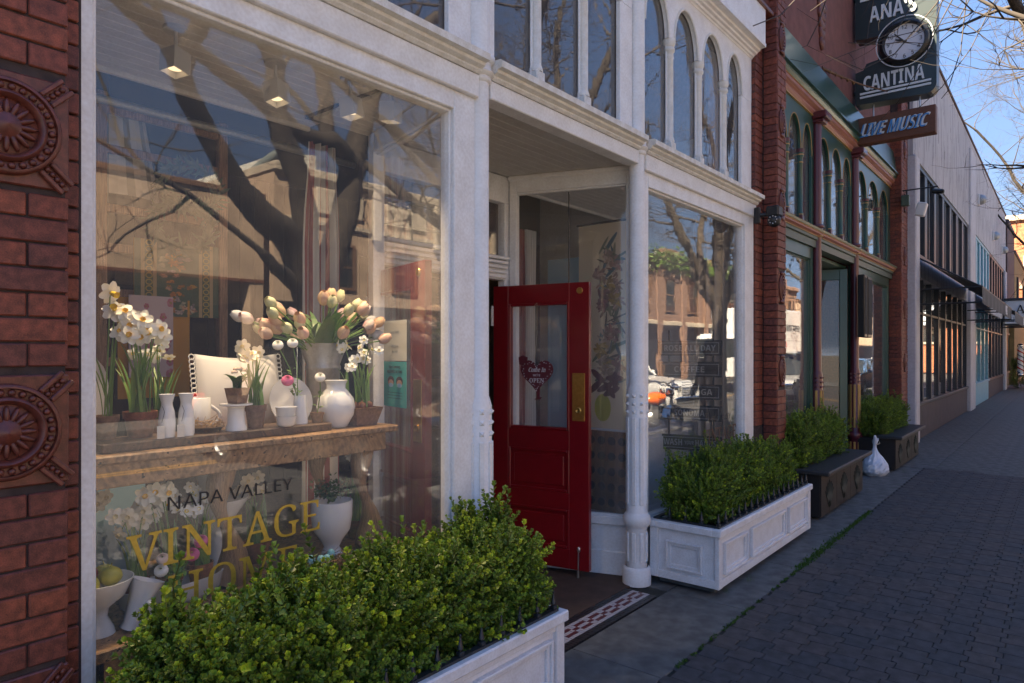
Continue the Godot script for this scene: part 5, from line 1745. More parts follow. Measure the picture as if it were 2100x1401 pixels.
func white_planter(label: String, at: Vector3) -> void:
	# 2.03 long, 0.5 deep, 0.44 high, origin at the ground, front left corner
	var L := 2.03
	var D := 0.5
	var W: Material = M.white_planter
	var t := thing("white_planter", label, "planter", at, 0, "white panelled planters")
	part(t, "plinth", bx(Vector3(0.05, 0.012, -D + 0.05), Vector3(L - 0.05, 0.06, -0.05)), M.concrete)
	part(t, "box", bx(Vector3(0.02, 0.05, -D + 0.02), Vector3(L - 0.02, 0.405, -0.02), 0.003), W)
	var b := MB.new()
	# corner posts, bottom and top boards stand proud of the box
	for s in [[0.0, 0.06], [L - 0.06, L]]: b.box(Vector3(s[0], 0.05, -0.03), Vector3(s[1], 0.39, 0.0), 0.003)
	b.box(Vector3(0.06, 0.05, -0.03), Vector3(L - 0.06, 0.1, -0.004), 0.003)
	b.box(Vector3(0.06, 0.36, -0.03), Vector3(L - 0.06, 0.39, -0.006), 0.003)
	for x in [0.0, L - 0.03]:
		b.box(Vector3(x, 0.05, -D), Vector3(x + 0.03, 0.39, -D + 0.06), 0.003)
		b.box(Vector3(x + 0.002, 0.05, -D + 0.06), Vector3(x + 0.028, 0.1, -0.031), 0.003)
	part(t, "corner_board", b, W)
	for q in [[0.1, 0.52], [0.6, 1.36], [1.44, 1.94]]:
		b = MB.new()
		moulded_panel(b, q[0], q[1], 0.125, 0.335, -0.018)
		part(t, "front_panel", b, W)
	for s in 2:
		b = MB.new()
		b.t = Transform3D(Basis(Vector3.UP, -PI / 2 if s == 0 else PI / 2), Vector3(0.018 if s == 0 else L - 0.018, 0, -D if s == 0 else 0.0))
		moulded_panel(b, 0.12, 0.38, 0.125, 0.315, 0.0)
		part(t, "end_panel", b, W)
	# rim
	b = MB.new()
	b.box(Vector3(-0.015, 0.392, -0.045), Vector3(L + 0.015, 0.44, 0.015), 0.006)
	b.box(Vector3(-0.015, 0.392, -D - 0.015), Vector3(L + 0.015, 0.44, -D + 0.045), 0.006)
	b.box(Vector3(-0.015, 0.392, -D + 0.045), Vector3(0.045, 0.44, -0.045), 0.006)
	b.box(Vector3(L - 0.045, 0.392, -D + 0.045), Vector3(L + 0.015, 0.44, -0.045), 0.006)
	part(t, "rim", b, W)
	part(t, "earth", bx(Vector3(0.045, 0.38, -D + 0.045), Vector3(L - 0.045, 0.41, -0.045)), M.soil)
	b = MB.new()
	b.box(Vector3(0.03, 0.441, -0.04), Vector3(L - 0.03, 0.452, -0.012))
	b.box(Vector3(0.03, 0.441, -D + 0.012), Vector3(L - 0.03, 0.452, -D + 0.04))
	b.box(Vector3(0.03, 0.441, -D + 0.04), Vector3(0.058, 0.452, -0.04))
	b.box(Vector3(L - 0.058, 0.441, -D + 0.04), Vector3(L - 0.03, 0.452, -0.04))
	part(t, "iron_rail", b, M.iron)
	# arrow-headed finials
	var f := MB.new()
	f.box(Vector3(-0.012, 0, -0.012), Vector3(0.012, 0.016, 0.012), 0.002)
	f.lathe([Vector2(0.006, 0.016), Vector2(0.006, 0.022), Vector2(0.015, 0.026), Vector2(0.0135, 0.032), Vector2(0.006, 0.062), Vector2(0.004, 0.07)], Vector3.ZERO, 4, true)
	f.ball(Vector3(0, 0.075, 0), Vector3(0.0055, 0.007, 0.0055), 6, 5)
	var ms := f.mesh()
	for k in 17:
		var o := put(t, "finial", ms, M.iron, Vector3(0.05 + k * (L - 0.1) / 16, 0.452, -0.026))
		o.rotation.y = rng.randfn(0, 0.06)
	for x in [0.044, L - 0.044]:
		for k in 3: put(t, "finial", ms, M.iron, Vector3(x, 0.452, -0.026 - (k + 1) * 0.115))

func bench_planter(label: String, at: Vector3, L: float) -> void:
	var t := thing("bench_planter", label, "planter", at, 0, "dark planter benches of the cantina")
	var D := 0.5
	part(t, "box", bx(Vector3(0.0, 0.02, -D), Vector3(L, 0.43, -0.03), 0.006), M.bench_side)
	part(t, "seat", bx(Vector3(-0.06, 0.43, -0.24), Vector3(L + 0.08, 0.475, 0.07), 0.01), M.bench_wood)
	part(t, "back_rim", bx(Vector3(0, 0.43, -D), Vector3(L, 0.46, -D + 0.04), 0.004), M.bench_side)
	for k in 6:
		var x := L * (k + 0.5) / 6
		part(t, "board", bx(Vector3(x - L / 12 + 0.002, 0.03, -0.034), Vector3(x + L / 12 - 0.002, 0.425, -0.018), 0.003), M.bench_side)
	# agave reliefs on the front
	for k in 3:
		var b := MB.new()
		for j in 7:
			var a := lerpf(-0.7, 0.7, j / 6.0)
			b.t = Transform3D(Basis(Vector3(0, 0, 1), -a), Vector3(0, 0, 0))
			b.prism(PackedVector2Array([Vector2(-0.014, 0), Vector2(0.014, 0), Vector2(0.016, 0.1), Vector2(0.0, 0.26 - absf(a) * 0.06), Vector2(-0.016, 0.1)]), 0.008)
		put(t, "agave_relief", b.mesh(), M.cactus_paint, Vector3(L * (k + 0.5) / 3, 0.09, -0.018))

func planters() -> void:
	white_planter("white panelled planter with iron finials below the flower display, nearest the camera", Vector3(0.5, 0, 0.56))
	hedge("nearest and largest clipped box hedge, below the flower display", Vector3(0.82, 0.36, 0.08), Vector3(2.53, 0.72, 0.46), 7000, 3, 0.24, 1.32)
	white_planter("white panelled planter with iron finials beside the white column", Vector3(4.285, 0, 0.56))
	hedge("clipped box hedge in the white planter under the black wooden signs", Vector3(4.36, 0.42, 0.08), Vector3(6.28, 0.73, 0.43), 6200, 4, 0.08, 1.25)
	bench_planter("dark planter bench with agave reliefs between white planter and sandbag", Vector3(6.87, 0, 0.52), 1.68)
	hedge("box hedge in the dark planter bench beside the brick pier", Vector3(6.8, 0.44, 0.04), Vector3(8.5, 0.8, 0.3), 3000, 5, 0.03, 1.5)
	bench_planter("dark planter bench beyond the sandbag, farthest of the planters", Vector3(10.3, 0, 0.55), 1.8)
	hedge("small box hedge in the farthest planter bench", Vector3(10.35, 0.44, 0.0), Vector3(12.0, 0.77, 0.34), 2400, 6, 0.03, 1.6)
	hedge("round green shrub outside the far shops", Vector3(37.0, 0.0, 0.5), Vector3(38.6, 1.2, 1.8), 900, 7, 0.0, 3.2, "far shrubs")

func pavement_things() -> void:
	# tied sandbag
	var t := thing("sandbag", "white woven sandbag with tied neck standing between the dark planter benches", "sandbag", Vector3(9.9, 0.0, 0.36))
	var b := MB.new()
	var f := noise(3.0, 2, 91)
	b.grid(func(u, v):
		var a: float = -u * TAU
		var prof := [0.14, 0.185, 0.19, 0.18, 0.155, 0.115, 0.07, 0.04, 0.024, 0.022]
		var k: float = v * (prof.size() - 1)
		var i := clampi(int(k), 0, prof.size() - 2)
		var r: float = lerpf(prof[i], prof[i + 1], clampf(k - i, 0, 1))
		var w: float = 1.0 + 0.1 * f.get_noise_3d(cos(a), v * 2.0, sin(a)) + 0.09 * sin(a * 9.0) * smoothstep(0.35, 0.8, v)
		return Vector3(cos(a) * r * w * 1.08, v * 0.4, sin(a) * r * w * 0.85), 40, 18)
	part(t, "sack", b, M.bag_white)
	b = MB.new()
	b.tube([Vector3(0, 0.39, 0), Vector3(0.01, 0.43, 0), Vector3(-0.02, 0.47, 0.01), Vector3(0.0, 0.51, 0.0)], [0.022, 0.036, 0.026, 0.012], 8, true)
	b.tube([Vector3(0.02, 0.42, 0), Vector3(0.07, 0.45, 0.02), Vector3(0.05, 0.47, 0.03)], [0.02, 0.018, 0.006], 6, true)
	part(t, "neck", b, M.bag_white)
	b = MB.new()
	b.tube([Vector3(-0.025, 0.4, 0.02), Vector3(0.03, 0.395, 0.03), Vector3(0.1, 0.4, 0.04), Vector3(0.18, 0.41, 0.02)], [0.005, 0.005, 0.004, 0.004], 5)
	part(t, "tie", b, M.rope)
	# dome camera on the shop's corner
	t = thing("security_camera", "black dome security camera on the white fascia beside the brick pier", "camera", Vector3(6.36, 2.87, 0.05))
	part(t, "bracket", bx(Vector3(-0.01, -0.075, -0.005), Vector3(0.03, 0.075, 0.05), 0.008), M.plastic_black)
	part(t, "arm", cyl_mb(Vector3(0.01, 0.0, 0.05), Vector3(0.03, 0.0, 0.13), 0.02, 10), M.plastic_black)
	part(t, "housing", bx(Vector3(-0.03, -0.03, 0.11), Vector3(0.1, 0.07, 0.23), 0.015), M.plastic_black)
	b = MB.new()
	b.ball(Vector3(0.03, -0.06, 0.17), Vector3.ONE * 0.062, 16, 10)
	var dome := part(t, "dome", b, M.plastic_black)
	b = MB.new()
	for k in 8:
		var a := TAU * k / 8
		b.ball(Vector3(-0.022, -0.06 + sin(a) * 0.034, 0.175 + cos(a) * 0.034), Vector3.ONE * 0.006, 6, 4)
	part(dome, "infrared_lamp", b, M.clock_face)

# ---------------------------------------------------------------- signs over the pavement
func hanging_signs() -> void:
	var face := Basis(Vector3(0, 0, 1), Vector3.UP, Vector3(-1, 0, 0))    # faces the camera's side of the street
	var t := thing("hanging_sign", "black hanging cantina sign with white neon letters and a round clock", "sign", Vector3(10.3, 5.0, 0.04))
	var b := MB.new()
	b.t = Transform3D(face, Vector3(0.24, 0, 0))
	var pl := [Vector2(0.0, 0.0), Vector2(0.84, -0.03)]
	for k in 7:
		var a := -PI / 2 + PI / 2 * k / 6
		pl.append(Vector2(0.84 + 0.12 * cos(a), 0.09 + 0.12 * sin(a)))
	pl.append_array([Vector2(0.96, 2.0), Vector2(0.0, 2.0), Vector2(0.0, 0.9), Vector2(0.16, 0.88), Vector2(0.28, 0.88), Vector2(0.28, 0.56), Vector2(0.14, 0.54), Vector2(0.1, 0.46), Vector2(0.0, 0.44)])
	b.prism(PackedVector2Array(pl), 0.24)
	part(t, "cabinet", b, M.sign_green)
	text(t, "lettering", "ANA'S", 0.2, M.neon_off, Vector3(-0.012, 1.18, 0.46), face, 0.02, true, false, 0.56)
	text(t, "lettering", "CANTINA", 0.19, M.neon_off, Vector3(-0.012, 0.26, 0.46), face, 0.02, true, false, 0.72)
	b = MB.new()
	for y in [0.075, 0.125]: b.box(Vector3(-0.012, y, 0.06), Vector3(0.0, y + 0.026, 0.9))
	b.box(Vector3(-0.012, 1.4, 0.06), Vector3(0.0, 1.43, 0.7))
	part(t, "white_stripe", b, M.neon_off)
	# clock
	var ck := Node3D.new()
	ck.name = "clock"
	t.add_child(ck)
	ck.transform = Transform3D(face, Vector3(0, 0.7, 0.6))
	b = MB.new()
	b.t = Transform3D(Basis(Vector3.RIGHT, PI / 2), Vector3.ZERO)
	b.lathe([Vector2(0.29, 0.0), Vector2(0.3, 0.05), Vector2(0.28, 0.09), Vector2(0.25, 0.1), Vector2(0.24, 0.06), Vector2(0.23, 0.04)], Vector3.ZERO, 36)
	part(ck, "clock_case", b, M.plastic_black)
	b = MB.new()
	b.t = Transform3D(Basis(Vector3.RIGHT, PI / 2), Vector3.ZERO)
	b.lathe([Vector2(0.235, 0.036), Vector2(0.0, 0.04)], Vector3.ZERO, 36)
	part(ck, "clock_face", b, M.clock_face)
	for k in 12:
		var a := PI / 2 - TAU * (k + 1) / 12
		text(ck, "numeral", str(k + 1), 0.05, M.ink, Vector3(cos(a) * 0.19, sin(a) * 0.19, 0.042), Basis.IDENTITY, 0.003)
	for h in [[deg_to_rad(295.0), 0.11, 0.014], [deg_to_rad(318.0), 0.17, 0.01]]:
		b = MB.new()
		b.t = Transform3D(Basis(Vector3(0, 0, 1), -h[0]), Vector3(0, 0, 0.05))
		b.prism(PackedVector2Array([Vector2(-h[2], -0.03), Vector2(h[2], -0.03), Vector2(h[2] * 0.7, h[1]), Vector2(-h[2] * 0.7, h[1])]), 0.004)
		part(ck, "hand", b, M.ink)
	b = MB.new()
	b.t = Transform3D(Basis(Vector3.RIGHT, PI / 2), Vector3.ZERO)
	var ring := []
	var rr := []
	for k in 41:
		ring.append(Vector3(cos(TAU * k / 40) * 0.33, 0.06, sin(TAU * k / 40) * 0.33))
		rr.append(0.007)
	b.tube(ring, rr, 6)
	part(ck, "neon_ring", b, M.neon_off)
	b = MB.new()
	b.cyl(Vector3(0.12, 1.5, -0.06), Vector3(0.12, 1.5, 0.1), 0.03, 8)
	b.cyl(Vector3(0.12, 0.2, -0.06), Vector3(0.12, 0.2, 0.1), 0.03, 8)
	part(t, "bracket", b, M.iron)
	# chain stay to the wall
	b = MB.new()
	b.tube([Vector3(-1.5, 0.05, -0.04), Vector3(-1.2, 0.06, 0.02), Vector3(-0.6, 0.06, 0.2), Vector3(0.0, 0.1, 0.4)], [0.02, 0.016, 0.01, 0.008], 6)
	for k in 5: b.ball(Vector3(-1.3 + k * 0.14, 0.06, 0.0 + k * 0.035), Vector3(0.035, 0.03, 0.02), 6, 5)
	part(t, "stay", b, M.brown_trim)
	# lower sign box
	t = thing("music_sign", "small brown sign box with blue neon lettering hanging below the cantina sign", "sign", Vector3(10.3, 4.45, 0.05))
	part(t, "box", bx(Vector3(0.0, 0.0, 0.0), Vector3(0.16, 0.36, 0.94), 0.006), M.sign_brown)
	var shear := face * Basis(Vector3(1, 0, 0), Vector3(0.28, 1, 0), Vector3(0, 0, 1))
	text(t, "lettering", "LIVE MUSIC", 0.17, M.neon_off, Vector3(-0.006, 0.18, 0.47), shear, 0.01, true, false, 0.78)
	text(t, "neon_tube", "LIVE MUSIC", 0.17, M.neon_blue, Vector3(-0.03, 0.168, 0.455), shear, 0.008, false, false, 0.78)
	b = MB.new()
	for z in [0.2, 0.75]: b.tube([Vector3(0.08, 0.36, z), Vector3(0.08, 0.5, z), Vector3(0.09, 0.56, z)], [0.012, 0.012, 0.012], 6)
	part(t, "hanger", b, M.steel)

# ---------------------------------------------------------------- things in the display window
func strap(b: MB, base: Vector3, a: float, l: float, w: float, bend: float) -> void:   # a long arching leaf
	var dir := Vector3(cos(a), 0, sin(a))
	var side := Vector3(-sin(a), 0, cos(a))
	var prev := []
	var n := 7
	for k in n + 1:
		var t := float(k) / n
		var p := base + Vector3.UP * l * (t - bend * 0.35 * t * t * t) + dir * l * bend * t * t
		var ww := w * (1.0 - pow(t, 4)) * 0.5 + 0.0006
		var q := [p - side * ww + dir * 0.0008, p, p + side * ww + dir * 0.0008]
		if prev:
			b.quad(prev[0], prev[1], q[1], q[0])
			b.quad(prev[1], prev[2], q[2], q[1])
		prev = q

func narcissus_head(size: float, petal: Color, cup: Color, cup_l: float) -> Mesh:
	var b := MB.new()
	b.tinted = true
	b.col = petal
	for k in 6:
		var z := 0.0 if k % 2 else 0.003
		b.t = Transform3D(Basis(Vector3(0, 1, 0), TAU * k / 6), Vector3(0, z, 0))
		b.grid(func(u, v):
			var w: float = pow(sin(PI * clampf(0.1 + 0.82 * v, 0, 1)), 0.7) * size * 0.36
			return Vector3((u - 0.5) * 2.0 * w, -0.12 * size * v * v + 0.05 * size * pow((u - 0.5) * 2, 2), v * size * 0.9), 4, 5)
	b.t = Transform3D.IDENTITY
	b.col = cup
	b.lathe([Vector2(size * 0.12, 0.0), Vector2(size * 0.2, cup_l * 0.5), Vector2(size * 0.26, cup_l), Vector2(size * 0.22, cup_l * 0.95), Vector2(size * 0.12, cup_l * 0.35), Vector2(0.0, cup_l * 0.25)], Vector3.ZERO, 12, false, 6, 0.06)
	return b.mesh()

func tulip_head(size: float, c0: Color, c1: Color) -> Mesh:
	var b := MB.new()
	b.tinted = true
	for k in 6:
		var inner := k % 2
		b.col = c0.lerp(c1, rng.randf()) * rng.randf_range(0.8, 1.1)
		b.t = Transform3D(Basis(Vector3.UP, TAU * k / 6), Vector3.ZERO)
		b.grid(func(u, v):
			var a: float = (u - 0.5) * 1.5
			var r: float = size * 0.4 * pow(sin(PI * clampf(0.14 + v * 0.74, 0, 1)), 0.8) * (0.94 if inner else 1.0)
			return Vector3(sin(a) * r, v * size * (1.0 if inner == 0 else 1.05) - 0.12 * size * absf(u - 0.5) * v, cos(a) * r), 5, 7)
	return b.mesh()

func ranunculus_head(size: float, c: Color, mid_c: Color) -> Mesh:
	var b := MB.new()
	b.tinted = true
	for ringi in 4:
		var f := 1.0 - ringi * 0.22
		b.col = c.lerp(mid_c, ringi / 3.0)
		for k in 7:
			b.t = Transform3D(Basis(Vector3.UP, TAU * (k + 0.5 * ringi) / 7), Vector3(0, size * 0.07 * ringi, 0))
			b.grid(func(u, v):
				var a: float = (u - 0.5) * 1.3
				var el: float = -0.4 + v * 1.4
				return Vector3(sin(a) * cos(el), sin(el) * 0.8, cos(a) * cos(el)) * size * 0.5 * f, 3, 4)
	b.t = Transform3D.IDENTITY
	return b.mesh()

var heads := {}
func flower_heads() -> void:
	heads.daff = narcissus_head(0.042, Color(0.86, 0.85, 0.74), Color(0.85, 0.5, 0.03), 0.012)
	heads.daff_yellow = narcissus_head(0.05, Color(0.8, 0.78, 0.72), Color(0.85, 0.6, 0.01), 0.036)
	heads.white = narcissus_head(0.028, Color(0.84, 0.84, 0.78), Color(0.8, 0.62, 0.12), 0.007)
	heads.cream = narcissus_head(0.036, Color(0.8, 0.74, 0.58), Color(0.74, 0.6, 0.3), 0.014)
	heads.tulips = [tulip_head(0.072, Color(0.72, 0.42, 0.36), Color(0.75, 0.6, 0.42)), tulip_head(0.07, Color(0.66, 0.42, 0.45), Color(0.7, 0.6, 0.56)), tulip_head(0.066, Color(0.5, 0.54, 0.28), Color(0.62, 0.6, 0.4)), tulip_head(0.07, Color(0.68, 0.68, 0.7), Color(0.6, 0.62, 0.66)), tulip_head(0.074, Color(0.72, 0.54, 0.3), Color(0.66, 0.4, 0.3))]
	heads.pink = ranunculus_head(0.055, Color(0.62, 0.12, 0.28), Color(0.5, 0.06, 0.2))
	heads.white_r = ranunculus_head(0.05, Color(0.82, 0.82, 0.8), Color(0.7, 0.72, 0.6))
	heads.blush = ranunculus_head(0.045, Color(0.78, 0.6, 0.5), Color(0.7, 0.5, 0.42))

func aim(dir: Vector3) -> Basis:    # y axis along dir
	dir = dir.normalized()
	var s := dir.cross(Vector3(0.31, 0.17, 0.93)).normalized()
	return Basis(s, dir, s.cross(dir))

func pot_mesh(r: float, h: float) -> MB:
	var b := MB.new()
	b.lathe([Vector2(0, 0.0), Vector2(r * 0.7, 0.0), Vector2(r * 0.9, h * 0.72), Vector2(r, h * 0.73), Vector2(r * 1.03, h), Vector2(r * 0.92, h), Vector2(r * 0.86, h * 0.8), Vector2(0.0, h * 0.8)], Vector3.ZERO, 24)
	return b

func potted_narcissus(label: String, at: Vector3, pr: float, ph: float, pot_m: Material, head: Mesh, n_heads: int, height: float, seed_: int, n_leaves := 12, cluster := 3, spread := 0.06, lean := Vector3.ZERO) -> void:
	var rg := RandomNumberGenerator.new()
	rg.seed = seed_
	var t := thing("potted_narcissus", label, "potted plant", at, 0, "spring flowers in pots in the window")
	if pot_m: part(t, "pot", pot_mesh(pr, ph), pot_m)
	var y := ph * 0.8
	for k in n_leaves:
		var b := MB.new()
		b.tinted = true
		b.col = Color(0.1, 0.2, 0.035).lerp(Color(0.17, 0.27, 0.05), rg.randf())
		strap(b, Vector3(rg.randfn(0, pr * 0.3), y, rg.randfn(0, pr * 0.3)), rg.randf() * TAU, height * rg.randf_range(0.6, 0.95), rg.randf_range(0.011, 0.018), rg.randf_range(0.05, 0.4))
		part(t, "leaf", b, M.leaf)
	var stems := MB.new()
	stems.tinted = true
	stems.col = Color(0.14, 0.25, 0.05)
	var k := 0
	while k < n_heads:
		var a := rg.randf() * TAU
		var r := spread * sqrt(rg.randf())
		var tip := Vector3(cos(a) * r, y + height * rg.randf_range(0.82, 1.08), sin(a) * r) + lean
		var base := Vector3(rg.randfn(0, pr * 0.25), y, rg.randfn(0, pr * 0.25))
		stems.tube([base, base.lerp(tip, 0.5) + Vector3(0, 0, 0.004), tip], [0.0035, 0.003, 0.0024], 5)
		for j in cluster:
			if k >= n_heads: break
			var off := Vector3(rg.randfn(0, 0.022), rg.randfn(0, 0.018), rg.randfn(0, 0.022)) if cluster > 1 else Vector3.ZERO
			stems.tube([tip, tip + off], [0.0018, 0.0016], 4)
			var f := put(t, "flower", head, M.petal, tip + off)
			f.basis = aim(Vector3(rg.randfn(-0.3, 0.5), rg.randfn(0.15, 0.3), rg.randfn(0.75, 0.4))) * Basis(Vector3.UP, rg.randf() * TAU)
			k += 1
	part(t, "stem", stems, M.leaf)

func lathe_thing(called: String, label: String, category: String, at: Vector3, prof: Array, m: Material, group := "", segs := 28, lobes := 0, depth := 0.0) -> Node3D:
	var t := thing(called, label, category, at, 0, group)
	var b := MB.new()
	b.lathe(prof, Vector3.ZERO, segs, false, lobes, depth)
	part(t, "body", b, m)
	return t

func handle(t: Node3D, r: float, y0: float, y1: float, out: float, a: float, th: float, m: Material) -> void:
	var b := MB.new()
	var pts := []
	var rr := []
	for k in 11:
		var s := PI * k / 10
		var x := r + out * sin(s)
		pts.append(Vector3(cos(a) * x, lerpf(y0, y1, k / 10.0), sin(a) * x))
		rr.append(th)
	b.tube(pts, rr, 8)
	part(t, "handle", b, m)

func print_tex(called: String, w: int, h: int, draw: Callable) -> Material:
	var im := Image.create(w, h, false, Image.FORMAT_RGB8)
	draw.call(im)
	var m := StandardMaterial3D.new()
	m.resource_name = called
	m.albedo_texture = ImageTexture.create_from_image(im)
	m.roughness = 0.85
	M[called] = m
	return m

func disc(im: Image, cx: float, cy: float, rx: float, ry: float, c: Color, inner := 0.0) -> void:
	for y in range(maxi(0, int(cy - ry)), mini(im.get_height(), int(cy + ry) + 1)):
		for x in range(maxi(0, int(cx - rx)), mini(im.get_width(), int(cx + rx) + 1)):
			var d := pow((x - cx) / rx, 2) + pow((y - cy) / ry, 2)
			if d <= 1.0 and d >= inner * inner: im.set_pixel(x, y, c)

func blossom(im: Image, cx: float, cy: float, r: float, c: Color, mid: Color, rg: RandomNumberGenerator) -> void:
	var n := rg.randi_range(5, 7)
	for k in n:
		var a := TAU * k / n + rg.randf() * 0.4
		disc(im, cx + cos(a) * r * 0.5, cy + sin(a) * r * 0.5, r * 0.5, r * 0.45, c.lerp(Color(1, 1, 1), rg.randf() * 0.25))
	disc(im, cx, cy, r * 0.34, r * 0.3, mid)

func brush(im: Image, cx: float, cy: float, l: float, w: float, a: float, c: Color) -> void:
	var ca := cos(a)
	var sa := sin(a)
	for y in range(maxi(0, int(cy - l)), mini(im.get_height(), int(cy + l) + 1)):
		for x in range(maxi(0, int(cx - l)), mini(im.get_width(), int(cx + l) + 1)):
			var u := (x - cx) * ca + (y - cy) * sa
			var v := (y - cy) * ca - (x - cx) * sa
			if pow(u / l, 2) + pow(v / w, 2) <= 1.0: im.set_pixel(x, y, c)

func sheet(parent: Node, called: String, w: float, h: float, m: Material, xf: Transform3D, thick := 0.003, back: Material = null) -> MeshInstance3D:
	# printed sheet: face on +z, plain back and edges
	var b := bx(Vector3(-w / 2, -h / 2, -thick), Vector3(w / 2, h / 2, -0.0004))
	var o := part(parent, called, b, back if back else M.paper)
	o.transform = xf
	var f := MB.new()
	f.uvquad(Vector3(-w / 2, -h / 2, 0), Vector3(w / 2, -h / 2, 0), Vector3(w / 2, h / 2, 0), Vector3(-w / 2, h / 2, 0))
	part(o, "print", f, m, true)
	return o

func display_room() -> void:
	flower_heads()
	var rg := RandomNumberGenerator.new()
	rg.seed = 12
	# ceiling spotlights over the display
	var lamps := [[1.335, 2.86, -0.6, Vector3(-0.1, -1, 0.12), "square white track light nearest the brick pier, its lamp visible"], [1.79, 2.86, -0.58, Vector3(0.0, -1, 0.2), "square white track light, second from the brick pier"], [2.13, 2.86, -0.46, Vector3(0.1, -1, 0.1), "square white track light, third from the brick pier"], [2.3, 2.86, -0.35, Vector3(0.05, -1, -0.1), "square white track light nearest the white column"]]
	for l in lamps:
		var t := thing("track_light", l[4], "spotlight", Vector3(l[0], l[1], l[2]), 0, "track lights over the display")
		part(t, "stem", cyl_mb(Vector3(0, 0.0, 0), Vector3(0, 0.108, 0), 0.008, 8), M.plastic_white)
		part(t, "canopy", cyl_mb(Vector3(0, 0.09, 0), Vector3(0, 0.105, 0), 0.05, 16), M.plastic_white)
		var h := Node3D.new()
		h.name = "lamp_head"
		t.add_child(h)
		h.basis = aim(-l[3])
		var b := MB.new()
		var r := 0.042
		# open square can
		b.box(Vector3(-r, -0.09, -r), Vector3(r, 0.0, -r + 0.004)); b.box(Vector3(-r, -0.09, r - 0.004), Vector3(r, 0.0, r))
		b.box(Vector3(-r, -0.09, -r + 0.004), Vector3(-r + 0.004, 0.0, r - 0.004)); b.box(Vector3(r - 0.004, -0.09, -r + 0.004), Vector3(r, 0.0, r - 0.004))
		b.box(Vector3(-r, -0.002, -r), Vector3(r, 0.004, r))
		part(h, "housing", b, M.plastic_white)
		b = MB.new()
		b.cyl(Vector3(0, -0.066, 0), Vector3(0, -0.06, 0), 0.032, 18)
		part(h, "lamp_lens", b, M.lit_lamp)
		var s := SpotLight3D.new()
		s.name = "lamp_beam"
		s.light_color = Color(1.0, 0.88, 0.7)
		s.light_energy = 0.34 if l == lamps[0] else 0.15
		s.spot_range = 12.0
		s.spot_angle = 42.0
		s.spot_attenuation = 2.0
		s.light_size = 0.03
		s.shadow_enabled = true
		h.add_child(s)
		s.position = Vector3(0, -0.096, 0)
		s.rotation = Vector3(-PI / 2, 0, 0)
	# wooden rack
	var t := thing("wooden_rack", "tall pine ladder rack behind the flower display", "rack", Vector3(1.65, 0.05, -1.45))
	for x in [-0.3, 0.335]: part(t, "post", bx(Vector3(x - 0.026, 0, -0.022), Vector3(x + 0.026, 2.86, 0.022), 0.004), M.pine)
	for y in [2.78, 2.58, 2.28, 2.08, 1.85, 1.5]: part(t, "rail", bx(Vector3(-0.274, y - 0.022, -0.012), Vector3(0.309, y + 0.022, 0.012), 0.004), M.pine)
	part(t, "rail", bx(Vector3(-0.7, 2.79, -0.036), Vector3(-0.326, 2.83, -0.012), 0.004), M.pine)
	# printed tea towel
	print_tex("towel_print", 192, 256, func(im):
		im.fill(lin(0.06, 0.09, 0.045))
		for q in [[14, 22], [40, 48], [144, 152], [170, 178]]: im.fill_rect(Rect2i(q[0], 0, q[1] - q[0], 256), lin(0.36, 0.26, 0.12))
		for cx in [31, 161]:
			for k in 12: disc(im, cx, 10 + k * 22, 8, 10, lin(0.42, 0.28, 0.05), 0.7)
		for k in 46:
			var c: Color = [lin(0.6, 0.28, 0.02), lin(0.55, 0.3, 0.16), lin(0.5, 0.45, 0.28), lin(0.4, 0.3, 0.26), lin(0.55, 0.2, 0.03)][rg.randi() % 5]
			var cx := rg.randf_range(58, 134)
			var cy := rg.randf_range(6, 250)
			for j in 9: brush(im, cx + rg.randfn(0, 3.5), cy + rg.randfn(0, 3.5), rg.randf_range(3, 6), rg.randf_range(2, 3), rg.randf() * PI, c.darkened(rg.randf() * 0.35)))
	t = thing("floral_towel", "green tea towel with yellow flower print hanging on the pine rack", "towel", Vector3(1.72, 1.99, -1.41))
	sheet(t, "cloth", 0.45, 0.4, M.towel_print, Transform3D.IDENTITY, 0.006, M.mustard)
	t = thing("mustard_cloth", "mustard yellow cloth hanging below the flowered tea towel", "cloth", Vector3(1.6, 1.62, -1.42))
	var b := MB.new()
	b.grid(func(u, v): return Vector3((u - 0.5) * 0.36, (v - 0.5) * 0.52, 0.012 * sin(u * 14.0)), 24, 3)
	part(t, "cloth", b, M.mustard)
	t = thing("pink_cloth", "pale pink flowered cloth behind the daffodils", "cloth", Vector3(1.56, 1.68, -1.36))
	print_tex("pink_print", 128, 192, func(im):
		im.fill(lin(0.5, 0.4, 0.42))
		for k in 22: blossom(im, rg.randf_range(5, 122), rg.randf_range(5, 186), rg.randf_range(7, 15), lin(0.36, 0.1, 0.14), lin(0.3, 0.2, 0.08), rg))
	sheet(t, "cloth", 0.22, 0.42, M.pink_print, Transform3D.IDENTITY, 0.004)
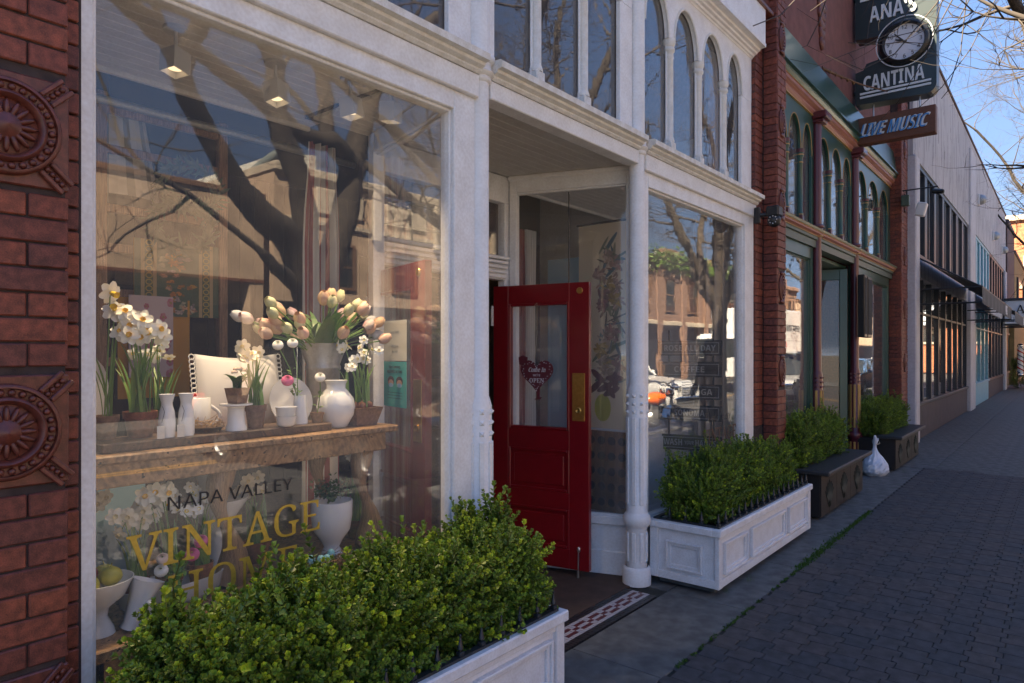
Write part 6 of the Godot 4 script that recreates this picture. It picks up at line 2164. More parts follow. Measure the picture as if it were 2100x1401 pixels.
	# wreaths
	for q in [[1.78, 2.5, "leafy green wreath hanging on the pine rack, upper of two"], [1.74, 2.28, "pale olive leaf wreath hanging on the pine rack, lower of two"]]:
		t = thing("leaf_wreath", q[2], "wreath", Vector3(q[0], q[1], -1.4), 0, "leaf wreaths on the rack")
		b = MB.new()
		b.tinted = true
		for k in 230:
			var a := rg.randf() * TAU
			var p := Vector3(cos(a) * 0.15, sin(a) * 0.12, rg.randfn(0, 0.02))
			b.col = Color(0.05, 0.09, 0.045).lerp(Color(0.12, 0.14, 0.07), rg.randf())
			var d := Vector3(-sin(a), cos(a), 0).lerp(Vector3(rg.randfn(0, 1), rg.randfn(0, 1), rg.randfn(0, 0.6)), 0.4).normalized() * rg.randf_range(0.05, 0.09)
			var s := d.cross(Vector3(rg.randfn(0, 0.3), rg.randfn(0, 0.3), 1)).normalized() * 0.009
			b.quad(p, p + d * 0.5 - s, p + d, p + d * 0.5 + s)
		part(t, "foliage", b, M.leaf)
	# striped lampshade hanging behind
	t = thing("striped_lampshade", "large pleated lampshade with grey stripes hanging at the back of the window", "lampshade", Vector3(1.5, 2.42, -1.75))
	for k in 36:
		b = MB.new()
		var a0 := TAU * k / 36
		var a1 := TAU * (k + 1) / 36
		var P := func(a, y, r): return Vector3(cos(a) * r, y, -sin(a) * r)
		b.quad(P.call(a0, 0, 0.25), P.call(a1, 0, 0.25), P.call(a1, 0.5, 0.17), P.call(a0, 0.5, 0.17))
		part(t, "panel", b, M.linen if k % 3 else M.grey_ink)
	part(t, "cord", cyl_mb(Vector3(0, 0.5, 0), Vector3(0, 1.18, 0), 0.004, 6), M.iron)
	# striped curtain
	t = thing("striped_curtain", "red and cream striped curtain gathered at the back of the display window", "curtain", Vector3(2.58, 0.35, -1.33))
	for k in 33:
		b = MB.new()
		var u0 := k / 33.0
		b.grid(func(u, v):
			var s: float = u0 + u / 33.0
			var g: float = lerpf(0.5, 0.36, smoothstep(0.75, 1.0, v))
			return Vector3((s - 0.5) * 0.3 * g * 2.0, v * 2.55, 0.03 * sin(s * 24.0) + 0.012 * sin(s * 55.0 + v * 2.0)), 1, 12)
		var red := k % 11 in [1, 2, 5, 7, 8]
		part(t, "stripe", b, M.curtain_red if red else M.linen)
	# pale blue board and a shell chair at the back left
	t = thing("blue_board", "light blue stand-in board under the display table", "board", Vector3(1.05, 0.62, -0.93))
	part(t, "panel", bx(Vector3(-0.2, 0, -0.02), Vector3(0.3, 0.6, 0.0)), M.pale_blue)  # plain blue board stands in for an unidentified blue patch
	t = thing("shell_chair", "white moulded chair back beside the daffodils", "chair", Vector3(0.95, 1.235, -0.74))
	b = MB.new()
	b.grid(func(u, v):
		var x: float = (u - 0.5) * 2.0
		var w: float = 0.17 * pow(1.0 - pow(absf(v * 2.0 - 1.0), 4.0) * 0.45, 0.5)
		return Vector3(x * w, v * 0.34, -0.04 * x * x * -1.0 - 0.03 * v), 14, 10)
	b.grid(func(u, v):
		var x: float = (0.5 - u) * 2.0
		var w: float = 0.17 * pow(1.0 - pow(absf(v * 2.0 - 1.0), 4.0) * 0.45, 0.5)
		return Vector3(x * w, v * 0.34, 0.04 * x * x - 0.03 * v - 0.008), 14, 10)
	part(t, "shell", b, M.plastic_white)
	# notices on the glass of the entry
	var p := Vector3(2.45, 0, -0.06)
	var d := (Vector3(2.71, 0, -0.98) - p).normalized()
	var face := Basis(-d, Vector3.UP, -d.cross(Vector3.UP))
	print_tex("mask_print", 96, 192, func(im):
		im.fill(lin(0.06, 0.36, 0.36))
		for cx in [30, 66]:
			disc(im, cx, 82, 14, 20, lin(0.05, 0.03, 0.025))
			disc(im, cx, 92, 11, 16, lin(0.5, 0.3, 0.22))
			disc(im, cx, 100, 10, 9, lin(0.3, 0.5, 0.75))
		for k in 3: im.fill_rect(Rect2i(18, 130 + k * 12, 60, 3), lin(0.03, 0.14, 0.16)))
	var s := 0.64
	t = thing("mask_notice", "teal face mask notice taped inside the entry glass", "notice", p + d * s + Vector3(0, 1.415, 0) + face.z * 0.012)
	sheet(t, "card", 0.3, 0.26, M.mask_print, Transform3D(face, Vector3.ZERO), 0.001)
	text(t, "lettering", "Face Coverings", 0.016, M.ink, face * Vector3(0, 0.1, 0.002), face, 0.0008)
	text(t, "lettering", "REQUIRED BEYOND", 0.016, M.ink, face * Vector3(0, 0.072, 0.002), face, 0.0008)
	t = thing("paper_notice", "white paper notice taped inside the entry glass above the teal one", "notice", p + d * s + Vector3(0, 1.665, 0) + face.z * 0.012)
	part(t, "sheet", bx(Vector3(-0.15, -0.115, -0.0005), Vector3(0.15, 0.115, 0.0005)), M.paper).basis = face
	for q in [["Shop Hours", 0.05], ["Welcome", -0.03], ["Be Kind", -0.06]]: text(t, "lettering", q[0], 0.016, M.grey_ink, face * Vector3(0, q[1], 0.002), face, 0.0008)
	# heart sign on the open door
	var hd := (Vector3(4.085, 0, -0.3) - Vector3(3.95, 0, -1.07)).normalized()
	var hf := Basis(hd, Vector3.UP, hd.cross(Vector3.UP))
	t = thing("heart_sign", "weathered dark red hen shaped open sign hanging on the red door", "sign", Vector3(3.95, 1.44, -1.07) + hd * 0.375 + hf.z * 0.03)
	t.basis = hf
	var pl := PackedVector2Array()
	for k in 40:
		var a := TAU * k / 40
		var hx := 16.0 * pow(sin(a), 3)
		var hy := 13.0 * cos(a) - 5.0 * cos(2 * a) - 2.0 * cos(3 * a) - cos(4 * a)
		pl.append(Vector2(hx, hy) * 0.0083)
	b = MB.new()
	b.prism(pl, 0.006)
	b.t = Transform3D(Basis.IDENTITY, Vector3(-0.115, 0.1, 0))
	b.prism(PackedVector2Array([Vector2(-0.03, -0.03), Vector2(0.03, -0.05), Vector2(0.04, 0.02), Vector2(0.0, 0.035), Vector2(-0.035, 0.02)]), 0.006)
	b.t = Transform3D(Basis.IDENTITY, Vector3(0.01, -0.14, 0))
	b.prism(PackedVector2Array([Vector2(-0.008, 0.03), Vector2(0.012, 0.03), Vector2(0.014, -0.03), Vector2(0.03, -0.028), Vector2(0.02, -0.045), Vector2(-0.03, -0.05), Vector2(-0.008, -0.03)]), 0.006)
	part(t, "board", b, M.heart_red)
	text(t, "lettering", "Come In", 0.032, M.chalk_white, Vector3(0.005, 0.03, 0.007), Basis(Vector3(1, 0, 0), Vector3(0.25, 1, 0), Vector3(0, 0, 1)), 0.001, true, true, 0.14)
	text(t, "lettering", "we're", 0.02, M.chalk_white, Vector3(0.0, -0.008, 0.007), Basis.IDENTITY, 0.001, false, false, 0.06)
	text(t, "lettering", "OPEN", 0.032, M.chalk_white, Vector3(0.0, -0.048, 0.007), Basis.IDENTITY, 0.001, true, true, 0.12)
	b = MB.new()
	for k in 46:
		var a := TAU * k / 46
		var f := rg.randf_range(0.78, 0.97)
		b.cbox(Vector3(16.0 * pow(sin(a), 3), 13.0 * cos(a) - 5.0 * cos(2 * a) - 2.0 * cos(3 * a) - cos(4 * a), 0) * 0.0083 * f + Vector3(0, 0, 0.0062), Vector3(rg.randf_range(0.003, 0.009), rg.randf_range(0.003, 0.008), 0.0012))
	part(t, "paint_chips", b, M.chalk_white)
	b = MB.new()
	b.tube([Vector3(-0.02, 0.06, 0.003), Vector3(0.0, 0.3, 0.0), Vector3(0.0, 0.52, 0.0)], [0.0015, 0.0015, 0.0015], 4)
	b.tube([Vector3(0.0, 0.52, 0.0), Vector3(-0.03, 0.49, 0.0), Vector3(-0.03, 0.44, 0.0)], [0.0015, 0.0015, 0.001], 4)
	part(t, "string", b, M.rope)

func table_things() -> void:
	var Y := 1.235
	var rg := RandomNumberGenerator.new()
	rg.seed = 77
	# display table with shaped legs
	var t := thing("display_table", "oak display table with scrolled legs inside the shop window", "table", Vector3(1.4, 0.62, -0.58))
	part(t, "tabletop", bx(Vector3(-0.95, 0.583, -0.28), Vector3(0.9, 0.615, 0.29), 0.006), M.oak)
	part(t, "apron", bx(Vector3(-0.92, 0.495, 0.235), Vector3(0.84, 0.582, 0.262), 0.004), M.oak)
	part(t, "apron", bx(Vector3(-0.92, 0.495, -0.262), Vector3(0.84, 0.582, -0.235), 0.004), M.oak)
	part(t, "apron", bx(Vector3(0.815, 0.495, -0.235), Vector3(0.84, 0.582, 0.235), 0.004), M.oak)
	for q in [[0.06, 0.16], [0.79, 0.16], [0.79, -0.2], [-0.7, -0.2]]:
		var b := MB.new()
		var pts := []
		var rr := []
		for k in 25:
			var v := k / 24.0
			var y := 0.495 * (1.0 - v)
			pts.append(Vector3(q[0] - 0.035 * sin(v * TAU * 0.95 + 0.2), y, q[1]))
			rr.append(0.034 + 0.018 * cos(v * TAU * 1.25 - 0.5) + 0.014 * v)
		b.tube(pts, rr, 14, true)
		part(t, "leg", b, M.oak_upright)
	# long tray
	t = thing("wooden_tray", "long dark wooden tray on the display table", "tray", Vector3(1.46, Y, -0.42))
	part(t, "board", bx(Vector3(-0.5, 0, -0.13), Vector3(0.48, 0.036, 0.075), 0.005), M.walnut)
	part(t, "handle", bx(Vector3(-0.56, 0.004, -0.06), Vector3(-0.5, 0.032, 0.02), 0.008), M.walnut)
	var T := Y + 0.036
	potted_narcissus("tall bunch of white daffodils with yellow centres at the left of the window", Vector3(1.14, T, -0.47), 0.06, 0.1, M.clay, heads.daff, 17, 0.34, 3, 18, 3, 0.085, Vector3(0.0, 0.02, 0.02))
	potted_narcissus("two nodding yellow trumpet daffodils at the far left of the window", Vector3(1.03, T, -0.5), 0.045, 0.09, M.clay_pale, heads.daff_yellow, 2, 0.46, 4, 5, 1, 0.03)
	potted_narcissus("small white narcissus beside the fish vases", Vector3(1.28, Y, -0.62), 0.05, 0.09, M.clay, heads.white, 9, 0.3, 8, 10, 4, 0.06)
	# pair of bottle vases with tags
	for q in [[1.203, 0.0, "white open mouthed bottle vase with a paper tag, left of a pair"], [1.278, 0.6, "white open mouthed bottle vase with a paper tag, right of a pair"]]:
		t = lathe_thing("bottle_vase", q[2], "vase", Vector3(q[0], T, -0.385), [Vector2(0, 0), Vector2(0.028, 0), Vector2(0.03, 0.01), Vector2(0.031, 0.06), Vector2(0.027, 0.1), Vector2(0.021, 0.12), Vector2(0.02, 0.132), Vector2(0.026, 0.155), Vector2(0.029, 0.166), Vector2(0.026, 0.163), Vector2(0.016, 0.13), Vector2(0.0, 0.12)], M.ceramic, "pair of bottle vases")
		var b := MB.new()
		b.tube([Vector3(-0.02, 0.12, 0.008), Vector3(-0.02, 0.1, 0.026), Vector3(-0.035, 0.06, 0.036)], [0.001, 0.001, 0.001], 4)
		part(t, "string", b, M.iron)
		part(t, "tag", bx(Vector3(-0.052, 0.0, 0.034), Vector3(-0.024, 0.048, 0.036)), M.paper)
	# large mug
	t = lathe_thing("large_mug", "large white mug behind the bottle vases", "mug", Vector3(1.43, Y, -0.62), [Vector2(0, 0), Vector2(0.056, 0), Vector2(0.06, 0.01), Vector2(0.06, 0.165), Vector2(0.056, 0.168), Vector2(0.054, 0.16), Vector2(0.052, 0.02), Vector2(0, 0.02)], M.ceramic)
	handle(t, 0.058, 0.04, 0.13, 0.04, 0.3, 0.008, M.ceramic)
	# straw nest in a low dish
	t = thing("moss_nest", "straw nest in a low dish among the white vases", "nest", Vector3(1.385, T, -0.44))
	var b2 := MB.new()
	for k in 90:
		var a := rg.randf() * TAU
		var r := rg.randf_range(0.025, 0.055)
		var p := Vector3(cos(a) * r, rg.randf_range(0.0, 0.05), sin(a) * r * 0.7)
		b2.tube([p, p + Vector3(-sin(a) * 0.03, rg.randfn(0, 0.012), cos(a) * 0.03), p + Vector3(-sin(a) * 0.05, rg.randfn(0, 0.02), cos(a) * 0.05)], [0.0016, 0.0015, 0.001], 3)
	part(t, "straw", b2, M.straw)
	b2 = MB.new()
	b2.lathe([Vector2(0, 0), Vector2(0.05, 0), Vector2(0.07, 0.022), Vector2(0.064, 0.022), Vector2(0, 0.008)], Vector3.ZERO, 20)
	part(t, "dish", b2, M.walnut)
	# candle stand with a plant on top
	t = lathe_thing("pedestal_stand", "small white pedestal stand with flat plate top", "stand", Vector3(1.495, T, -0.4), [Vector2(0, 0), Vector2(0.043, 0), Vector2(0.043, 0.014), Vector2(0.036, 0.03), Vector2(0.033, 0.09), Vector2(0.036, 0.1), Vector2(0.066, 0.106), Vector2(0.066, 0.112), Vector2(0, 0.11)], M.ceramic)
	potted_leaf("primrose with broad dark leaves in a square wooden pot on the white stand", Vector3(1.505, T + 0.112, -0.41), true)
	potted_narcissus("clay pot of tall green narcissus leaves in the middle of the tray", Vector3(1.595, T, -0.42), 0.045, 0.1, M.clay_pale, heads.cream, 8, 0.27, 9, 16, 4, 0.05)
	# pillow with lace edge
	t = thing("lace_pillow", "white pillow with a looped lace edge propped behind the pots", "pillow", Vector3(1.74, Y + 0.02, -0.78))
	b2 = MB.new()
	b2.t = Transform3D(Basis(Vector3.RIGHT, -0.18), Vector3.ZERO)
	for s in [1.0, -1.0]:
		b2.grid(func(u, v):
			var e: float = pow(sin(PI * clampf(u, 0, 1)), 0.5) * pow(sin(PI * clampf(v, 0, 1)), 0.5)
			return Vector3((u - 0.5) * 0.42 * s, v * 0.34 - 0.02 * cos((u - 0.5) * PI), s * (0.06 * e + 0.004)), 14, 12)
	part(t, "cushion", b2, M.linen)
	b2 = MB.new()
	b2.t = Transform3D(Basis(Vector3.RIGHT, -0.18), Vector3.ZERO)
	for side in [-1, 1]:
		for k in 15:
			var ring := []
			var rr := []
			for i in 9:
				var a := TAU * i / 8
				ring.append(Vector3(side * (0.224 + 0.013 * cos(a)), 0.012 + k * 0.0225 + 0.013 * sin(a), 0))
				rr.append(0.003)
			b2.tube(ring, rr, 4)
	part(t, "lace", b2, M.linen)
	# round plate on edge
	t = thing("standing_plate", "round pale grey plate standing behind the ranunculus", "plate", Vector3(1.93, Y, -0.68))
	b2 = MB.new()
	b2.t = Transform3D(Basis(Vector3.RIGHT, PI / 2 - 0.2), Vector3(0, 0.12, 0))
	b2.lathe([Vector2(0, 0.0), Vector2(0.08, 0.0), Vector2(0.12, 0.014), Vector2(0.12, 0.018), Vector2(0.078, 0.006), Vector2(0, 0.006)], Vector3.ZERO, 32)
	part(t, "plate", b2, M.ceramic)
	# ramekins
	for k in 2:
		lathe_thing("ramekin", ["lower of two stacked small white bowls", "upper of two stacked small white bowls"][k], "bowl", Vector3(1.712, T + k * 0.04, -0.37), [Vector2(0, 0), Vector2(0.03, 0), Vector2(0.04, 0.01), Vector2(0.045, 0.042), Vector2(0.047, 0.046), Vector2(0.043, 0.045), Vector2(0.036, 0.012), Vector2(0, 0.01)], M.ceramic, "stacked small bowls")
	# small pitcher with stems, little pot, big jug
	t = lathe_thing("small_pitcher", "small white conical pitcher holding ranunculus stems", "pitcher", Vector3(1.815, T, -0.42), [Vector2(0, 0), Vector2(0.036, 0), Vector2(0.037, 0.01), Vector2(0.026, 0.13), Vector2(0.024, 0.13), Vector2(0, 0.06)], M.ceramic)
	flower_spray("pink ranunculus on a tall stem beside white buds", Vector3(1.81, T + 0.11, -0.43), [[heads.pink, Vector3(-0.065, 0.09, 0.02)], [heads.white_r, Vector3(0.0, 0.26, -0.04)], [heads.white_r, Vector3(-0.07, 0.25, -0.05)]], 21)
	t = thing("tiny_pot", "tiny clay pot beside the large white jug", "pot", Vector3(1.895, T, -0.4))
	part(t, "pot", pot_mesh(0.032, 0.048), M.clay_pale)
	flower_spray("single white ranunculus in the tiny clay pot", Vector3(1.895, T + 0.04, -0.4), [[heads.white_r, Vector3(0.015, 0.17, 0.0)]], 22)
	t = lathe_thing("large_jug", "large round bellied white jug on the display table", "jug", Vector3(2.03, Y, -0.44), [Vector2(0, 0), Vector2(0.05, 0), Vector2(0.056, 0.01), Vector2(0.085, 0.06), Vector2(0.092, 0.1), Vector2(0.084, 0.14), Vector2(0.058, 0.175), Vector2(0.045, 0.19), Vector2(0.046, 0.21), Vector2(0.056, 0.228), Vector2(0.053, 0.228), Vector2(0.042, 0.205), Vector2(0, 0.15)], M.ceramic, "", 36)
	handle(t, 0.055, 0.07, 0.19, 0.045, -0.5, 0.008, M.ceramic)
	# trough of paperwhites
	t = thing("clay_trough", "square clay trough of paperwhite bulbs at the right end of the table", "planter", Vector3(2.17, Y, -0.44))
	b2 = MB.new()
	b2.t = Transform3D(Basis.IDENTITY, Vector3.ZERO)
	for q in [[0.0, 0.085]]:
		var lo := 0.06
		var hi := 0.085
		for k in 4:
			b2.t = Transform3D(Basis(Vector3.UP, PI / 2 * k), Vector3.ZERO)
			b2.quad(Vector3(-lo, 0, lo), Vector3(lo, 0, lo), Vector3(hi, 0.09, hi), Vector3(-hi, 0.09, hi))
			b2.quad(Vector3(-hi, 0.09, hi), Vector3(hi, 0.09, hi), Vector3(hi - 0.012, 0.09, hi - 0.012), Vector3(-hi + 0.012, 0.09, hi - 0.012))
		b2.t = Transform3D.IDENTITY
		b2.quad(Vector3(-0.075, 0.08, 0.075), Vector3(0.075, 0.08, 0.075), Vector3(0.075, 0.08, -0.075), Vector3(-0.075, 0.08, -0.075))
	part(t, "trough", b2, M.clay_pale)
	for k in 7:
		b2 = MB.new()
		b2.ball(Vector3(rg.randf_range(-0.06, 0.06), 0.095, rg.randf_range(-0.03, 0.06)), Vector3(0.02, 0.024, 0.02), 10, 8)
		part(t, "bulb", b2, M.bulb_skin)
	potted_narcissus("star white paperwhites rising from the clay trough", Vector3(2.17, Y + 0.02, -0.44), 0.12, 0.09, null, heads.white, 20, 0.27, 14, 12, 5, 0.09)
	# tall can of tulips
	t = lathe_thing("flower_can", "tall galvanised can holding the tulips", "bucket", Vector3(2.14, Y, -0.7), [Vector2(0, 0), Vector2(0.085, 0), Vector2(0.085, 0.27), Vector2(0.09, 0.275), Vector2(0.09, 0.29), Vector2(0.085, 0.3), Vector2(0.125, 0.41), Vector2(0.121, 0.41), Vector2(0.078, 0.3), Vector2(0.0, 0.25)], M.galvanised, "", 32)
	t = thing("tulip_bouquet", "large bouquet of pink, white and peach tulips", "flowers", Vector3(2.14, Y + 0.3, -0.7))
	for k in 42:
		var a := TAU * k / 42.0 * 2.4 + rg.randf()
		var rad := 0.05 + 0.27 * sqrt(rg.randf())
		var tip := Vector3(cos(a) * rad * 1.15, 0.36 - rad * rad * 2.3 + rg.randfn(0, 0.02), sin(a) * rad * 0.6)
		if k < 8: tip = Vector3(rg.randf_range(-0.42, -0.22), rg.randf_range(0.14, 0.3), rg.randf_range(-0.1, 0.16))
		elif k < 16: tip = Vector3(rg.randf_range(0.16, 0.36), rg.randf_range(0.14, 0.32), rg.randf_range(-0.1, 0.12))
		var b := MB.new()
		b.tube([Vector3(rg.randfn(0, 0.02), 0, rg.randfn(0, 0.02)), tip * 0.5 + Vector3(0, 0.04, 0), tip], [0.004, 0.0038, 0.0035], 5)
		part(t, "stem", b, M.stem_green)
		var f := put(t, "flower", heads.tulips[rg.randi() % 5], M.petal, tip)
		f.basis = aim(tip * Vector3(1.5, 0.8, 1.5) + Vector3(0, 0.12, 0.02)) * Basis(Vector3.UP, rg.randf() * TAU)
	for k in 20:
		var b := MB.new()
		b.tinted = true
		b.col = Color(0.06, 0.14, 0.05).lerp(Color(0.12, 0.2, 0.06), rg.randf())
		strap(b, Vector3(rg.randfn(0, 0.03), 0.05, rg.randfn(0, 0.03)), rg.randf() * TAU, rg.randf_range(0.2, 0.34), rg.randf_range(0.03, 0.05), rg.randf_range(0.4, 1.1))
		part(t, "leaf", b, M.leaf)

func potted_leaf(label: String, at: Vector3, square: bool) -> void:
	var rg := RandomNumberGenerator.new()
	rg.seed = hash(label)
	var t := thing("potted_primrose", label, "potted plant", at)
	var b := MB.new()
	for k in 4:
		b.t = Transform3D(Basis(Vector3.UP, PI / 2 * k + 0.3), Vector3.ZERO)
		b.quad(Vector3(-0.026, 0, 0.026), Vector3(0.026, 0, 0.026), Vector3(0.036, 0.065, 0.036), Vector3(-0.036, 0.065, 0.036))
	b.t = Transform3D(Basis(Vector3.UP, 0.3), Vector3.ZERO)
	b.quad(Vector3(-0.033, 0.058, 0.033), Vector3(0.033, 0.058, 0.033), Vector3(0.033, 0.058, -0.033), Vector3(-0.033, 0.058, -0.033))
	part(t, "pot", b, M.clay_pale)
	for k in 11:
		b = MB.new()
		b.tinted = true
		b.col = Color(0.05, 0.1, 0.03).lerp(Color(0.09, 0.16, 0.04), rg.randf())
		strap(b, Vector3(0, 0.06, 0), TAU * k / 11 + rg.randfn(0, 0.2), rg.randf_range(0.07, 0.1), 0.034, rg.randf_range(0.7, 1.2))
		part(t, "leaf", b, M.leaf)
	for k in 4:
		var f := put(t, "flower", heads.blush, M.petal, Vector3(rg.randfn(0, 0.02), 0.13 + rg.randf() * 0.02, rg.randfn(0, 0.02)))
		f.scale = Vector3.ONE * 0.6

func flower_spray(label: String, at: Vector3, list: Array, seed_: int) -> void:
	var rg := RandomNumberGenerator.new()
	rg.seed = seed_
	var t := thing("ranunculus", label, "flowers", at)
	for q in list:
		var b := MB.new()
		var e: Vector3 = q[1]
		b.tube([Vector3.ZERO, e * 0.5 + Vector3(0.01, 0.02, 0), e], [0.003, 0.0026, 0.0022], 5)
		part(t, "stem", b, M.stem_green)
		var f := put(t, "flower", q[0], M.petal, e)
		f.basis = aim(Vector3(-0.3, 0.6, 0.5))
		b = MB.new()
		b.tinted = true
		for k in 12:
			b.col = Color(0.1, 0.2, 0.03) * rg.randf_range(0.7, 1.4)
			var p := e * rg.randf_range(0.1, 0.6)
			var d := Vector3(rg.randfn(0, 1), rg.randfn(0.2, 0.5), rg.randfn(0, 1)).normalized() * 0.035
			var s := d.cross(Vector3.UP).normalized() * 0.008
			b.quad(p, p + d * 0.6 - s, p + d, p + d * 0.6 + s)
		part(t, "foliage", b, M.leaf)

func platform_things() -> void:
	var Y := 0.62
	var rg := RandomNumberGenerator.new()
	rg.seed = 99
	var t := thing("display_platform", "low oak display platform under the window table", "platform", Vector3(1.6, 0.05, -0.55))
	for k in 6: part(t, "plank", bx(Vector3(-0.82, 0.53, 0.42 - (k + 1) * 0.15 + 0.002), Vector3(0.78, 0.57, 0.42 - k * 0.15), 0.004), M.oak)
	part(t, "apron", bx(Vector3(-0.8, 0.42, 0.37), Vector3(0.76, 0.53, 0.4), 0.004), M.oak)
	for x in [-0.76, 0.7]:
		for z in [-0.4, 0.34]: part(t, "leg", bx(Vector3(x, 0, z), Vector3(x + 0.06, 0.53, z + 0.06), 0.004), M.oak_upright)
	t = thing("space_heater", "small white heater under the display platform", "heater", Vector3(0.86, 0.05, -0.2))
	part(t, "body", bx(Vector3(-0.09, 0.08, -0.07), Vector3(0.09, 0.42, 0.07), 0.02), M.plastic_white)
	part(t, "foot", bx(Vector3(-0.1, 0, -0.09), Vector3(0.1, 0.08, 0.09), 0.01), M.plastic_white)
	# footed fruit bowl
	t = lathe_thing("fruit_bowl", "white footed bowl of pears at the left edge of the window", "bowl", Vector3(0.93, Y, -0.3), [Vector2(0, 0), Vector2(0.055, 0), Vector2(0.05, 0.02), Vector2(0.03, 0.06), Vector2(0.036, 0.09), Vector2(0.085, 0.13), Vector2(0.112, 0.19), Vector2(0.108, 0.19), Vector2(0.08, 0.14), Vector2(0, 0.11)], M.ceramic)
	for q in [["pear", Vector3(0.03, 0.2, 0.03), "topmost green pear, right of centre in the white footed bowl"], ["pear", Vector3(-0.05, 0.19, 0.05), "green pear at the front left of the white footed bowl"], ["pear", Vector3(0.04, 0.19, -0.05), "green pear at the back of the white footed bowl"], ["apple", Vector3(-0.03, 0.21, -0.02), "red apple among the pears in the white bowl"]]:
		var b := MB.new()
		b.ball(Vector3.ZERO, Vector3(0.038, 0.033, 0.037), 14, 10)
		b.tube([Vector3(0, 0.03, 0), Vector3(0.005, 0.045, 0)], [0.002, 0.0015], 5)
		single("fruit", b, M[q[0]], q[2], "fruit", Vector3(0.93, Y, -0.3) + q[1], rg.randf() * TAU, "fruit in the bowl")
	# sauce boat beside it
	t = thing("gravy_boat", "white angular vase leaning by the fruit bowl", "vase", Vector3(1.02, Y, -0.26))
	var b := MB.new()
	b.t = Transform3D(Basis(Vector3(0, 0, 1), -0.35), Vector3.ZERO)
	b.lathe([Vector2(0, 0), Vector2(0.035, 0), Vector2(0.03, 0.02), Vector2(0.042, 0.12), Vector2(0.056, 0.17), Vector2(0.052, 0.17), Vector2(0.036, 0.1), Vector2(0, 0.03)], Vector3.ZERO, 20, false, 3, 0.12)
	part(t, "body", b, M.ceramic)
	# long white trough with clay pots of narcissus
	t = thing("white_trough", "long white scalloped ceramic trough holding clay pots", "planter", Vector3(1.24, Y, -0.42))
	b = MB.new()
	b.t = Transform3D(Basis.from_scale(Vector3(1.9, 1, 0.9)), Vector3.ZERO)
	b.lathe([Vector2(0, 0), Vector2(0.085, 0), Vector2(0.1, 0.02), Vector2(0.108, 0.085), Vector2(0.104, 0.085), Vector2(0.095, 0.02), Vector2(0, 0.012)], Vector3.ZERO, 36)
	part(t, "bowl", b, M.ceramic)
	var spots := [[1.1, -0.42, heads.cream, 12, 0.3, "cream narcissus in the left clay pot of the white trough"], [1.22, -0.4, heads.daff, 10, 0.33, "white daffodils in the middle clay pot of the white trough"], [1.36, -0.44, heads.white, 12, 0.31, "small white narcissus in the right clay pot of the white trough"]]
	var k := 40
	for q in spots:
		potted_narcissus(q[5], Vector3(q[0], Y + 0.02, q[1]), 0.05, 0.1, M.clay, q[2], q[3], q[4], k, 12, 4, 0.09)
		k += 1
	flower_spray("pink and blush ranunculus in front of the clay pots", Vector3(1.2, Y + 0.08, -0.33), [[heads.pink, Vector3(0.1, 0.16, 0.02)], [heads.pink, Vector3(0.06, 0.12, 0.03)], [heads.blush, Vector3(-0.05, 0.13, 0.03)], [heads.white_r, Vector3(-0.06, 0.09, 0.04)]], 31)
	potted_narcissus("dark narcissus clump at the left back of the platform", Vector3(0.98, Y, -0.7), 0.06, 0.11, M.clay, heads.cream, 10, 0.34, 51, 16, 4, 0.1)
	potted_narcissus("narcissus clump behind the wide white bowl", Vector3(1.72, Y, -0.62), 0.06, 0.1, M.clay, heads.cream, 9, 0.3, 52, 16, 4, 0.08)
	potted_narcissus("white narcissus beside the right scrolled leg", Vector3(2.28, Y, -0.6), 0.06, 0.1, M.clay, heads.white, 12, 0.4, 53, 14, 4, 0.09)
	# goose figurine
	t = thing("goose_figurine", "small white goose figurine with orange feet", "figurine", Vector3(1.09, Y, -0.2))
	b = MB.new()
	b.ball(Vector3(0.02, 0.05, 0), Vector3(0.042, 0.026, 0.024), 16, 10)
	b.tube([Vector3(-0.01, 0.055, 0), Vector3(-0.022, 0.075, 0), Vector3(-0.026, 0.086, 0)], [0.02, 0.016, 0.015], 10)
	b.ball(Vector3(-0.027, 0.088, 0), Vector3(0.018, 0.016, 0.016), 12, 8)
	b.tube([Vector3(0.05, 0.055, 0), Vector3(0.075, 0.068, 0)], [0.014, 0.003], 8)
	part(t, "body", b, M.ceramic)
	b = MB.new()
	b.tube([Vector3(-0.04, 0.086, 0), Vector3(-0.058, 0.08, 0)], [0.008, 0.003], 6, true)
	for z in [-0.012, 0.012]:
		b.cyl(Vector3(0.015, 0.008, z), Vector3(0.018, 0.032, z), 0.004, 6)
		b.ball(Vector3(0.006, 0.008, z), Vector3(0.014, 0.004, 0.008), 8, 5)
	part(t, "feet_and_bill", b, M.orange_paint)
	b = MB.new()
	b.lathe([Vector2(0, 0), Vector2(0.032, 0), Vector2(0.028, 0.006), Vector2(0, 0.007)], Vector3(0.01, 0, 0), 16)
	part(t, "base", b, M.straw)
	# wide funnel bowl, fluted pot, nest with eggs
	lathe_thing("funnel_bowl", "wide white funnel shaped bowl on a foot behind the lettering", "bowl", Vector3(1.52, Y, -0.62), [Vector2(0, 0), Vector2(0.07, 0), Vector2(0.06, 0.02), Vector2(0.035, 0.05), Vector2(0.03, 0.16), Vector2(0.05, 0.2), Vector2(0.135, 0.32), Vector2(0.14, 0.335), Vector2(0.133, 0.335), Vector2(0.04, 0.21), Vector2(0, 0.2)], M.ceramic, "", 36)
	lathe_thing("white_funnel", "slender white enamel funnel leaning behind the funnel bowl", "vase", Vector3(1.62, Y, -0.82), [Vector2(0, 0), Vector2(0.05, 0), Vector2(0.03, 0.1), Vector2(0.045, 0.25), Vector2(0.09, 0.42), Vector2(0.085, 0.42), Vector2(0.03, 0.2), Vector2(0, 0.1)], M.ceramic, "", 28)
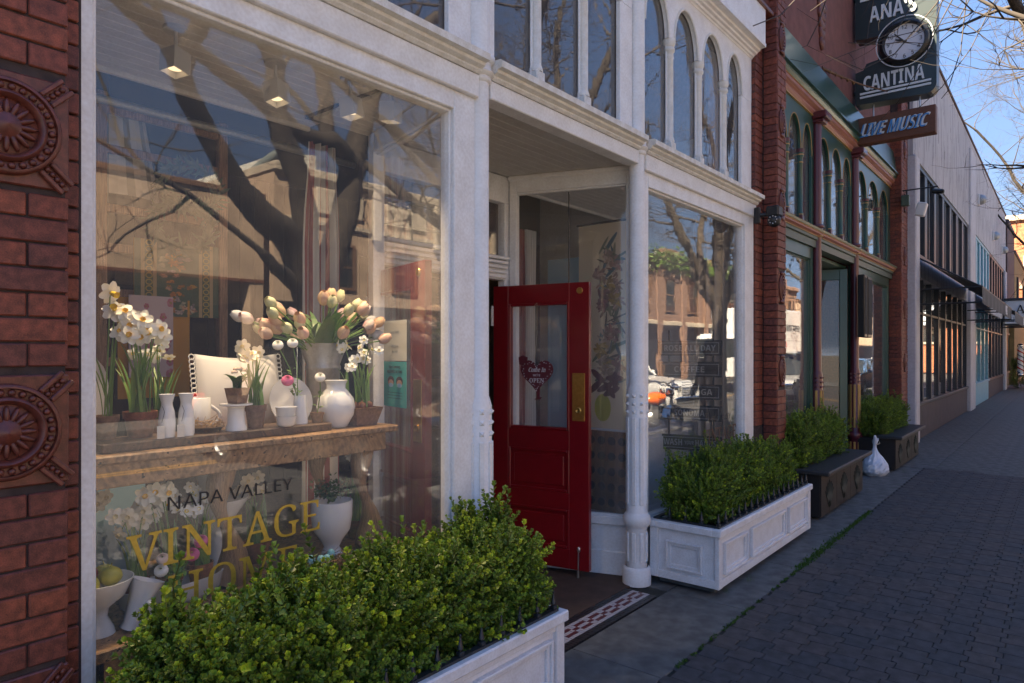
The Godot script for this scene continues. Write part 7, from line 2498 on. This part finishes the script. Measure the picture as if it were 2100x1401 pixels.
	lathe_thing("fluted_pot", "fluted white pot of greenery on the platform", "pot", Vector3(1.99, Y, -0.42), [Vector2(0, 0), Vector2(0.05, 0), Vector2(0.05, 0.02), Vector2(0.035, 0.05), Vector2(0.05, 0.08), Vector2(0.085, 0.13), Vector2(0.095, 0.2), Vector2(0.097, 0.27), Vector2(0.09, 0.27), Vector2(0.08, 0.2), Vector2(0, 0.18)], M.ceramic, "", 72, 24, 0.02)
	var pg := thing("pot_greenery", "dark leafy greenery growing in the fluted white pot", "plant", Vector3(1.99, Y + 0.262, -0.42))
	b = MB.new()
	b.tinted = true
	for i in 220:
		var d := Vector3(rg.randfn(0, 0.5), rg.randf_range(0.5, 1.0), rg.randfn(0, 0.5)).normalized() * rg.randf_range(0.02, 0.13)
		b.col = Color(0.05, 0.1, 0.03) * rg.randf_range(0.6, 1.6)
		var e := Vector3(rg.randfn(0, 1), rg.randfn(0, 1), rg.randfn(0, 1)).normalized() * 0.022
		var s := e.cross(d).normalized() * 0.009
		b.quad(d, d + e * 0.5 - s, d + e, d + e * 0.5 + s)
	part(pg, "foliage", b, M.leaf)
	t = thing("straw_nest", "large straw nest with pale blue eggs on the platform", "nest", Vector3(1.83, Y, -0.28))
	b = MB.new()
	for i in 200:
		var a := rg.randf() * TAU
		var r := rg.randf_range(0.06, 0.1)
		var p := Vector3(cos(a) * r, rg.randf_range(0.0, 0.06), sin(a) * r * 0.7)
		b.tube([p, p + Vector3(-sin(a) * 0.04, rg.randfn(0, 0.012), cos(a) * 0.04), p + Vector3(-sin(a) * 0.08, rg.randfn(0, 0.02), cos(a) * 0.07)], [0.0018, 0.0016, 0.001], 3)
	part(t, "straw", b, M.straw)
	for q in [Vector3(-0.07, 0.07, 0.03), Vector3(-0.035, 0.065, 0.05), Vector3(0.04, 0.07, 0.02), Vector3(0.0, 0.06, 0.045)]:
		b = MB.new()
		b.ball(Vector3.ZERO, Vector3(0.018, 0.023, 0.018), 12, 8)
		single("egg", b, M.egg, "pale blue egg in the straw nest", "egg", Vector3(1.83, Y, -0.28) + q, 0.0, "blue eggs in the nest")

func right_window_things() -> void:
	var rg := RandomNumberGenerator.new()
	rg.seed = 55
	# stack of lettered boards facing along the street
	var dz := Vector3(0.12, 0, 0.54).normalized()
	var face := Basis(dz, Vector3.UP, dz.cross(Vector3.UP))
	var rows := [["ROSE ALL DAY", 1.635, "topmost"], ["COFFEE", 1.443, "second from the top"], ["CALISTOGA", 1.24, "middle"], ["SONOMA", 1.05, "second from the bottom"], ["WASH YOUR HANDS", 0.78, "lowest"]]
	for r in rows:
		var t := thing("lettered_board", "black wooden sign reading %s, %s of the stack in the right window" % [r[0].to_lower(), r[2]], "sign", Vector3(5.8, r[1], -0.34), 0, "stack of black signs in the right window")
		t.basis = face
		part(t, "board", bx(Vector3(-0.285, -0.068, -0.01), Vector3(0.285, 0.068, 0.01), 0.002), M.board_black)
		var b := MB.new()
		for q in [[-0.262, -0.05, 0.262, -0.045], [-0.262, 0.045, 0.262, 0.05], [-0.262, -0.045, -0.257, 0.045], [0.257, -0.045, 0.262, 0.045]]:
			b.box(Vector3(q[0], q[1], 0.009), Vector3(q[2], q[3], 0.0118))
		part(t, "border", b, M.grey_ink)
		if r[0].begins_with("WASH"):
			text(t, "lettering", "WASH", 0.055, M.grey_ink, Vector3(-0.145, 0, 0.011), Basis.IDENTITY, 0.002, true, false, 0.17)
			text(t, "lettering", "YOUR", 0.032, M.grey_ink, Vector3(0.0, 0, 0.011), Basis.IDENTITY, 0.002, true, false, 0.085)
			text(t, "lettering", "HANDS", 0.055, M.grey_ink, Vector3(0.145, 0, 0.011), Basis.IDENTITY, 0.002, true, false, 0.18)
		else:
			text(t, "lettering", r[0], 0.052, M.grey_ink, Vector3(0, 0, 0.011), Basis.IDENTITY, 0.002, true, false, minf(0.46, 0.045 * r[0].length()))
	var st := thing("sign_stand", "thin dark stand holding the black lettered signs", "stand", Vector3(5.83, 0.05, -0.345))
	for x in [-0.2, 0.2]: part(st, "upright", cyl_mb(face * Vector3(x, 0, -0.03), face * Vector3(x, 1.75, -0.03), 0.008, 8), M.iron)
	# beige curtain at the right edge
	var t := thing("beige_curtain", "beige pleated curtain at the right edge of the right window", "curtain", Vector3(6.3, 0.05, -0.3))
	var b := MB.new()
	b.grid(func(u, v): return Vector3(0.04 * sin(u * 34.0), v * 2.88, (u - 0.5) * 0.44), 60, 4)
	part(t, "cloth", b, M.cream_cloth)
	# white cabinet low in the window
	t = thing("white_cabinet", "low pale cabinet behind the right window", "cabinet", Vector3(5.85, 0.05, -0.78))
	part(t, "carcass", bx(Vector3(-0.72, 0.0, -0.25), Vector3(0.6, 0.82, 0.2), 0.01), M.white_room)
	part(t, "top", bx(Vector3(-0.74, 0.82, -0.27), Vector3(0.62, 0.85, 0.22), 0.006), M.white_room)
	for k in 2: part(t, "door", bx(Vector3(-0.7 + k * 0.65, 0.05, 0.2), Vector3(-0.08 + k * 0.65, 0.78, 0.212), 0.004), M.white_room)
	# hanging floral paper, seen through the side glass
	print_tex("paper_print", 128, 512, func(im):
		im.fill(lin(0.62, 0.52, 0.36))
		for k in 60: brush(im, rg.randf_range(56, 112), rg.randf_range(50, 400), rg.randf_range(14, 34), rg.randf_range(2, 5), rg.randf() * PI, [lin(0.12, 0.14, 0.08), lin(0.1, 0.08, 0.06), lin(0.2, 0.2, 0.12), lin(0.08, 0.13, 0.15)][k % 4])
		for k in 16:
			var cx := rg.randf_range(56, 112)
			var cy := rg.randf_range(60, 390)
			var hue: Color = [lin(0.42, 0.22, 0.17), lin(0.46, 0.29, 0.05), lin(0.5, 0.36, 0.28), lin(0.3, 0.12, 0.12)][k % 4]
			for j in 22:
				var a := rg.randf() * TAU
				var r := rg.randf_range(2, 17)
				brush(im, cx + cos(a) * r, cy + sin(a) * r * 1.5, rg.randf_range(5, 12), rg.randf_range(2, 4), a + 0.6, hue.lerp(lin(0.62, 0.5, 0.36), rg.randf() * 0.6).darkened(rg.randf() * 0.35))
		disc(im, 66, 460, 22, 34, lin(0.42, 0.4, 0.05))
		for k in 7: brush(im, rg.randf_range(45, 100), 395 + rg.randf_range(-20, 25), 24, 8, rg.randf() * PI, lin(0.12, 0.045, 0.05)))
	var fc := Basis(Vector3(0, 0, 1), Vector3.UP, Vector3(-1, 0, 0))
	t = thing("floral_paper", "cream wall hanging with painted flowers and a lemon beside the red door", "wall hanging", Vector3(4.92, 1.82, -0.72))
	sheet(t, "paper", 0.46, 1.72, M.paper_print, Transform3D(fc, Vector3.ZERO), 0.006, M.cream_paper)
	part(t, "rod", cyl_mb(Vector3(0, 0.865, -0.25), Vector3(0, 0.865, 0.25), 0.01, 8), M.dark_wood)
	t = thing("bottle_rack", "old wooden bottle board with black discs for holes below the floral hanging", "rack", Vector3(4.98, 0.05, -0.66))
	part(t, "board", bx(Vector3(0, 0.2, -0.26), Vector3(0.03, 0.88, 0.26), 0.004), M.pine)
	for j in 5:
		for k in 5:
			b = MB.new()
			b.t = Transform3D(Basis(Vector3(0, 0, 1), PI / 2), Vector3(-0.002, 0.28 + j * 0.13, -0.2 + k * 0.1))
			b.lathe([Vector2(0.036, -0.001), Vector2(0.036, 0.003), Vector2(0, 0.003)], Vector3.ZERO, 14)
			part(t, "hole_disc", b, M.board_black)  # raised black disc painted in for the shade inside a hole
	for q in [[4.8, -1.5, 0.16, "tied back pale pink curtain behind the red door"]]:
		t = thing("pink_curtain", q[3], "curtain", Vector3(q[0], 0.1, q[1]))
		b = MB.new()
		b.grid(func(u, v): return Vector3((u - 0.5) * (0.1 + 0.16 * absf(v - 0.62)), v * 2.6, 0.03 * sin(u * 30.0)), 40, 10)
		part(t, "cloth", b, M.curtain_red)
		b = MB.new()
		b.grid(func(u, v): return Vector3(0.1 + (u - 0.5) * (0.1 + 0.12 * absf(v - 0.62)), v * 2.6, 0.03 * sin(u * 26.0) + 0.03), 40, 10)
		part(t, "lining", b, M.linen)
	t = thing("pale_board", "large pale blue stand-in panel at the back of the right window", "panel", Vector3(5.6, 0.85, -1.42))
	part(t, "panel", bx(Vector3(0, 0, -0.36), Vector3(0.03, 1.68, 0.34), 0.004), M.pale_blue)  # evenly blue panel in place of an unidentified rectangle
	t = thing("glass_bell", "dark glossy dome lamp showing above the red door", "lamp", Vector3(4.52, 1.98, -0.78))
	b = MB.new()
	b.lathe([Vector2(0.1, 0.0), Vector2(0.095, 0.05), Vector2(0.075, 0.095), Vector2(0.04, 0.125), Vector2(0.0, 0.135)], Vector3.ZERO, 24)
	part(t, "dome", b, M.car_black)
	part(t, "stem", cyl_mb(Vector3(0, 0.13, 0), Vector3(0, 0.98, 0), 0.006, 8), M.iron)
	t = thing("wooden_hutch", "tall brown wooden hutch at the back of the shop", "cupboard", Vector3(4.55, 0.05, -2.3))
	part(t, "carcass", bx(Vector3(-0.35, 0, -0.2), Vector3(0.35, 2.3, 0.2), 0.01), M.walnut)
	for k in 5: part(t, "shelf", bx(Vector3(-0.36, 0.4 + k * 0.45, 0.2), Vector3(0.36, 0.43 + k * 0.45, 0.24), 0.004), M.walnut)

# ---------------------------------------------------------------- vehicles and a bystander at the kerb (seen mirrored in the glass)
func wheel(t: Node3D, at: Vector3, r: float, w: float) -> void:
	var b := MB.new()
	b.t = Transform3D(Basis(Vector3.RIGHT, PI / 2), Vector3.ZERO)
	b.lathe([Vector2(r * 0.62, -w / 2), Vector2(r * 0.94, -w / 2), Vector2(r, -w * 0.3), Vector2(r, w * 0.3), Vector2(r * 0.94, w / 2), Vector2(r * 0.62, w / 2)], Vector3.ZERO, 24)
	var o := put(t, "wheel", b.mesh(), M.tyre, at)
	b = MB.new()
	b.t = Transform3D(Basis(Vector3.RIGHT, PI / 2), Vector3.ZERO)
	b.lathe([Vector2(0, -w * 0.34), Vector2(r * 0.2, -w * 0.4), Vector2(r * 0.58, -w * 0.3), Vector2(r * 0.64, -w * 0.46), Vector2(r * 0.64, w * 0.46), Vector2(r * 0.58, w * 0.3), Vector2(r * 0.2, w * 0.4), Vector2(0, w * 0.34)], Vector3.ZERO, 10)
	part(o, "rim", b, M.steel)

func car(label: String, category: String, at: Vector3, turn: float, paint: Material, L: float, H: float, W: float, prof: Array, cabin: Array, grille := false) -> void:
	# prof: [x share, top height] of the lower body; cabin: four x shares (base rear, top rear, top front, base front), front at +x
	var t := thing("parked_car", label, category, at, turn, "vehicles along the kerb")
	var hw := W / 2
	var top := func(s):
		for k in prof.size() - 1:
			if s <= prof[k + 1][0]:
				return lerpf(prof[k][1], prof[k + 1][1], smoothstep(0, 1, (s - prof[k][0]) / (prof[k + 1][0] - prof[k][0])))
		return prof[-1][1]
	var b := MB.new()
	b.grid(func(u, v):
		var s: float = clampf(u, 0, 1)
		var ends: float = pow(1.0 - pow(absf(s * 2 - 1), 8.0), 0.25)
		var w: float = hw * (0.82 + 0.18 * ends)
		var a: float = (1.0 - v) * 2.0 - 1.0
		var y1: float = top.call(s)
		var y0 := 0.24
		var zz: float = signf(a) * minf(absf(a) * 2.2, 1.0) * w
		var yy: float = y1 if absf(a) < 0.4 else lerpf(y1, y0, (absf(a) - 0.4) / 0.6)
		if absf(a) > 0.4: zz *= 1.0 - 0.06 * pow((absf(a) - 0.7) / 0.3, 2)
		return Vector3((s - 0.5) * L, yy - 0.02 * (1.0 - ends), zz), 44, 30)
	for s in [-1.0, 1.0]:
		var e: float = s * L * 0.5
		var y1: float = top.call(0.0 if s < 0 else 1.0)
		b.box(Vector3(e - 0.06, 0.24, -hw * 0.84), Vector3(e + 0.06, y1, hw * 0.84), 0.05)
	part(t, "body", b, paint)
	var bx0: float = (cabin[0] - 0.5) * L
	var bx1: float = (cabin[1] - 0.5) * L
	var bx2: float = (cabin[2] - 0.5) * L
	var bx3: float = (cabin[3] - 0.5) * L
	var y0: float = top.call((cabin[0] + cabin[3]) / 2) - 0.04
	b = MB.new()
	var wi := hw * 0.92
	var wt := hw * 0.72
	var lo := [Vector3(bx0, y0, wi), Vector3(bx3, y0, wi), Vector3(bx3, y0, -wi), Vector3(bx0, y0, -wi)]
	var hi := [Vector3(bx1, H - 0.06, wt), Vector3(bx2, H - 0.06, wt), Vector3(bx2, H - 0.06, -wt), Vector3(bx1, H - 0.06, -wt)]
	for k in 4: b.quad(lo[k], lo[(k + 1) % 4], hi[(k + 1) % 4], hi[k])
	part(t, "window", b, M.car_glass)
	b = MB.new()
	b.box(Vector3(bx1 - 0.05, H - 0.09, -wt - 0.03), Vector3(bx2 + 0.05, H, wt + 0.03), 0.03)
	for s in [-1.0, 1.0]:
		for q in [[bx0, bx1], [(bx0 + bx3) / 2, (bx1 + bx2) / 2], [bx3, bx2]]:
			b.tube([Vector3(q[0], y0, s * (wi + 0.005)), Vector3(q[1], H - 0.06, s * (wt + 0.005))], [0.045, 0.04], 6)
	part(t, "roof", b, paint)
	var fx := L * 0.5 + 0.055
	for s in [-1.0, 1.0]:
		part(t, "headlight", bx(Vector3(fx - 0.08, 0.6, s * hw * 0.62 - 0.16), Vector3(fx + 0.02, 0.78, s * hw * 0.62 + 0.16), 0.03), M.chrome)
		part(t, "tail_light", bx(Vector3(-fx - 0.02, 0.75, s * hw * 0.74 - 0.1), Vector3(-fx + 0.08, 1.05, s * hw * 0.74 + 0.1), 0.03), M.lamp_red)
		part(t, "mirror", bx(Vector3(bx3 - 0.25, y0 + 0.02, s * (hw + 0.1) - 0.08), Vector3(bx3 - 0.1, y0 + 0.16, s * (hw + 0.1) + 0.08), 0.03), paint)
		for x in [-0.31, 0.31]: wheel(t, Vector3(x * L, 0.33, s * (hw - 0.1)), 0.33, 0.22)
	b = MB.new()
	b.box(Vector3(-fx - 0.05, 0.3, -hw * 0.86), Vector3(-fx + 0.03, 0.46, hw * 0.86), 0.03)
	b.box(Vector3(fx - 0.03, 0.3, -hw * 0.86), Vector3(fx + 0.05, 0.46, hw * 0.86), 0.03)
	part(t, "bumper", b, M.chrome if grille else M.plastic_black)
	if grille:
		for k in 6: part(t, "grille_bar", bx(Vector3(-0.0 + fx, 0.5 + k * 0.07, -hw * 0.4), Vector3(fx + 0.03, 0.53 + k * 0.07, hw * 0.4), 0.008), M.chrome)

func net(b: MB, bones: Array, cell: float, tint: Callable) -> void:
	# surface nets over tapered capsules joined by a smooth minimum; bones: [a, b, ra, rb]
	var lo := Vector3(1e9, 1e9, 1e9)
	var hi := -lo
	for q in bones:
		for e in 2:
			var r: float = q[2 + e] + 0.06
			lo = lo.min(q[e] - Vector3.ONE * r)
			hi = hi.max(q[e] + Vector3.ONE * r)
	var n := Vector3i(((hi - lo) / cell).ceil()) + Vector3i.ONE
	var f := PackedFloat32Array()
	f.resize(n.x * n.y * n.z)
	var dist := func(p: Vector3) -> float:
		var s := 0.0
		for q in bones:
			var ab: Vector3 = q[1] - q[0]
			var t := clampf((p - q[0]).dot(ab) / maxf(ab.length_squared(), 1e-9), 0, 1)
			s += exp(-((p - (q[0] + ab * t)).length() - lerpf(q[2], q[3], t)) * 45.0)
		return -log(maxf(s, 1e-30)) / 45.0
	for k in n.z:
		for j in n.y:
			for i in n.x:
				f[(k * n.y + j) * n.x + i] = dist.call(lo + Vector3(i, j, k) * cell)
	var vert := {}
	var at := func(i, j, k): return (k * n.y + j) * n.x + i
	for k in n.z - 1:
		for j in n.y - 1:
			for i in n.x - 1:
				var c := Vector3.ZERO
				var m := 0
				for e in [[0, 1], [2, 3], [4, 5], [6, 7], [0, 2], [1, 3], [4, 6], [5, 7], [0, 4], [1, 5], [2, 6], [3, 7]]:
					var A := Vector3i(i + (e[0] & 1), j + ((e[0] >> 1) & 1), k + (e[0] >> 2))
					var B := Vector3i(i + (e[1] & 1), j + ((e[1] >> 1) & 1), k + (e[1] >> 2))
					var fa := f[at.call(A.x, A.y, A.z)]
					var fb := f[at.call(B.x, B.y, B.z)]
					if (fa < 0) != (fb < 0):
						c += Vector3(A).lerp(Vector3(B), fa / (fa - fb))
						m += 1
				if m: vert[at.call(i, j, k)] = lo + c / m * cell
	var nrm := func(p: Vector3) -> Vector3:
		var e := 0.006
		return Vector3(dist.call(p + Vector3(e, 0, 0)) - dist.call(p - Vector3(e, 0, 0)), dist.call(p + Vector3(0, e, 0)) - dist.call(p - Vector3(0, e, 0)), dist.call(p + Vector3(0, 0, e)) - dist.call(p - Vector3(0, 0, e))).normalized()
	var nn := {}
	for k in vert: nn[k] = nrm.call(vert[k])
	for k in range(1, n.z - 1):
		for j in range(1, n.y - 1):
			for i in range(1, n.x - 1):
				var f0 := f[at.call(i, j, k)]
				for ax in 3:
					var d := Vector3i(int(ax == 0), int(ax == 1), int(ax == 2))
					var f1 := f[at.call(i + d.x, j + d.y, k + d.z)]
					if (f0 < 0) == (f1 < 0): continue
					var u := Vector3i(int(ax == 1), int(ax == 2), int(ax == 0))
					var w := Vector3i(int(ax == 2), int(ax == 0), int(ax == 1))
					var ids := []
					for o in [Vector3i.ZERO, u, u + w, w]: ids.append(at.call(i - o.x, j - o.y, k - o.z))
					if f0 >= 0: ids.reverse()
					var mid: Vector3 = (vert[ids[0]] + vert[ids[2]]) / 2
					b.col = tint.call(mid)
					b.tris(vert[ids[0]], vert[ids[1]], vert[ids[2]], nn[ids[0]], nn[ids[1]], nn[ids[2]])
					b.tris(vert[ids[0]], vert[ids[2]], vert[ids[3]], nn[ids[0]], nn[ids[2]], nn[ids[3]])

func bystander(label: String, at: Vector3, turn: float) -> void:
	var t := thing("person", label, "person", at, turn)
	var b := MB.new()
	b.tinted = true
	var V := func(x, y, z): return Vector3(x, y, z)
	var bones := []
	for s in [-1.0, 1.0]:
		bones.append([V.call(s * 0.1, 0.93, 0), V.call(s * 0.11, 0.5, 0.01), 0.085, 0.06])
		bones.append([V.call(s * 0.11, 0.5, 0.01), V.call(s * 0.12, 0.09, -0.01), 0.058, 0.042])
		bones.append([V.call(s * 0.12, 0.05, -0.03), V.call(s * 0.14, 0.035, 0.14), 0.045, 0.035])
		bones.append([V.call(s * 0.19, 1.44, 0), V.call(s * 0.25, 1.17, -0.01), 0.06, 0.048])
		bones.append([V.call(s * 0.25, 1.17, -0.01), V.call(s * 0.24, 0.95, 0.1), 0.045, 0.032])
		# hands: palm, four fingers and a thumb
		bones.append([V.call(s * 0.24, 0.93, 0.11), V.call(s * 0.24, 0.88, 0.14), 0.028, 0.026])
		for k in 4: bones.append([V.call(s * 0.245, 0.87, 0.12 + k * 0.016), V.call(s * 0.235, 0.8 + 0.008 * absf(k - 1.5), 0.145 + k * 0.014), 0.009, 0.008])
		bones.append([V.call(s * 0.23, 0.92, 0.14), V.call(s * 0.215, 0.87, 0.175), 0.011, 0.009])
	bones.append([V.call(0, 0.96, 0), V.call(0, 1.15, 0.0), 0.135, 0.13])
	bones.append([V.call(-0.07, 1.35, 0), V.call(0.07, 1.35, 0), 0.14, 0.14])
	bones.append([V.call(0, 1.45, 0), V.call(0, 1.58, 0.01), 0.07, 0.052])
	bones.append([V.call(0, 1.63, 0.025), V.call(0, 1.7, 0.0), 0.075, 0.09])
	bones.append([V.call(0, 1.63, 0.1), V.call(0, 1.65, 0.1), 0.014, 0.012])
	for s in [-1.0, 1.0]: bones.append([V.call(s * 0.09, 1.64, 0), V.call(s * 0.092, 1.67, 0), 0.012, 0.014])
	net(b, bones, 0.022, func(p):
		if p.y < 0.1: return Color(0.02, 0.02, 0.02)
		if p.y < 0.98 and absf(p.x) < 0.2: return Color(0.03, 0.045, 0.09)
		if p.y < 1.0 or p.y > 1.52: return Color(0.4, 0.22, 0.15)
		return Color(0.03, 0.04, 0.065))
	part(t, "body", b, M.cloth_tint)
	b = MB.new()
	b.ball(Vector3(0, 1.71, -0.015), Vector3(0.1, 0.105, 0.108), 16, 10)
	part(t, "hair", b, M.hair)
	b = MB.new()
	for s in [-1.0, 1.0]: b.ball(Vector3(s * 0.032, 1.68, 0.088), Vector3(0.012, 0.008, 0.008), 8, 6)
	part(t, "eyes", b, M.hair)

func motorcycle(label: String, at: Vector3, turn: float) -> void:
	var t := thing("motorcycle", label, "motorcycle", at, turn)
	for x in [-0.75, 0.75]:
		var b := MB.new()
		var ring := []
		var rr := []
		for k in 29:
			ring.append(Vector3(x + cos(TAU * k / 28) * 0.27, 0.32 + sin(TAU * k / 28) * 0.27, 0))
			rr.append(0.055)
		b.tube(ring, rr, 8)
		var w := part(t, "wheel", b, M.tyre)
		b = MB.new()
		for k in 10: b.cyl(Vector3(x, 0.32, 0), Vector3(x + cos(TAU * k / 10) * 0.24, 0.32 + sin(TAU * k / 10) * 0.24, 0), 0.008, 5)
		b.cyl(Vector3(x, 0.32, -0.08), Vector3(x, 0.32, 0.08), 0.05, 12)
		part(w, "spokes", b, M.chrome)
	var b := MB.new()
	b.ball(Vector3(0.12, 0.82, 0), Vector3(0.32, 0.14, 0.15), 18, 10)
	part(t, "fuel_tank", b, M.orange_paint)
	b = MB.new()
	b.grid(func(u, v): return Vector3(-0.75 + cos(PI * (0.1 + 0.8 * u)) * 0.36, 0.34 + sin(PI * (0.1 + 0.8 * u)) * 0.36, (0.5 - v) * 0.2), 16, 3)
	part(t, "rear_fender", b, M.orange_paint)
	b = MB.new()
	b.grid(func(u, v): return Vector3(0.75 + cos(PI * (0.2 + 0.7 * u)) * 0.35, 0.33 + sin(PI * (0.2 + 0.7 * u)) * 0.35, (0.5 - v) * 0.14), 16, 3)
	part(t, "front_fender", b, M.chrome)
	b = MB.new()
	b.ball(Vector3(-0.4, 0.74, 0), Vector3(0.34, 0.07, 0.14), 16, 8)
	part(t, "seat", b, M.plastic_black)
	b = MB.new()
	b.ball(Vector3(0.05, 0.45, 0), Vector3(0.22, 0.2, 0.14), 14, 10)
	b.tube([Vector3(0.12, 0.5, 0.0), Vector3(0.05, 0.72, 0)], [0.09, 0.08], 10, true)
	b.tube([Vector3(-0.05, 0.5, 0.0), Vector3(-0.02, 0.72, 0)], [0.09, 0.08], 10, true)
	part(t, "engine", b, M.steel)
	b = MB.new()
	for z in [-0.17, 0.17]: b.tube([Vector3(0.15, 0.5, z * 0.7), Vector3(0.22, 0.3, z), Vector3(-0.2, 0.26, z), Vector3(-0.85, 0.3, z)], [0.035, 0.035, 0.04, 0.055], 8, true)
	part(t, "exhaust", b, M.chrome)
	b = MB.new()
	for z in [-0.09, 0.09]: b.tube([Vector3(0.75, 0.32, z), Vector3(0.45, 1.0, z)], [0.028, 0.024], 8)
	b.tube([Vector3(0.25, 1.08, -0.42), Vector3(0.4, 1.16, -0.2), Vector3(0.45, 1.04, 0.0), Vector3(0.4, 1.16, 0.2), Vector3(0.25, 1.08, 0.42)], [0.014, 0.014, 0.014, 0.014, 0.014], 6)
	part(t, "fork_and_handlebar", b, M.chrome)
	b = MB.new()
	b.ball(Vector3(0.6, 0.92, 0), Vector3(0.11, 0.1, 0.1), 14, 10)
	part(t, "headlight", b, M.chrome)
	b = MB.new()
	for s in [-1.0, 1.0]: b.cyl(Vector3(0.33, 1.14, s * 0.3), Vector3(0.3, 1.28, s * 0.34), 0.008, 6)
	part(t, "mirror_stalk", b, M.chrome)

func street_vehicles() -> void:
	var suv := [[0.0, 0.95], [0.2, 1.05], [0.66, 1.05], [0.74, 1.0], [0.96, 0.9], [1.0, 0.7]]
	var cab := [0.03, 0.07, 0.6, 0.74]
	var sedan := [[0.0, 0.85], [0.2, 0.92], [0.62, 0.92], [0.72, 0.86], [0.96, 0.72], [1.0, 0.6]]
	var scab := [0.1, 0.26, 0.56, 0.74]
	car("black pickup truck with chrome grille parked facing the display window", "truck", Vector3(6.5, -0.13, 6.3), PI / 2 - 0.1, M.car_black, 5.2, 1.85, 1.95, suv, [0.3, 0.34, 0.6, 0.72], true)
	car("silver estate car with red tail lights on the far side of the road", "car", Vector3(14.2, -0.13, 8.2), PI / 2, M.car_silver, 4.7, 1.65, 1.85, suv, cab)
	car("white pickup with square grille behind the motorcycle", "truck", Vector3(18.3, -0.13, 8.7), PI / 2, M.car_white, 5.2, 1.85, 1.95, suv, [0.3, 0.34, 0.6, 0.72], true)
	car("silver minivan parked at the kerb opposite the cantina window", "car", Vector3(23.5, -0.13, 4.7), PI, M.car_silver, 4.9, 1.75, 1.95, suv, cab)
	car("dark blue saloon parked beyond the minivan", "car", Vector3(31.5, -0.13, 4.8), PI, M.car_blue, 4.6, 1.45, 1.8, sedan, scab)
	car("white saloon parked farthest along the kerb", "car", Vector3(39.5, -0.13, 4.8), PI, M.car_white, 4.6, 1.45, 1.8, sedan, scab)
	# delivery truck with printed box
	var t := thing("delivery_truck", "white box delivery truck printed with grocery lettering", "truck", Vector3(32.0, -0.13, 9.0), PI)
	part(t, "box", bx(Vector3(-3.4, 0.9, -1.2), Vector3(2.2, 3.7, 1.2), 0.04), M.car_white)
	part(t, "cab", bx(Vector3(2.3, 0.5, -1.1), Vector3(4.2, 2.5, 1.1), 0.2), M.car_white)
	part(t, "windscreen", bx(Vector3(4.12, 1.5, -0.95), Vector3(4.23, 2.3, 0.95), 0.04), M.car_glass)
	for z in [-1.1, 1.1]: part(t, "side_window", bx(Vector3(2.8, 1.5, z - 0.02), Vector3(3.8, 2.2, z + 0.02), 0.01), M.car_glass)
	for x in [-2.2, 3.3]:
		for z in [-1.0, 1.0]: wheel(t, Vector3(x, 0.45, z), 0.45, 0.28)
	var face := Basis(Vector3(1, 0, 0), Vector3.UP, Vector3(0, 0, 1))
	text(t, "lettering", "easy home delivery", 0.4, M.ink, Vector3(-0.6, 2.9, 1.205), face, 0.01, true, false, 4.2)
	text(t, "lettering", "grocery.com", 0.3, M.lamp_red, Vector3(0.2, 2.2, 1.205), face, 0.01, true, false, 1.6)
	motorcycle("orange and chrome motorcycle parked at the kerb", Vector3(11.9, -0.13, 3.85), 0.15)
	bystander("person in dark shirt and jeans with short black hair, standing by the kerb", Vector3(12.0, 0.0, 2.75), 0.3)
